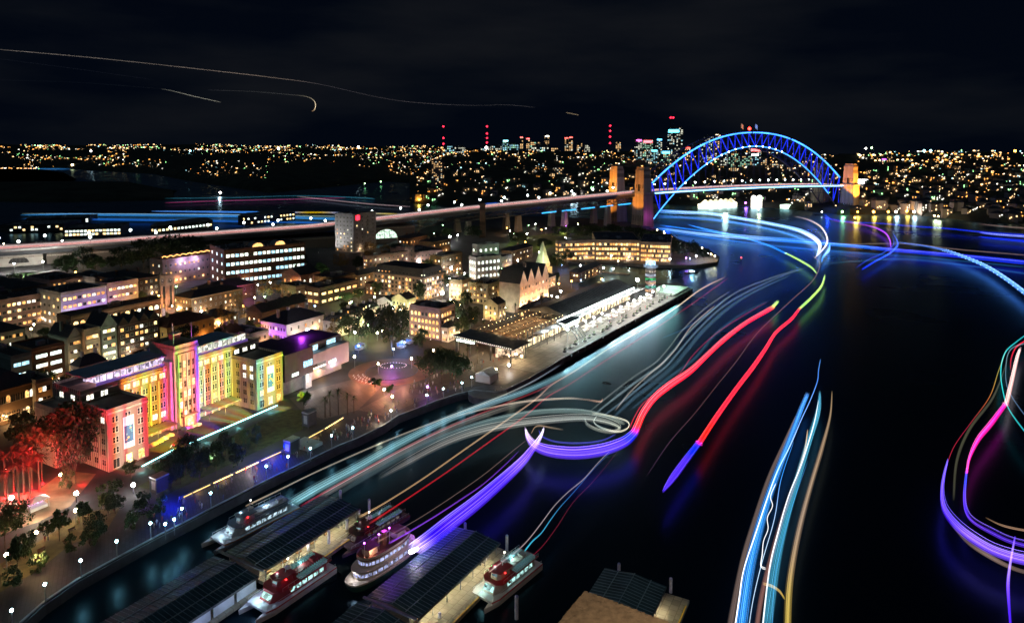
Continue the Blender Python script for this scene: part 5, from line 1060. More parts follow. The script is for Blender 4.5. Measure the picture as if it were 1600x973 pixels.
# white marquee
e_ = empty('marquee', P(766,600,GZ), R(62), 'small white marquee with pitched roof by the seawall bend', 'marquee'); b = MB(); b.box(0,8,0,8,0,3.6); b.build('wall', WHITEW, e_); b = MB(); b.quad([(-.3,-.3,3.6),(8.3,-.3,3.6),(8.3,4,5.6),(-.3,4,5.6)]); b.quad([(-.3,4,5.6),(8.3,4,5.6),(8.3,8.3,3.6),(-.3,8.3,3.6)]); b.quad([(-.3,-.3,3.6),(-.3,4,5.6),(-.3,8.3,3.6)]); b.build('roof', mat('marquee_fabric',(.5,.55,.6),.6), e_)
# foreground rooftop at the bottom: rough tan stone
RT_ = mat('rough_tan_render', (.34,.25,.16), .95, sc=.8, amt=.25, bump=1.2)
A_ = P(914,922,34); Bp = P(1062,977,34); Cp = P(866,979,34)
b = MB(); n = 90; u_ = (Bp-A_)*1.25; v_ = (Cp-A_)*1.9
for i in range(n+1):
    for j in range(n+1):
        q = A_+u_*(i/n)+v_*(j/n); jit = noise.noise(q*1.4)*.16+noise.noise(q*4.2)*.07; ed = noise.noise(q*2.6)*.28
        b.v.append((q.x+(ed if i in (0,n) or j in (0,n) else 0), q.y+(ed if j == 0 or i == 0 else 0), 34+jit))
for i in range(n):
    for j in range(n): k = i*(n+1)+j; b.f.append((k,k+n+1,k+n+2,k+1)[::-1]); b.m.append(0)
rim = [i*(n+1) for i in range(n+1)]+[n*(n+1)+j for j in range(1,n+1)]+[i*(n+1)+n for i in range(n-1,-1,-1)]+[j for j in range(n-1,0,-1)]
k0 = len(b.v); b.v += [(b.v[i][0],b.v[i][1],1) for i in rim]
for i in range(len(rim)): j = (i+1) % len(rim); b.f.append((rim[i],rim[j],k0+j,k0+i)); b.m.append(0)
rf = b.build('rough_rooftop', RT_); tag(rf, 'rough tan stone rooftop jutting in at the bottom edge', 'rooftop')
light('POINT', (A_+Bp)/2+Vector((2,-16,26)), 16000, (1,.75,.5), size=2)
# ================================================================ TREES
BARK = mat('bark', (.10,.075,.05), .9, sc=2); LEAF = mat('leaf_green', (.045,.085,.025), .7, sc=1.2, amt=.5); LEAFD = mat('leaf_dark', (.025,.05,.02), .7, sc=1, amt=.5); LEAFY = mat('leaf_autumn', (.20,.12,.03), .8, sc=1, amt=.5); LEAFP = mat('palm_frond', (.05,.08,.03), .7, sc=1, amt=.4)
def leafcloud(seed, n, clumps, zlo, zhi, leaf, rad=1.0):
    r = random.Random(seed); b = MB(); cs = []
    for i in range(clumps):
        a = r.uniform(0, 2*PI); q = math.sqrt(r.random())*.68; z = r.uniform(zlo+.12, zhi-.10); k = 1-((z-(zlo+zhi)/2)/((zhi-zlo)/2))**2*.55
        cs.append((q*k*math.cos(a)*rad, q*k*math.sin(a)*rad, z, r.uniform(.18,.34)))
    for i in range(n):
        cx, cy, cz, cr_ = r.choice(cs); a = r.uniform(0, 2*PI); t = math.acos(r.uniform(-1,1)); q = cr_*(r.random()**.4)
        x, y, z = cx+q*math.sin(t)*math.cos(a), cy+q*math.sin(t)*math.sin(a), cz+q*.62*math.cos(t)*(zhi-zlo)
        s = leaf*r.uniform(.6,1.5); e = Vector((r.uniform(-1,1),r.uniform(-1,1),r.uniform(-.6,.6))).normalized(); f = e.cross(Vector((r.uniform(-1,1),r.uniform(-1,1),r.uniform(-1,1)))).normalized()
        p = Vector((x,y,z)); b.quad([p-e*s, p-f*s*.6, p+e*s, p+f*s*.6])
    return b, cs
def tree_proto(seed, n, clumps, zlo, leaf, lm, tr=.06):
    b, cs = leafcloud(seed, n, clumps, zlo, 1.0, leaf); cr_ = b.mesh('crown', lm); t = MB(); t.bar((0,0,-.02),(0.01,0,zlo+.08),tr,7,0,tr*.7)
    for c in cs[:9]: t.bar((0.01,0,zlo*.9),(c[0]*.8,c[1]*.8,c[2]),tr*.45,5,0,tr*.12)
    return cr_, t.mesh('trunk', BARK)
TP_ = {'fig': [tree_proto(s, 2600, 26, .28, .034, LEAF) for s in (1,2,3)], 'dark': [tree_proto(s, 2200, 22, .22, .038, LEAFD) for s in (4,5,6)], 'autumn': [tree_proto(s, 1300, 20, .25, .03, LEAFY, .04) for s in (7,8)], 'young': [tree_proto(s, 900, 12, .38, .06, LEAF, .045) for s in (9,10)], 'shrub': [tree_proto(s, 800, 14, .02, .06, LEAF, .05) for s in (11,12)]}
def palm_proto(seed, lm):
    r = random.Random(seed); t = MB(); t.bar((0,0,-.02),(.03,0,.82),.07,7,0,.05); b = MB()
    for i in range(34):
        a = r.uniform(0, 2*PI); el = r.uniform(-.7,1.1); prev = Vector((.03,0,.83)); L = 1.0; w_ = .07
        d = Vector((math.cos(a)*math.cos(el), math.sin(a)*math.cos(el), math.sin(el)*.22))
        sd_ = Vector((-math.sin(a), math.cos(a), 0))
        for k in range(5):
            nx = prev+d*(L/5); d = Vector((d.x, d.y, d.z-.035)); ww = w_*(1-k/5.5)
            b.quad([prev-sd_*w_*(1-k/6)*1.1, nx-sd_*ww, nx+sd_*ww, prev+sd_*w_*(1-k/6)*1.1]); prev = nx
    return b.mesh('crown', lm), t.mesh('trunk', BARK)
TP_['palm'] = [palm_proto(s, LEAFP) for s in (1,2)]; TP_['redpalm'] = [palm_proto(s, LEAFP) for s in (3,4)]
def norfolk(seed):
    t = MB(); t.bar((0,0,0),(0,0,1),.05,6,0,.01); b = MB(); r = random.Random(seed)
    for k in range(13):
        z = .2+.78*k/13; rad = (1-k/13.5)
        for i in range(9):
            a = 2*PI*i/9+k*.4; e = Vector((math.cos(a),math.sin(a),.02)); s = Vector((-e.y,e.x,0))
            for q in range(6):
                p = Vector((0,0,z))+e*rad*(q+.5)/6; b.quad([p-s*.10+Vector((0,0,-.012)), p+e*.14, p+s*.10+Vector((0,0,-.012)), p-e*.1+Vector((0,0,.02))])
    return b.mesh('crown', LEAFD), t.mesh('trunk', BARK)
TP_['pine'] = [norfolk(1)]
def tree(kind, x, yt, yb, wpx, label, group=None, z0=GZ):
    p = P(x, yb, z0); h = max(2, hz(p, yt)-z0); dep = p.y; wd = wpx*dep/F
    cr_, tr = rnd.choice(TP_[kind]); e_ = empty({'palm':'palm_tree','redpalm':'palm_tree','pine':'pine_tree','shrub':'shrub'}.get(kind,'tree'), p, rnd.uniform(0,6.28), label, 'palm' if 'palm' in kind else ('shrub' if kind == 'shrub' else 'tree'), group)
    inst('crown', cr_, e_, sc=(wd/2,wd/2,h)); inst('trunk', tr, e_, sc=(h*.12+.8 if 'palm' not in kind else max(1.5,h*.3),)*2+(h,)); return e_
TR = [('dark',35,522,549,27,'dark leafy street tree, first of the small ones tucked between old-town roofs'),('fig',70,510,536,23,'green leafy street tree, second of the small ones tucked between old-town roofs'),('dark',12,573,606,32,'dark leafy street tree, third of the small ones tucked between old-town roofs'),('autumn',100,583,616,27,'amber autumn street tree, fourth of the small ones tucked between old-town roofs'),('dark',140,540,564,27,'dark leafy street tree, fifth of the small ones tucked between old-town roofs'),('fig',210,471,502,27,'green leafy street tree, sixth of the small ones tucked between old-town roofs'),('dark',248,497,524,22,'dark leafy street tree, seventh of the small ones tucked between old-town roofs'),('autumn',275,529,564,35,'amber autumn street tree, eighth of the small ones tucked between old-town roofs'),('dark',350,507,544,38,'dark leafy street tree, ninth of the small ones tucked between old-town roofs'),('fig',395,499,529,31,'green leafy street tree, tenth of the small ones tucked between old-town roofs'),('dark',430,478,504,22,'dark leafy street tree, eleventh of the small ones tucked between old-town roofs'),('autumn',505,433,459,29,'amber autumn street tree, twelfth of the small ones tucked between old-town roofs'),('dark',540,472,504,30,'dark leafy street tree, thirteenth of the small ones tucked between old-town roofs'),('fig',560,450,474,24,'green leafy street tree, fourteenth of the small ones tucked between old-town roofs'),('dark',600,479,504,20,'dark leafy street tree, fifteenth of the small ones tucked between old-town roofs'),('autumn',625,426,459,26,'amber autumn street tree, sixteenth of the small ones tucked between old-town roofs'),('dark',655,438,474,29,'dark leafy street tree, seventeenth of the small ones tucked between old-town roofs'),('fig',705,467,504,34,'green leafy street tree, eighteenth of the small ones tucked between old-town roofs'),('dark',725,425,449,25,'dark leafy street tree, nineteenth of the small ones tucked between old-town roofs'),('autumn',748,436,474,37,'amber autumn street tree, twentieth of the small ones tucked between old-town roofs'),('dark',790,419,444,29,'dark leafy street tree, twenty-first of the small ones tucked between old-town roofs'),('fig',830,414,434,21,'green leafy street tree, twenty-second of the small ones tucked between old-town roofs'),('dark',870,425,444,13,'dark leafy street tree, twenty-third of the small ones tucked between old-town roofs'),('autumn',600,379,404,21,'amber autumn street tree, twenty-fourth of the small ones tucked between old-town roofs'),('dark',560,400,424,25,'dark leafy street tree, twenty-fifth of the small ones tucked between old-town roofs'),('fig',480,412,434,19,'green leafy street tree, twenty-sixth of the small ones tucked between old-town roofs'),('dark',430,400,424,23,'dark leafy street tree, twenty-seventh of the small ones tucked between old-town roofs'),('autumn',360,408,434,26,'amber autumn street tree, twenty-eighth of the small ones tucked between old-town roofs'),('dark',240,413,434,22,'dark leafy street tree, twenty-ninth of the small ones tucked between old-town roofs'),('fig',140,436,454,18,'green leafy street tree, thirtieth of the small ones tucked between old-town roofs'),('dark',90,434,454,19,'dark leafy street tree, thirty-first of the small ones tucked between old-town roofs'),('autumn',35,440,469,34,'amber autumn street tree, thirty-second of the small ones tucked between old-town roofs'),('dark',690,421,459,40,'dark leafy street tree, thirty-third of the small ones tucked between old-town roofs'),('fig',715,499,524,26,'green leafy street tree, thirty-fourth of the small ones tucked between old-town roofs'),('dark',655,522,549,27,'dark leafy street tree, thirty-fifth of the small ones tucked between old-town roofs'),('autumn',520,496,529,29,'amber autumn street tree, thirty-sixth of the small ones tucked between old-town roofs'),('dark',385,534,559,19,'dark leafy street tree, thirty-seventh of the small ones tucked between old-town roofs'),('fig',205,567,604,40,'green leafy street tree, thirty-eighth of the small ones tucked between old-town roofs'),('dark',165,588,619,25,'dark leafy street tree, thirty-ninth of the small ones tucked between old-town roofs'),('autumn',490,528,564,29,'amber autumn street tree, fortieth of the small ones tucked between old-town roofs'),('shrub',252,774,800,32,'fifth hedge shrub from the left along the park edge of the promenade'),('shrub',205,802,826,30,'fourth hedge shrub from the left along the park edge of the promenade'),('shrub',110,836,862,32,'third hedge shrub from the left along the park edge of the promenade'),('shrub',60,863,893,36,'second hedge shrub from the left along the park edge of the promenade'),('shrub',20,881,915,40,'first hedge shrub from the left along the park edge of the promenade'),('dark',180,772,802,36,'sixth dark park tree from the left along the park edge of the promenade'),('dark',75,812,842,36,'seventh dark park tree from the left along the park edge of the promenade'),('dark',40,832,872,46,'eighth dark park tree from the left along the park edge of the promenade'),('fig',250,718,752,40,'ninth dark park tree from the left along the park edge of the promenade'),('fig',205,720,748,34,'tenth dark park tree from the left along the park edge of the promenade'),
('dark',165,442,470,30,'round dark tree left of the brown terrace'),('fig',60,470,500,30,'green tree above the left apartments'),('dark',220,455,480,26,'small dark tree beside the clock tower'),('fig',590,440,465,26,'green tree before the hotel wing'),('dark',668,405,430,30,'dark tree left of the steep street lamps'),('fig',740,395,415,26,'small green tree by the chimney foot'),('fig',770,380,402,34,'green tree under the trusses'),('dark',810,362,384,40,'dark tree at the park edge'),('fig',850,372,392,34,'green-lit tree on the park road bend'),('dark',885,388,408,26,'dark tree left of the waterfront hotel'),('autumn',410,470,495,30,'small amber tree by the stone shed'),('fig',500,485,510,26,'green tree right of the purple building'),('fig',525,520,548,30,'green tree behind the annex'),('dark',445,440,466,30,'dark tree behind the villa'),('fig',660,512,536,26,'small fig by the corner hotel wall'),('dark',30,590,622,36,'dark tree above the small cream hall'),('fig',190,590,612,24,'green tree squeezed behind the museum'),('dark',835,440,462,24,'small dark tree behind the spire tower'),('fig',700,355,372,28,'green tree lit beneath the truss spans'),('dark',740,352,372,40,'dark tree behind the chimney'),('fig',100,628,742,150,'large dark fig tree between the red-lit palms and the pink wing'),('dark',42,640,712,70,'rounded dark tree directly behind the red-lit palms'),
('dark',118,668,755,70,'dense tree with red lights in it at the foot of the pink wing'),
('fig',8,785,856,92,'wide dark tree cropped by the left edge above the kiosk lawn'),('young',28,838,898,50,'thin tree with small green lit leaves at the left edge'),('young',93,795,845,44,'small umbrella-shaped tree beside the park benches'),
('young',130,782,822,34,'small tree glowing yellow under a park lamp'),('dark',152,798,846,40,'dark pine-like tree in the round planting bed'),('shrub',172,748,785,66,'broad low shrub lit from the right on the park lawn'),('shrub',140,828,850,46,'low shrubs filling the round planting bed'),
('dark',222,766,800,32,'dark upright shrub in the island bed near the blue tower'),('shrub',224,785,806,60,'low shrubs filling the island bed near the blue tower'),('shrub',105,728,762,34,'bright green shrub beside the path at the palms'),
('dark',290,680,742,52,'dark tree on the lawn in front of the cafe awning, leftmost'),('dark',338,690,742,44,'dark tree on the lawn below the museum tower'),('dark',372,692,738,36,'dark slim tree on the lawn right of the tower'),('dark',275,706,752,40,'dark tree beside the left projector tower'),('dark',312,702,760,40,'dark tree on the promenade side of the lawn'),
('fig',475,611,640,30,'round clipped tree at the lawn end beside the annex'),('young',586,589,614,26,'small tree glowing yellow above the left of two uplights'),('young',610,600,620,22,'small tree glowing yellow, the right one of two'),
('fig',672,546,604,60,'big green tree by the seawall, left half of the pair'),('fig',712,549,606,60,'big green tree by the seawall, right half of the pair'),('fig',690,542,600,56,'big green tree standing behind the seawall pair'),
('dark',612,474,556,72,'huge dark fig tree behind the blue lit stall'),('dark',575,480,545,56,'dark fig tree left of the huge one'),('fig',545,492,538,50,'green-lit fig tree below the terraced houses'),('dark',640,482,520,36,'dark tree squeezed between fig and corner building'),
('dark',735,478,520,40,'dark tree right of the cream corner building'),('fig',722,494,536,34,'small fig tree near the crossing lamps'),('dark',715,470,505,30,'tree behind the cream corner building'),
('autumn',385,478,505,34,'leafless autumn tree on the market street'),('autumn',305,455,492,60,'wide bare autumn tree right of the clock tower'),('autumn',352,478,515,44,'bare tree strung with white lights'),('autumn',425,432,470,60,'amber-lit autumn tree behind the stone terrace'),('autumn',452,440,474,34,'small amber-lit autumn tree beside the villa'),('autumn',375,455,498,36,'thin autumn tree in front of the courtyard block'),
('autumn',580,375,412,34,'olive autumn tree below the glazed arch'),('autumn',532,395,425,36,'bare dark tree left of the hotel wing'),('fig',500,410,436,36,'green-lit tree right of the bright windowed office'),
('dark',290,508,548,50,'dark round tree behind the museum tower roof'),('fig',75,578,610,40,'small green tree in front of the orange brick office'),('dark',92,590,630,44,'dark tree above the museum corner'),('dark',130,568,600,30,'tree between warehouses and museum'),
('fig',150,400,432,40,'bright green tree lit beneath the approach wall'),('fig',105,395,440,44,'tree in front of the floodlit wall'),('dark',130,385,420,50,'dark tree beside the floodlit wall'),('dark',190,385,425,60,'dark tree right of the bright green one'),('dark',225,372,420,70,'dark wooded clump below the approach road, left'),('dark',265,366,415,70,'dark wooded clump below the approach road, middle'),('dark',305,368,410,70,'dark wooded clump below the approach road, right'),('dark',345,375,402,60,'dark tree behind the windowed office'),('fig',40,425,445,50,'small tree in the floodlit glare at the left edge'),('fig',18,428,452,36,'small dark tree at the very left in the floodlit glare'),
('dark',620,380,400,50,'dark tree by the glazed abutment arch'),('dark',885,352,375,60,'dark tree on the point, leftmost of its row'),('dark',920,350,377,60,'dark tree behind the waterfront hotel pavilion'),('dark',955,350,378,70,'wide dark tree on the point under the pylon'),('dark',990,353,382,60,'dark tree at the foot of the dark pylon'),('dark',1020,358,388,50,'dark tree on the slope below the bridge'),('dark',1045,366,395,50,'dark tree above the point lamps'),('dark',1075,376,408,56,'dark rounded tree on the tip of the point'),('dark',1052,378,404,44,'dark tree left of the tip of the point'),('dark',1100,388,407,30,'small dark tree near the lights at the tip'),
('dark',700,395,425,40,'dark tree beside the steep starry street'),('dark',728,455,485,34,'dark tree beside the bank building'),('dark',870,395,425,40,'dark tree at the head of the cove'),('fig',540,455,480,30,'tree beside the restaurant pavilion'),('dark',470,395,425,34,'dark tree at the end of the bright office'),('dark',820,420,445,44,'dark tree behind the four-gabled store')]
for k,(kd,x,yt,yb,w_,lb) in enumerate(TR): tree(kd,x,yt,yb,w_,lb)
for i,(x,yt,yb) in enumerate(((8,700,775),(22,688,768),(38,694,772),(50,690,762),(62,700,768),(30,712,790),(12,724,792),(66,706,752),(48,716,782))): 
    tree('redpalm',x,yt,yb,34,'%s red-lit palm from the left in the dense cluster by the path' % ordn(i),'red-lit palm cluster')
    p = P(x,yb,GZ); light('POINT', p+Vector((.9,-1.3,.7)), 900, (1,.02,.03), size=.2); light('POINT', p+Vector((1.8,-2.6,hz(p,yt)-GZ-1)), 1500, (1,.02,.03), size=.2)
for x,y in ((60,700),(128,752)): light('POINT', P(x,y,GZ+1.2), 420, (1,.02,.03), size=.2)
for i,(x,yt,yb,w_) in enumerate(((516,608,650,20),(529,604,648,22),(543,610,648,20),(508,618,652,18),(553,616,646,16))): tree('palm',x,yt,yb,w_,'%s dark cabbage palm from the left in the row behind the gold wall' % ordn(i),'cabbage palms behind the gold wall')
for i,(x,yt,yb,w_) in enumerate(((702,541,580,14),(717,546,578,12),(731,535,576,16),(746,541,568,13),(756,498,530,14),(846,455,500,12),(805,470,500,12))): tree('palm',x,yt,yb,w_,('tall palm behind the big seawall tree','second palm behind the big seawall tree','tallest palm above the plaza edge','green-lit palm on the terminal plaza','palm beside the yellow gabled house','palm in front of the gabled store','palm at the corner of the gabled store')[i])
for i,(x,y) in enumerate(((268,760),(282,752),(300,744),(322,732),(342,722),(362,714),(384,704),(400,696),(352,706))): tree('dark',x,y-34,y+4,22,'%s slim dark tree in the avenue on the lawn from the left' % ordn(i),'slim trees on the lawn')
# ================================================================ LAMPS
GC = {'c': ((.45,.9,1), globe_mesh('quay_globe',(.45,.9,1),45,.36)), 'w': ((1,.93,.82), globe_mesh('white_globe',(1,.95,.9),110,.6)), 'W': ((.95,.95,1), globe_mesh('star_globe',(1,.97,1),140,1.1)), 'o': ((1,.42,.10), globe_mesh('amber_globe',(1,.40,.08),30,.6)), 'y': ((1,.60,.25), globe_mesh('warm_globe',(1,.75,.4),60,.5)), 'g': ((.35,1,.3), globe_mesh('green_globe',(.4,1,.4),30,.45)), 'b': ((.2,.4,1), globe_mesh('blue_globe',(.3,.5,1),30,.45)), 'v': ((.6,.15,1), globe_mesh('violet_globe',(.6,.2,1),30,.45))}
QL = [(18,953),(70,912),(126,875),(182,845),(235,817),(258,818),(272,811),(284,794),(329,770),(416,728),(450,713),(485,700),(518,680),(551,668),(611,641),(667,617),(693,607),(722,598),(737,589)]
for i,(x,y) in enumerate(QL):
    p = P(x,y,GZ+4.6); p.z = GZ; lamp('quay_lamp',p,POST,GC['c'][1],4.4,GC['c'][0],430,'%s cyan-white quay lamp counted from the bottom left corner' % ordn(i),'quay lamps along the promenade',rad=.3)
SL = [('w',22,412,26000,8,'blazing white floodlamp at the far left below the approach'),('w',67,409,26000,8,'blazing white floodlamp second from left below the approach'),('o',248,462,5000,9,'starry orange street lamp left of the clock tower'),
('W',672,374,9000,8,'white lamp left of two by the truss spans'),('W',703,370,9000,8,'white lamp right of two by the truss spans'),('W',704,405,7000,8,'topmost white lamp of the steep street'),('W',705,419,7000,7,'second white lamp down the steep street'),('W',703,437,7000,7,'third white lamp down the steep street'),('W',691,458,7000,6,'lowest left white lamp of the steep street'),('W',725,428,7000,7,'upper right white lamp of the steep street'),('W',726,446,9000,6,'lower right white lamp of the steep street'),
('W',481,517,7000,8,'bright white lamp above the violet gallery roof'),('W',996,437,14000,10,'tall white lamp left of the control tower'),('y',731,518,1400,6,'warm street lamp on the crossing behind the plaza, right'),('y',716,531,1400,6,'warm street lamp on the crossing behind the plaza, left'),('y',677,547,1400,6,'warm street lamp at the kerb left of the palms'),('y',643,560,1100,5,'warm street lamp on the right rim of the ring road'),('y',591,568,1200,5,'warm street lamp in the middle of the ring road garden'),('y',554,557,1200,6,'warm street lamp beside the grey annex box'),
('g',554,496,1800,5,'green-white lamp before the terraced houses'),('g',575,508,900,4,'green uplight lamp under the fig trees'),('y',622,352,0,6,'x'),('w',640,549,0,0,'x'),
('o',595,437,1000,4,'amber lamp left by the restaurant pavilion'),('o',510,449,1600,4,'amber roof heater lamp, left of three'),('o',518,451,1600,4,'amber roof heater lamp, middle of three'),('o',526,453,1600,4,'amber roof heater lamp, right of three'),('y',472,458,1300,4,'warm lamp before the small stone villa'),('y',481,459,1300,4,'warm lamp right beside the villa'),('o',650,374,1500,7,'small amber lamp under the approach road'),('o',449,458,900,5,'amber lamp under the autumn trees'),
('y',278,483,1800,5,'market lamp at the foot of the clock tower'),('y',300,492,1800,5,'market lamp among white stalls, left'),('y',322,500,1800,5,'market lamp among white stalls, middle'),('y',342,505,1800,5,'market lamp near the bare trees'),('v',314,478,1500,5,'violet lamp on the stone street facade'),('b',362,492,2200,5,'blue lamp in the market square'),('o',380,478,1500,5,'red-orange shop lamp at the street corner'),('y',402,487,1800,5,'warm lamp beside the long stone shed'),('b',492,478,1600,5,'blue lamp behind the purple building'),('y',503,505,1200,4,'warm lamp at the cream gable of the purple building'),
('o',821,378,3500,8,'orange lamp on the park road, left'),('o',890,373,3500,8,'orange lamp on the park road, right'),('y',903,350,2500,8,'yellow lamp in the park under the approach'),('y',853,357,2500,8,'yellow lamp by the second park pier'),('o',792,356,2500,8,'amber lamp under the trusses left of the park'),('v',884,353,3500,6,'pink lamp beside the bridge park'),('g',784,420,2500,6,'green lamp right of the white civic building'),('b',793,393,2500,7,'pale blue lamp above the road bend'),
('o',873,443,3500,7,'starry orange lamp right of the gabled store'),('o',893,439,2000,6,'orange lamp at the head of the cove'),('o',940,436,2000,6,'orange lamp on the cove landing'),('w',876,455,1800,6,'white lamp beside the roadway below the gabled store'),('y',862,462,2500,5,'yellow-white lamp behind the terminal roof'),
('w',907,415,1200,4,'first white lamp on the cove pontoon'),('w',924,417,1200,4,'second white lamp on the cove pontoon'),('w',943,418,1200,4,'third white lamp on the cove pontoon'),('w',958,420,1200,4,'fourth white lamp on the cove pontoon'),('b',878,414,3000,5,'blue-white lamp at the cove corner'),('b',908,438,2500,4,'blue lamp on the landing stairs'),
('y',1027,359,2500,6,'warm lamp highest on the point road'),('y',1038,364,2500,6,'warm lamp second down the point road'),('o',1050,371,2500,6,'orange lamp third down the point road'),('o',1056,378,2500,6,'orange lamp fourth down the point road'),('y',1083,382,1500,5,'warm lamp above the tip lights'),('y',1097,387,1500,5,'warm lamp along the tip path, left'),('w',1105,396,2500,5,'white lamp along the tip path, middle'),('y',1111,397,1500,5,'warm lamp along the tip path, right'),('w',1088,400,3500,4,'white-cyan lamp at the lit stage on the tip'),('b',1078,404,1500,4,'blue lamp beside the lit stage'),('v',1072,403,1500,4,'pink lamp beside the lit stage'),('y',1117,400,1200,4,'last warm lamp at the very tip'),
('y',600,608,500,2.5,'warm uplight lamp under the left yellow tree'),('y',613,619,500,2.5,'warm uplight lamp under the right yellow tree'),('y',118,797,450,4,'park lamp beside the small yellow tree'),('y',57,831,500,2.2,'glowing white park bollard lamp left of the bench'),('y',10,866,350,4,'park lamp at the left edge'),('w',18,777,450,2.6,'white glowing lantern on the path at the left edge'),('w',119,770,300,3,'pink-white glowing lantern near the broad shrub'),('w',208,757,250,3,'pink-white glowing lantern left of the blue tower'),('y',95,741,500,3,'yellow path lamp beside the palms'),('y',8,735,900,4,'warm lamp behind the red palms'),('y',30,640,900,4,'street lamp before the small cream hall'),('o',80,592,1200,5,'orange lamp behind the orange brick office'),
('w',700,602,0,0,'x'),('v',668,604,700,3,'violet light stall lamp under the big tree'),('b',632,535,2200,4,'blue stall lamp beneath the huge fig'),('b',615,545,1800,4,'second blue stall lamp beneath the huge fig'),('b',560,540,1200,4,'blue lamp behind the annex'),('v',612,572,1100,2,'violet uplight in the ring garden'),
('y',797,556,900,3,'warm lamp on the plaza cafe terrace, left'),('y',806,553,900,3,'warm lamp on the plaza cafe terrace, middle'),('y',815,556,900,3,'warm lamp on the plaza cafe terrace, right'),('y',775,577,700,3,'warm lamp beside the marquee'),('w',795,570,500,3,'white lamp between marquee and cafe terrace')]
for (k,x,y,pw,ph,lb) in SL:
    if lb == 'x': continue
    p = P(x,y,GZ+ph); p.z = GZ; lamp('street_lamp',p,POST,GC[k][1],ph-.2,GC[k][0],pw,lb,None)
# row of lamps along the terminal apron
for i in range(14): lamp('apron_lamp',TP(26+i*11.5,12.5 if i < 5 else 10,0),POST,GC['w'][1],7,(.75,1,.95) if i < 5 else (1,.93,.85),(9000,4000,14000)[i%3],'%s white lamp along the terminal apron counted from the plaza end' % ordn(i),'lamps along the terminal apron')
STL = [('y',(1,.72,.38)),('y',(1,.72,.38)),('w',(1,.93,.82)),('o',(1,.42,.1)),('y',(1,.72,.38)),('w',(1,.93,.82)),('g',(.4,1,.35))]
SZ = [(20,330,445,520,18),(300,560,430,520,22),(560,760,395,500,20),(600,880,350,420,28),(560,780,440,520,34),(380,560,440,510,16),(880,1060,360,408,20),(120,250,500,560,8),(700,880,440,480,10),(0,330,372,440,14)]
for (xa,xb,ya,yb,nn_) in SZ:
    for i in range(nn_):
        x, y = rnd.uniform(xa,xb), rnd.uniform(ya,yb); k, c_ = rnd.choice(STL); p = P(x,y,GZ+5); p.z = GZ
        lamp('street_lamp',p,POST,GC[k][1],4.8,c_,rnd.choice((500,900,1500)),'one of the small '+{'y':'warm','w':'white','o':'amber','g':'green'}[k]+' lamps scattered in the old-town streets','small '+{'y':'warm','w':'white','o':'amber','g':'green'}[k]+' old-town lamps',rad=.25)
# round lit bench ring in the ring garden, blue stalls
b = MB()
for i in range(26): a = 2*PI*i/26; b.ball((rc.x+6.5*math.cos(a), rc.y+5+4.5*math.sin(a), GZ+1.4), .15, 5, 4)
tag(b.build('string_lights', emi('garden_beads',(1,.7,.7),3,sample='NONE')), 'ring of white bulbs in the ring-road garden', 'string lights')
for i,(x,y,lb) in enumerate(((626,545,'blue-lit market stall beneath the huge fig tree'),(560,548,'small blue-lit kiosk behind the annex'),(640,538,'second blue-lit stall right of the first'),(48,802,'small white kiosk lit pink on the gravel path'),(420,612,'x'))):
    if lb == 'x': continue
    e_ = empty('market_stall', P(x,y,GZ), R(58), lb, 'stall'); b = MB(); [b.bar((xx,yy,0),(xx,yy,2.8),.06,4) for xx in (0,5) for yy in (0,3)]; b.box(.2,4.8,.3,2.7,0,1); b.build('counter', WHITEP, e_); b = MB(); b.prism([(-.4,-.4),(5.4,-.4),(5.4,3.4),(-.4,3.4)],2.8,4,top=[(2,1.3),(3,1.3),(3,1.7),(2,1.7)]); b.build('canopy', mat('stall_canopy',(.55,.55,.6),.7), e_)
    b = MB(); b.quad([(.3,2.75,1),(4.7,2.75,1),(4.7,2.75,2.7),(.3,2.75,2.7)]); b.build('screen', emi('stall%d' % (i == 3), (.1,.25,1) if i != 3 else (.9,.5,.8), 1.6,.8,2), e_)
light('POINT', P(55,800,GZ+3), 1700, (1,.85,.6), size=.5); light('POINT', P(90,800,GZ+4), 1300, (1,.8,.5), size=.5); light('POINT', P(75,760,GZ+5), 1700, (1,.8,.55), size=.5); light('POINT', P(60,870,GZ+4), 1500, (1,.65,.3), size=.5)  # fill lights added above the lower left park, no fixtures
# market stalls along the bright street
for i,(x,y) in enumerate(((288,493),(296,497),(305,500),(315,503),(326,507),(336,511),(282,486))):
    b = MB(); e_ = empty('market_tent', P(x,y,GZ), R(58), '%s white market tent from the clock tower' % ordn(i), 'tent', 'white tents in the market street'); b.box(0,4,0,4,0,2.4); b.build('side_wall', WHITEW, e_); b = MB(); b.prism([(-.2,-.2),(4.2,-.2),(4.2,4.2),(-.2,4.2)],2.403,4,top=[(1.9,1.9),(2.1,1.9),(2.1,2.1),(1.9,2.1)]); b.build('canopy', WHITEW, e_)
for i in range(12):
    p = TP(52+i*10.5, 13.2, .03); e_ = empty('market_tent', p, R(OA), '%s white tent along the terminal apron from the plaza' % ordn(i), 'tent', 'white tents along the terminal apron'); b = MB(); b.box(0,4.4,0,3.4,0,.9); [b.bar((x,y,.9),(x,y,2.5),.06,4) for x in (.1,4.3) for y in (.1,3.3)]; b.build('counter', WHITEW, e_); b = MB(); b.prism([(-.3,-.3),(4.7,-.3),(4.7,3.7),(-.3,3.7)],2.5,3.9,top=[(2,1.5),(2.4,1.5),(2.4,1.9),(2,1.9)]); b.build('canopy', mat('tent_canvas',(.55,.53,.5),.8), e_)
    light('POINT', (2.2,1.7,2.2), 500, (1,.85,.6), e_, .2)
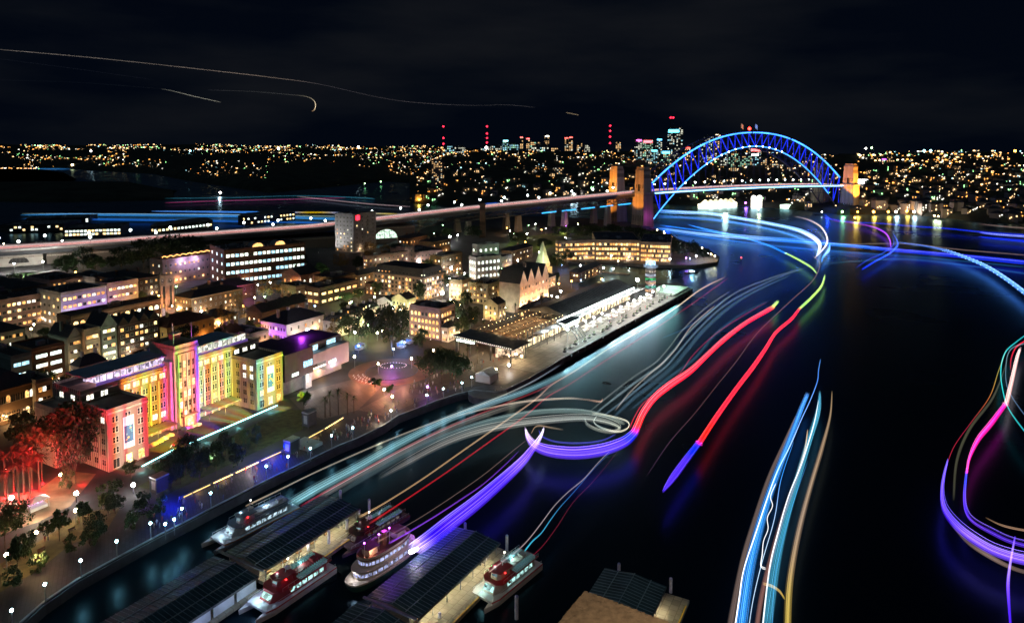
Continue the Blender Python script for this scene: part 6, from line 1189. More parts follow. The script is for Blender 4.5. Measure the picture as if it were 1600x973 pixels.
for i in range(22):
    p = TP(8+i*8, 4.4+(i%3), .03); e_ = empty('planter', p, R(OA), '%s square planter near the water edge of the terminal apron' % ordn(i), 'planter', 'planters on the terminal apron'); b = MB(); b.prism([(-.8,-.8),(.8,-.8),(.8,.8),(-.8,.8)],0,.8,top=[(-.95,-.95),(.95,-.95),(.95,.95),(-.95,.95)]); b.build('box', STEEL, e_); inst('plant', TP_['shrub'][0][0], e_, (0,0,.7), sc=(1.2,1.2,1.6))
for x, y in ((380,690),(420,670),(330,715),(455,655)): light('POINT', P(x,y,GZ+7), 700, (.7,1,.6), size=.5)  # greenish lights added above the lawn to brighten the grass
# red lit roadway in the ring: ground floods
for x,y,c_ in ((585,590,(1,.25,.1)),(600,598,(1,.25,.1)),(560,585,(1,.3,.15)),(630,590,(1,.4,.2)),(610,575,(.7,.2,1))): light('POINT', P(x,y,GZ+4), 3400, c_, size=.4)
for x,y,c_,pw in ((760,560,(1,.8,.5),1800),(720,570,(1,.8,.5),1500),(690,590,(1,.8,.6),1000),(800,560,(1,.7,.4),1500),(540,600,(1,.9,.85),1800),(600,625,(.9,.9,1),900),(640,625,(1,.85,.8),900),(570,645,(.8,.9,1),700),(430,480,(1,.6,.3),2500),(350,490,(1,.7,.4),3000),(520,470,(1,.55,.2),2500),(440,450,(1,.5,.15),3000),(640,530,(1,.8,.4),2500),(780,520,(1,.8,.5),1800),(160,500,(1,.6,.3),2500),(200,550,(1,.6,.3),2000),(110,560,(1,.6,.35),2500),(50,560,(.8,1,.8),2500),(190,480,(1,.6,.3),2500),(850,375,(.8,1,.4),12000),(880,365,(1,.8,.2),12000),(820,390,(1,.6,.2),9000),(920,372,(.9,.8,.3),7000),(790,370,(.8,1,.5),7000),(960,372,(1,.6,.3),5000),(950,405,(1,.6,.3),3000),(1000,405,(1,.6,.3),3000),(900,405,(1,.6,.3),3000),(560,505,(.7,1,.3),2500),(40,430,(.9,1,.9),12000),(140,425,(.8,1,.7),6000),(300,440,(.2,.15,1),5000)): light('POINT', P(x,y,GZ+9), pw*.4, c_, size=.8)  # fill lights added over the town, without fixtures
# ================================================================ PEOPLE
def person_mesh(seed):
    r = random.Random(seed); st = r.uniform(.12,.3)
    V = [(0,0,.95),(0,0,1.2),(0,0,1.45),(0,0,1.58),(0,.01,1.72),(.10,0,.92),(.11,st,.5),(.11,st*.8-.05,.06),(-.10,0,.92),(-.11,-st,.5),(-.11,-st-.05,.06),(.20,0,1.42),(.26,-st*.7,1.15),(.26,-st*.3,.88),(-.20,0,1.42),(-.26,st*.7,1.15),(-.26,st*.3,.88),(.11,st*.8+.12,.04),(-.11,-st+.12,.04)]
    Ed = [(0,1),(1,2),(2,3),(3,4),(0,5),(5,6),(6,7),(0,8),(8,9),(9,10),(2,11),(11,12),(12,13),(2,14),(14,15),(15,16),(7,17),(10,18)]
    rad = [.15,.14,.17,.06,.11,.10,.07,.05,.10,.07,.05,.07,.05,.035,.07,.05,.035,.04,.04]
    me = bpy.data.meshes.new('tmp'); me.from_pydata(V, Ed, []); o = bpy.data.objects.new('tmp', me); col.objects.link(o)
    m = o.modifiers.new('s', 'SKIN'); sk = me.skin_vertices[0].data if me.skin_vertices else None
    if not sk:
        bm = None
    return o, me, rad
import bmesh
def person_proto(seed, c):
    o, me, rad = person_mesh(seed); bm = bmesh.new(); bm.from_mesh(me); ly = bm.verts.layers.skin.verify(); bm.verts.ensure_lookup_table()
    for i, v in enumerate(bm.verts): v[ly].radius = (rad[i], rad[i]); v[ly].use_root = (i == 0)
    bm.to_mesh(me); bm.free(); o.modifiers.new('u', 'SUBSURF').levels = 1
    dg = bpy.context.evaluated_depsgraph_get(); dg.update(); ev = o.evaluated_get(dg); nm = bpy.data.meshes.new_from_object(ev); bpy.data.objects.remove(o)
    nm.name = 'person'; nm.materials.clear(); nm.materials.append(mat('clothes%d' % seed, c, .8)); return nm
PM = [person_proto(i, c) for i, c in enumerate(((.40,.30,.24),(.10,.12,.25),(.55,.55,.58),(.42,.08,.08),(.22,.25,.16)))]
def crowd(n, fn, place):
    for i in range(n):
        k = rnd.randrange(5); o = inst('person', PM[k], None, fn(), rnd.uniform(0,6.28)); tag(o, ('standing visitor in dull brown clothes','standing visitor in navy clothes','standing visitor in pale grey clothes','standing visitor in a dark red coat','standing visitor in olive clothes')[k]+' '+place, 'person', 'visitors '+place+(' brown',' navy',' grey',' red',' olive')[k])
def along(pts, lo, hi):
    def f():
        i = rnd.randrange(len(pts)-1); a, c = pts[i], pts[i+1]; t = rnd.random(); d = (c-a).normalized(); nn = Vector((-d.y,d.x,0)); p = a.lerp(c,t)+nn*rnd.uniform(lo,hi); p.z = GZ+.01; return p
    return f
crowd(150, along(Q[4:16],1.5,13), 'on the quay promenade'); crowd(50, along([P(640,615,GZ),P(700,590,GZ),P(780,555,GZ)],-6,10), 'on the terminal plaza'); crowd(18, along([P(180,800,GZ),P(110,820,GZ),P(30,850,GZ)],-5,5), 'in the lower left park')
def tpt(): p = TP(rnd.uniform(10,170), rnd.uniform(3,15), 0); p.z = GZ+.02; return p
crowd(24, tpt, 'on the terminal apron')
# benches in the park
for i,(x,y) in enumerate(((72,832),(108,832),(60,864),(6,890),(100,850))):
    e_ = empty('park_bench', P(x,y,GZ), R(62), '%s timber park bench from the path lamps in the lower left park' % ordn(i), 'bench', 'park benches'); tb = mat('bench_slat',(.18,.11,.07),.7)
    b = MB(); b.box(0,2,0,.5,.42,.5); b.build('seat', tb, e_); b = MB(); b.box(0,2,.5,.57,.5,.95); b.build('backrest', tb, e_)
    for xx in (.15,1.75): b = MB(); b.box(xx,xx+.1,.05,.45,0,.41); b.build('leg', STEEL, e_)
# ================================================================ FAR SHORES
FL = [emi('far_warm',(1,.62,.28),4.5,sample='NONE'), emi('far_amber',(1,.40,.08),4.5,sample='NONE'), emi('far_white',(1,.95,.8),4.5,sample='NONE'), emi('far_green',(.35,1,.35),8,sample='NONE'), emi('far_cyan',(.45,.9,1),4.5,sample='NONE')]
FWT = [FL[0]]*5+[FL[1]]*4+[FL[2]]*2+[FL[3]]+[FL[4]]
HW = mat('far_house_wall',(.22,.2,.18),.9,sc=.05)
def house_proto(seed):
    r = random.Random(seed); b = MB(); w_, d_, h_ = r.uniform(9,16), r.uniform(8,12), r.uniform(5,12); b.box(-w_/2,w_/2,-d_/2,d_/2,-6,h_)
    b.prism([(-w_/2-.4,-d_/2-.4),(w_/2+.4,-d_/2-.4),(w_/2+.4,d_/2+.4),(-w_/2-.4,d_/2+.4)],h_+.003,h_+3.2,1,top=[(-w_*.2,-.3),(w_*.2,-.3),(w_*.2,.3),(-w_*.2,.3)])
    for fl in range(int(h_/3)):
        for k in range(3):
            if r.random() < .26:
                x = -w_/2+w_*(k+.5)/3; z = .9+fl*3; q = r.uniform(.35,.8); b.quad([(x-q,-d_/2-.04,z),(x+q,-d_/2-.04,z),(x+q,-d_/2-.04,z+1.5),(x-q,-d_/2-.04,z+1.5)],2)
    x = r.uniform(-w_/2,w_/2); b.box(x-.5,x+.5,-d_/2-2.5,-d_/2-1.5,2.6,3.6,2)
    return b.mesh('house',[HW,SLATE,r.choice(FWT)])
HP = [house_proto(s) for s in range(24)]
def near_free(): pass
cnt = 0
def put_house(grid, xs, x, t, where):
    global cnt
    p = gpoint(grid, xs, x, t); o = inst('house', rnd.choice(HP), None, (p.x,p.y,p.z-.5), rnd.uniform(-.6,.6)); s = rnd.uniform(.9,1.5); o.scale = (s,s,s)
    tag(o, 'small house with lit windows '+where, 'house', 'small lit houses '+where); cnt += 1
for i in range(118): put_house(g2, x2_, rnd.uniform(650,1310), .03+.45*rnd.random()**1.3, 'on the far north shore')
for i in range(150): put_house(g3, x3_, rnd.uniform(1345,1610), .03+.55*rnd.random()**1.2, 'on the far right-hand shore')
def lights_stuff(name, items, label):
    by = {}
    b = MB(); ms = FL
    for p, s, m in items: b.box(p[0]-s,p[0]+s,p[1]-s,p[1]+s,p[2]-s*.8,p[2]+s*.8,m)
    o = b.build(name, ms); tag(o, label, 'city lights', kind='stuff')
it = []
def wsel(p): 
    r = rnd.random(); a = 0
    for i, q in enumerate(p):
        a += q
        if r < a: return i
    return 0
for i in range(3000):
    x = rnd.uniform(-20,700) if i < 2600 else rnd.uniform(620,770); t = rnd.random()**.85
    cl = noise.noise(Vector((x*.02, t*5, 1.3)))
    if cl+.5*noise.noise(Vector((x*.11, t*16, 4))) < rnd.uniform(-.15,.25): continue
    if 120 < x < 640 and t < .12: continue
    if 420 < x < 560 and t < .35: continue
    p = gpoint(g1, x1_, x, t); it.append(((p.x,p.y,p.z+4), p.y*.00024*rnd.choice((.5,.8,1,1.3,2.2)), wsel((.38,.30,.18,.10,.04))))
lights_stuff('city_lights', it, 'hundreds of tiny suburb lights across the dark hills on the left')
it = []
for i in range(1500):
    x = rnd.uniform(650,1320); t = rnd.random()**.8
    if noise.noise(Vector((x*.03, t*6, 7)))+.4*noise.noise(Vector((x*.13, t*20, 2))) < rnd.uniform(-.2,.15) or (700 < x < 860 and t < .25 and rnd.random() < .8): continue
    p = gpoint(g2, x2_, x, t); it.append(((p.x,p.y,p.z+5), p.y*.00030*rnd.choice((.6,.8,1,1.3,2.2)), wsel((.42,.26,.2,.07,.05))))
lights_stuff('city_lights', it, 'dense small lights of the northern suburb behind the bridge')
it = []
for i in range(950):
    x = rnd.uniform(1335,1625); t = rnd.random()**.75
    if noise.noise(Vector((x*.03, t*6, 2)))+.4*noise.noise(Vector((x*.12, t*18, 5))) < rnd.uniform(-.2,.2): continue
    p = gpoint(g3, x3_, x, t); it.append(((p.x,p.y,p.z+5), p.y*.00042*rnd.choice((.6,.8,1,1.3,2.2)), wsel((.40,.32,.14,.06,.08))))
lights_stuff('city_lights', it, 'dense round lights across the right-hand shore')
it = []
for i in range(90):
    x = rnd.uniform(0,62); p = gpoint(g0, x0_, x, rnd.random()); it.append(((p.x,p.y,p.z+2), 1.1, wsel((.4,.4,.1,.1,0))))
lights_stuff('city_lights', it, 'thin scatter of amber lights on the low point at far left')
def tower_far(x, yt, yb, wpx, Y, label, lit=.5, em=0, topc=None, name='apartment_tower', wall=None, rows=None, group='far towers'):
    p = PD(x, yb, Y); wd = wpx*Y/F; h = (yb-yt)*Y/F; d = wd*.8; r = rows or max(3, int((yb-yt)/2.6)); c = max(2, int(wpx/2.6)); rot = rnd.uniform(-.3,.3)
    e_ = empty(name, p, rot, label, 'tower', group); b = MB(); b.box(-wd/2,wd/2,0,d,-30,h)
    for i in range(r):
        for j in range(c):
            if rnd.random() < lit*.75:
                x0 = -wd/2+wd*(j+.22)/c; x1 = -wd/2+wd*(j+.78)/c; z0 = h*(i+.25)/r; z1 = h*(i+.75)/r; b.quad([(x0,-.2,z0),(x1,-.2,z0),(x1,-.2,z1),(x0,-.2,z1)],1+(rnd.random() < .3))
            if rnd.random() < lit*.6 and j == 0: 
                for sx in (-wd/2-.2, wd/2+.2): b.quad([(sx,d*.3,z0 if False else h*(i+.3)/r),(sx,d*.6,h*(i+.3)/r),(sx,d*.6,h*(i+.7)/r),(sx,d*.3,h*(i+.7)/r)],1)
    TWM = [emi('tower_warm',(1,.60,.26),1.5,.5,.05,'NONE'),emi('tower_white',(.95,.95,.75),1.3,.5,.05,'NONE'),emi('tower_cyan',(.4,.85,1),1.3,.5,.05,'NONE'),emi('tower_green',(.5,1,.7),1.2,.5,.05,'NONE')]
    b.build('shaft', [wall or mat('far_tower_wall',(.12,.12,.14),.8,sc=.02), TWM[em], TWM[(em+1)%4]], e_)
    b = MB(); b.box(-wd*.3,wd*.3,d*.2,d*.8,h+.05,h+wd*.18)
    b.build('plant_room', mat('far_tower_wall',(.12,.12,.14)), e_)
    if topc:
        b = MB(); b.box(-wd*.42,wd*.42,-.6,-.25,h-wd*.28,h-wd*.05); b.build('lit_sign', emi('sign_%d_%d' % (x, yt), topc, 6, sample='NONE'), e_)
    return e_
tower_far(683,252,300,17,1650,'slab tower standing alone on the dark point, full of warm windows',.5,0,rows=20)
def redlamps(x, ys, Y, label):
    p = PD(x, 236, Y); e_ = empty('radio_mast', p, 0, label, 'mast', 'red-lit radio masts'); b = MB(); ztop = (236-ys[0])*Y/F; b.bar((0,0,-60),(0,0,ztop),2.2,4); b.build('mast', STEEL, e_)
    for y in ys: b = MB(); b.ball((0,-3,(236-y)*Y/F), 6.5, 6, 5); b.build('red_lamp', emi('mast_red',(1,.02,.05),6,sample='NONE'), e_)
redlamps(693,(198,216,225),5200,'leftmost red-lit radio mast'); redlamps(761,(198,209,216,223),5200,'middle red-lit radio mast'); redlamps(953,(197,205,214,224),5200,'rightmost red-lit radio mast')
SK = [(790,219,238,9,4600,.9,2,(.3,.9,1)),(800,226,238,20,4600,.9,2,None),(815,214,238,5,4700,.8,0,(1,.1,.1)),(825,216,238,6,4700,.7,0,(1,.1,.1)),(833,222,238,9,4600,.8,3,None),(840,222,238,6,4600,.8,0,None),(855,212,238,7,4700,.7,0,(1,1,.8)),(775,228,238,14,4600,.8,1,None),(758,229,238,14,4500,.8,1,None),(885,215,236,6,4600,.8,0,(1,.1,.08)),(892,214,236,6,4600,.8,0,(1,.1,.08)),(906,224,238,8,4500,.8,0,None),(918,227,238,8,4500,.9,1,None),(966,222,238,8,4500,.9,0,None),(845,230,240,30,4300,.8,1,None),(868,231,240,14,4300,.8,0,None),(716,230,240,18,4500,.7,1,None),(700,228,240,10,4500,.9,2,None),
(998,218,256,10,2500,.8,1,(1,.1,.6)),(1012,219,258,16,2480,.9,3,(1,.1,.12)),(1030,217,256,9,2500,.7,1,(.1,.5,1)),(1022,234,268,10,2300,.9,2,(.1,.6,1)),(1040,236,262,14,2350,.8,3,(.1,.6,1)),(1052,202,258,19,2600,.45,1,(.1,.7,1)),(1063,200,256,7,2620,.6,1,None),(1074,230,256,9,2500,.6,0,(1,.08,.06)),(1014,234,262,8,2300,.9,1,None),
(1108,214,256,14,2500,.6,1,None),(1122,210,250,10,2500,.7,0,(1,.8,.5)),(1100,222,262,10,2400,.6,1,None),(1136,232,272,14,2300,.7,1,None),(1147,240,275,12,2200,.8,3,None),(1165,244,275,18,2200,.8,3,None),(1180,232,270,16,2300,.6,1,(1,.1,.1)),(1179,240,272,12,2290,.6,2,(.9,1,1)),(1196,248,285,10,2100,.6,0,None),(1210,256,290,10,2100,.6,0,None),(1222,252,284,10,2150,.5,0,None),(1150,262,290,12,2000,.5,0,None),(1128,268,292,12,2000,.5,1,None),(1236,262,296,9,1950,.6,0,None),(1256,246,282,9,2100,.5,0,None),(1274,256,300,10,1900,.4,0,None),
(804,268,288,10,2000,.6,0,None),(820,270,290,10,1990,.5,0,None),(874,262,296,14,1900,.55,0,None),(860,278,298,22,1850,.5,1,None),(900,252,262,18,2400,.9,1,None),(925,266,290,12,1900,.4,0,None),(842,270,288,12,1950,.5,0,None),
(1392,245,285,9,2200,.8,0,None),(1380,248,290,7,2200,.5,0,(.5,.1,1)),(1452,262,292,12,2000,.5,0,None),(1457,300,326,14,1750,.6,2,None),(1478,290,300,34,1800,.7,2,(.3,.95,1)),(1533,258,300,16,1900,.55,0,None),(1554,276,318,16,1800,.7,0,None),(1575,262,310,16,1850,.55,0,None),(1590,288,322,18,1750,.55,0,None),(1507,268,288,12,2100,.6,1,None),(1498,236,258,10,2700,.5,1,None),(1440,240,252,14,2700,.6,3,None),(1538,316,334,26,1700,.6,0,None),(1575,322,342,26,1650,.5,0,None),(1512,300,330,14,1750,.6,0,None)]
for i,(x,yt,yb,w_,Y,lt,em,tc_) in enumerate(SK):
    reg = 'on the hill skyline' if x < 975 and Y > 4000 else ('on the slope left of the arch' if x < 975 else ('clustered behind the left end of the arch' if x < 1080 else ('seen through the arch' if x < 1300 else 'on the right-hand shore')))
    tower_far(x,yt,yb,w_,Y,'%s %s-lit tower%s %s' % (ordn(i), ('warm','white','cyan','green')[em], ', signed,' if tc_ else '', reg),lt,em,tc_)
# roof-top red lamps on the tall tower
for x in (1048,1052): p = PD(x, 184, 2600); b = MB(); b.ball((0,0,0),3.4,6,5); b.bar((0,0,-45),(0,0,-3),1,4,1); tag(b.build('aerial', [emi('mast_red',(1,.02,.05),6), STEEL], None, p), 'red-tipped aerial on the tallest tower, %s one' % ('left' if x == 1048 else 'right'), 'aerial')
# fun-park front with two towers, floodlighting put into the materials as glow
p = P(1128,325,0); lk = empty('fun_park_hall', p, R(35), 'blazing white glowing fun-park hall on the water below the arch', 'amusement hall'); s = p.y/F
b = MB(); W_ = 68*s*1.1; b.box(-W_/2,W_/2,0,20,0,8*s*.9); b.build('wall', emi('funpark_wall_glow',(1,.95,.7),4,.6,.06), lk)
b = MB()
for i in range(6):
    x = -W_/2+W_*(i+.5)/6; b.prism([(x-W_/14,2),(x+W_/14,2),(x+W_/14,16),(x-W_/14,16)],8*s*.9+.01,8*s*1.7,top=[(x-1,8),(x+1,8),(x+1,10),(x-1,10)])
b.build('roof_dome', emi('funpark_roof_glow',(1,.9,.55),2.2,.6,.1), lk)
p = P(1182,325,0); s = p.y/F; gt = empty('entrance_gate', p, R(30), 'pair of rounded white glowing gate towers right of the hall', 'gate')
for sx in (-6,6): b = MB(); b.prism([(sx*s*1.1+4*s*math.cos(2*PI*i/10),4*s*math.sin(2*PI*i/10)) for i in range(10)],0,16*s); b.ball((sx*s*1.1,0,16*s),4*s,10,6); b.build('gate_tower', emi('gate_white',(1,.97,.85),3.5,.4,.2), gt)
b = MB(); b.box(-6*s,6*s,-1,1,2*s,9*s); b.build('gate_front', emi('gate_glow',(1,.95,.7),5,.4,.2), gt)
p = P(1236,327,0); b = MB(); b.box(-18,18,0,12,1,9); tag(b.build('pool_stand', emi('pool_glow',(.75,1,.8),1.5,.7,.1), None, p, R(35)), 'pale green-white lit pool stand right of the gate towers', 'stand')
p = PD(1346,284,1500); b = MB(); b.box(-15,15,0,4,-5,5); tag(b.build('glowing_board', emi('board_white',(1,.95,.95),6,.3,.2), None, p), 'blazing white glowing board right of the north pylon', 'board')  # board glows by itself, its floodlight put into the material
light('POINT', P(1128,330,0)+Vector((0,-20,14)), 60000, (1,.95,.7), size=3)
# shore lamps of the far side with reflections
SHL = [('y',1185,327,3),('o',1090,312,2),('y',1272,320,3),('w',1284,331,2),('g',1316,331,4),('o',1336,340,4),('o',1340,331,3),('o',1365,331,5),('o',1349,318,2),('w',1361,316,2),('w',1371,316,2),('w',1380,317,2),('o',1388,331,4),('w',1400,331,4),('o',1417,330,4),('w',1428,331,4),('o',1444,325,3),('y',1466,338,3),('y',1460,337,3),('y',1568,335,3),('v',1165,317,3),('o',649,308,4),('o',655,312,3),('o',669,301,4),('o',693,308,3),('o',703,307,3),('o',755,299,4),('o',767,301,5),('o',813,305,5),('o',835,306,3),('o',846,308,4),('o',860,307,3),('y',877,306,5),('o',824,307,2),('w',893,308,3),('w',344,301,4),('g',570,287,2),('g',595,284,2),('g',164,301,3),('w',560,230,4),('w',435,232,4),('w',1353,232,3),('g',1362,231,3),('o',1586,236,4),('c',1444,236,4),('c',1454,236,4),('o',1462,243,3),('c',1450,247,3),('w',900,308,3),('w',946,300,3),('w',760,231,5),('o',330,268,2),('y',113,258,4),('w',142,236,3),('c',297,236,3)]
bigm = {k: globe_mesh('far_globe_'+k, c_, 16, 1.0) for k, c_ in (('y',(1,.75,.35)),('o',(1,.45,.06)),('w',(1,.97,.9)),('g',(.45,1,.35)),('v',(.6,.15,1)),('c',(.4,.95,1)))}
for i,(k,x,y,s_) in enumerate(SHL):
    Y = min(5200, 112*F/max(10,(y+6-YH))) if y > 262 else 4200
    p = PD(x,y,Y); e_ = empty('shore_lamp', p, 0, '%s far shore lamp outward from the arch, glowing %s' % (ordn(i), {'y':'warm yellow','o':'orange','w':'white','g':'green','v':'violet','c':'cyan'}[k]), 'lamp', 'far shore lamps')
    r_ = s_*Y/F*.42; inst('globe', bigm[k], e_, sc=(r_,r_,r_)); b = MB(); b.bar((0,0,-12),(0,0,-r_*.9),.3,4); b.build('post', STEEL, e_)
    if y > 295 and Y < 2600 and s_ > 2: light('POINT', (0,-r_-2,1), 3800*s_, {'y':(1,.75,.35),'o':(1,.42,.05),'w':(1,.95,.9),'g':(.45,1,.35),'v':(.6,.15,1),'c':(.4,.95,1)}[k], e_, 2.5)
# ================================================================ LIGHT TRAILS (real glowing strands in space, hung where the passing lamps ran)
TM = bpy.data.materials.new('trail_glow'); TM.use_nodes = True; n = TM.node_tree.nodes; l = TM.node_tree.links; n.clear()
o_ = n.new('ShaderNodeOutputMaterial'); em = n.new('ShaderNodeEmission'); at = n.new('ShaderNodeAttribute'); at.attribute_name = 'Col'; au = n.new('ShaderNodeAttribute'); au.attribute_name = 'tuv'
nz = n.new('ShaderNodeTexNoise'); nz.inputs['Scale'].default_value = 1; nz.inputs['Detail'].default_value = 5; nz.inputs['Roughness'].default_value = .85; l.new(au.outputs['Vector'], nz.inputs['Vector'])
mr = n.new('ShaderNodeMapRange'); mr.inputs[1].default_value = .38; mr.inputs[2].default_value = .66; mr.inputs[3].default_value = .03; mr.inputs[4].default_value = 1.5
ac = n.new('ShaderNodeAttribute'); ac.attribute_name = 'across'; sq = n.new('ShaderNodeMath'); sq.operation = 'MULTIPLY'; l.new(ac.outputs['Fac'], sq.inputs[0]); l.new(ac.outputs['Fac'], sq.inputs[1])
e1_ = n.new('ShaderNodeMath'); e1_.operation = 'SUBTRACT'; e1_.inputs[0].default_value = 1.0; e1_.use_clamp = True; l.new(sq.outputs[0], e1_.inputs[1])
mu = n.new('ShaderNodeMath'); mu.operation = 'MULTIPLY'; l.new(nz.outputs[0], mr.inputs[0]); l.new(mr.outputs[0], mu.inputs[0]); l.new(e1_.outputs[0], mu.inputs[1])
tr_ = n.new('ShaderNodeBsdfTransparent'); ad_ = n.new('ShaderNodeAddShader')
l.new(at.outputs['Color'], em.inputs[0]); l.new(mu.outputs[0], em.inputs[1]); l.new(em.outputs[0], ad_.inputs[0]); l.new(tr_.outputs[0], ad_.inputs[1]); l.new(ad_.outputs[0], o_.inputs[0])
def catmull(pts, k):
    out = []
    for i in range(len(pts)-1):
        p0 = pts[max(i-1,0)]; p1 = pts[i]; p2 = pts[i+1]; p3 = pts[min(i+2,len(pts)-1)]
        for j in range(k):
            t = j/k; out.append(tuple(.5*((2*b)+(-a+c)*t+(2*a-5*b+4*c-d)*t*t+(-a+3*b-3*c+d)*t**3) for a,b,c,d in zip(p0,p1,p2,p3)))
    out.append(tuple(pts[-1])); return out
tseed = [0]
def ribbon(pts3, wds, cols, freq=3.2, name='light_trail', parent=None, thick=.22):
    # pts3 world points, wds full width in metres, cols rgb*strength; flattened tube section
    me = bpy.data.meshes.new(name); V = []; Fc = []; C = []; U = []; AC = []; ns = 12; tseed[0] += 1; run = 0
    for i, p in enumerate(pts3):
        a = pts3[max(i-1,0)]; c = pts3[min(i+1,len(pts3)-1)]; d = (c-a).normalized(); s = Vector((d.y,-d.x,0))
        s = s.normalized() if s.length > 1e-4 else Vector((1,0,0)); up = Vector((0,0,1))
        if i: run += (p-pts3[i-1]).length
        for j in range(ns):
            an = 2*PI*j/ns; q = math.cos(an); V.append(p+s*(wds[i]/2*q)+up*(min(wds[i]*.5, thick+wds[i]*.08)*math.sin(an))); C.append(cols[i]); AC.append(q); U.append((q*freq, run*.0025, tseed[0]*3.7))
    for i in range(len(pts3)-1):
        for j in range(ns): a = i*ns+j; b = i*ns+(j+1)%ns; Fc.append((a,b,b+ns,a+ns))
    Fc.append(tuple(range(ns-1,-1,-1))); k = (len(pts3)-1)*ns; Fc.append(tuple(range(k,k+ns)))
    me.from_pydata([tuple(v) for v in V], [], Fc); ca = me.color_attributes.new('Col','FLOAT_COLOR','POINT'); ca.data.foreach_set('color', [x for c in C for x in (*c,1)])
    ua = me.attributes.new('tuv','FLOAT_VECTOR','POINT'); ua.data.foreach_set('vector', [x for u in U for x in u]); aa = me.attributes.new('across','FLOAT','POINT'); aa.data.foreach_set('value', AC); me.materials.append(TM)
    for p in me.polygons: p.use_smooth = True
    o = bpy.data.objects.new(name, me); col.objects.link(o)
    if parent: o.parent = parent
    return o
def trail(label, px, colr, z=5.0, w=None, freq=3.2, strands=0, group=None, k=6, sc=.5, Y=None):
    # px: (x, y, width_px[, colour override]) per control point; colr rgb*strength default
    cur = [colr if len(q) < 4 else q[3] for q in px]
    flat = [(q[0],q[1],q[2])+tuple(c) for q, c in zip(px, cur)]
    sm = catmull(flat, k); pts = [P(q[0],q[1],z) if Y is None else PD(q[0],q[1],Y) for q in sm]; wd = []
    for i, p in enumerate(pts):
        a = pts[max(i-1,0)]; c = pts[min(i+1,len(pts)-1)]; d = (c-a).normalized(); s = Vector((d.y,-d.x,0)); 
        if s.length < 1e-4: s = Vector((1,0,0))
        s.normalize()
        # projected px size of one metre along s at p
        def pr(v): dep = v[1]*math.cos(T)+(H-v[2])*math.sin(T); yy = -( (v[2]-H)*math.cos(T)+v[1]*math.sin(T)); return (F*v[0]/dep, F*yy/dep)
        a1 = pr(p); a2 = pr(p+s); dd = pr(p+d); t2 = Vector((dd[0]-a1[0], dd[1]-a1[1])).normalized(); sx = Vector((a2[0]-a1[0], a2[1]-a1[1])); perp = abs(sx.x*t2.y-sx.y*t2.x)
        wq = sm[i][2]; wq = wq*(.7 if wq < 3.2 else (.7+.25*min(1,(wq-3.2)/5))); wd.append(max(.07, wq/max(.9*F/dep_(p)*.33, perp)))
    nn = len(sm); cols = [tuple(max(0,x)*min(1,.25+min(i,nn-1-i)/(2.0 if k < 20 else 1)) for x in q[3:6]) for i, q in enumerate(sm)]
    if Y: wd = [max(.3,q[2])*Y/F for q in sm]
    root = ribbon(pts, wd, [tuple(v*(.68 if strands else 1) for v in c) for c in cols], freq); tag(root, label, 'light trail', group or 'long light trails over the harbour')
    ns_ = 0 if not strands else strands*3+1; sr = random.Random(int(px[0][0]*7+px[0][1]))
    for j in range(ns_):
        f = (-1+2*(j+.5)/ns_)*.92+sr.uniform(-.08,.08); hp = []; zz = sr.uniform(.2,1.4); br_ = sr.choice((.5,.8,1.1,1.7)); wf = sr.choice((.018,.03,.05))
        for i, p in enumerate(pts):
            a = pts[max(i-1,0)]; c = pts[min(i+1,len(pts)-1)]; d = (c-a).normalized(); s = Vector((d.y,-d.x,0)).normalized(); hp.append(p+s*wd[i]*.5*f+Vector((0,0,zz)))
        ribbon(hp, [max(.06,x*wf) for x in wd], [tuple(min(2.6,(y*1.3+.14*max(c))*br_) for y in c) for c in cols], .3, 'light_strand', root, .05)
    return root
def dep_(p): return p[1]*math.cos(T)+(H-p[2])*math.sin(T)
V_=(.11,.025,1.35); VL=(.28,.11,1.6); RR=(2.2,.01,.06); YG=(.75,1.35,.22); BL=(.05,.45,1.7); LB=(.45,.95,1.9); DB=(.01,.05,1.6); WHT=(1.2,1.2,1.2); CR=(1.1,.85,.65)
trail('wide violet light trail running from the cream ferry up to a white spike', [(648,858,24,(1.1,.8,2.2)),(672,841,26,V_),(705,815,26,V_),(745,784,23,V_),(785,750,19,V_),(815,722,15,VL),(833,700,10,VL),(844,684,6,(1.1,.9,1.6)),(850,671,2,(1.2,1,1.6))], V_, z=7, strands=3, freq=6.4)
trail('violet loop light trail that turns red and snakes up to a yellow-green tip', [(821,671,3,(1.3,1,1.6)),(826,684,9,(.9,.6,1.7)),(838,696,15,VL),(862,704,19,(.2,.07,1.4)),(900,707,20,(.16,.05,1.35)),(940,702,20,(.14,.04,1.3)),(972,691,18,V_),(989,678,15,V_),(995,667,13,RR),(1005,645,12,RR),(1022,622,11,RR),(1046,602,12,RR),(1078,580,10,RR),(1106,554,8,RR),(1132,530,8,RR),(1165,505,7,RR),(1203,483,7,RR),(1209,478,6,YG),(1216,471,4,YG)], V_, z=6, strands=2, freq=4.8)
trail('straighter red light trail with green upper end and violet lower end', [(1289,430,3,YG),(1283,448,5,YG),(1266,467,5,YG),(1252,480,5,YG),(1248,484,5,RR),(1236,499,6,RR),(1212,520,6,RR),(1196,545,7,RR),(1176,574,8,RR),(1150,608,8,RR),(1120,650,9,RR),(1095,688,10,RR),(1090,694,11,V_),(1070,720,13,V_),(1052,745,13,V_),(1036,768,4,V_)], RR, z=6, strands=1, freq=3.2)
trail('thick pale blue light trail curving from under the bridge', [(1030,330,9,BL),(1070,332,8,LB),(1110,334,7,LB),(1160,342,7,LB),(1205,350,7,LB),(1245,359,7,LB),(1270,371,8,(1,1.2,1.9)),(1281,384,7,(1.2,1.3,1.9)),(1276,400,3,LB)], LB, z=6, strands=2, freq=4.8)
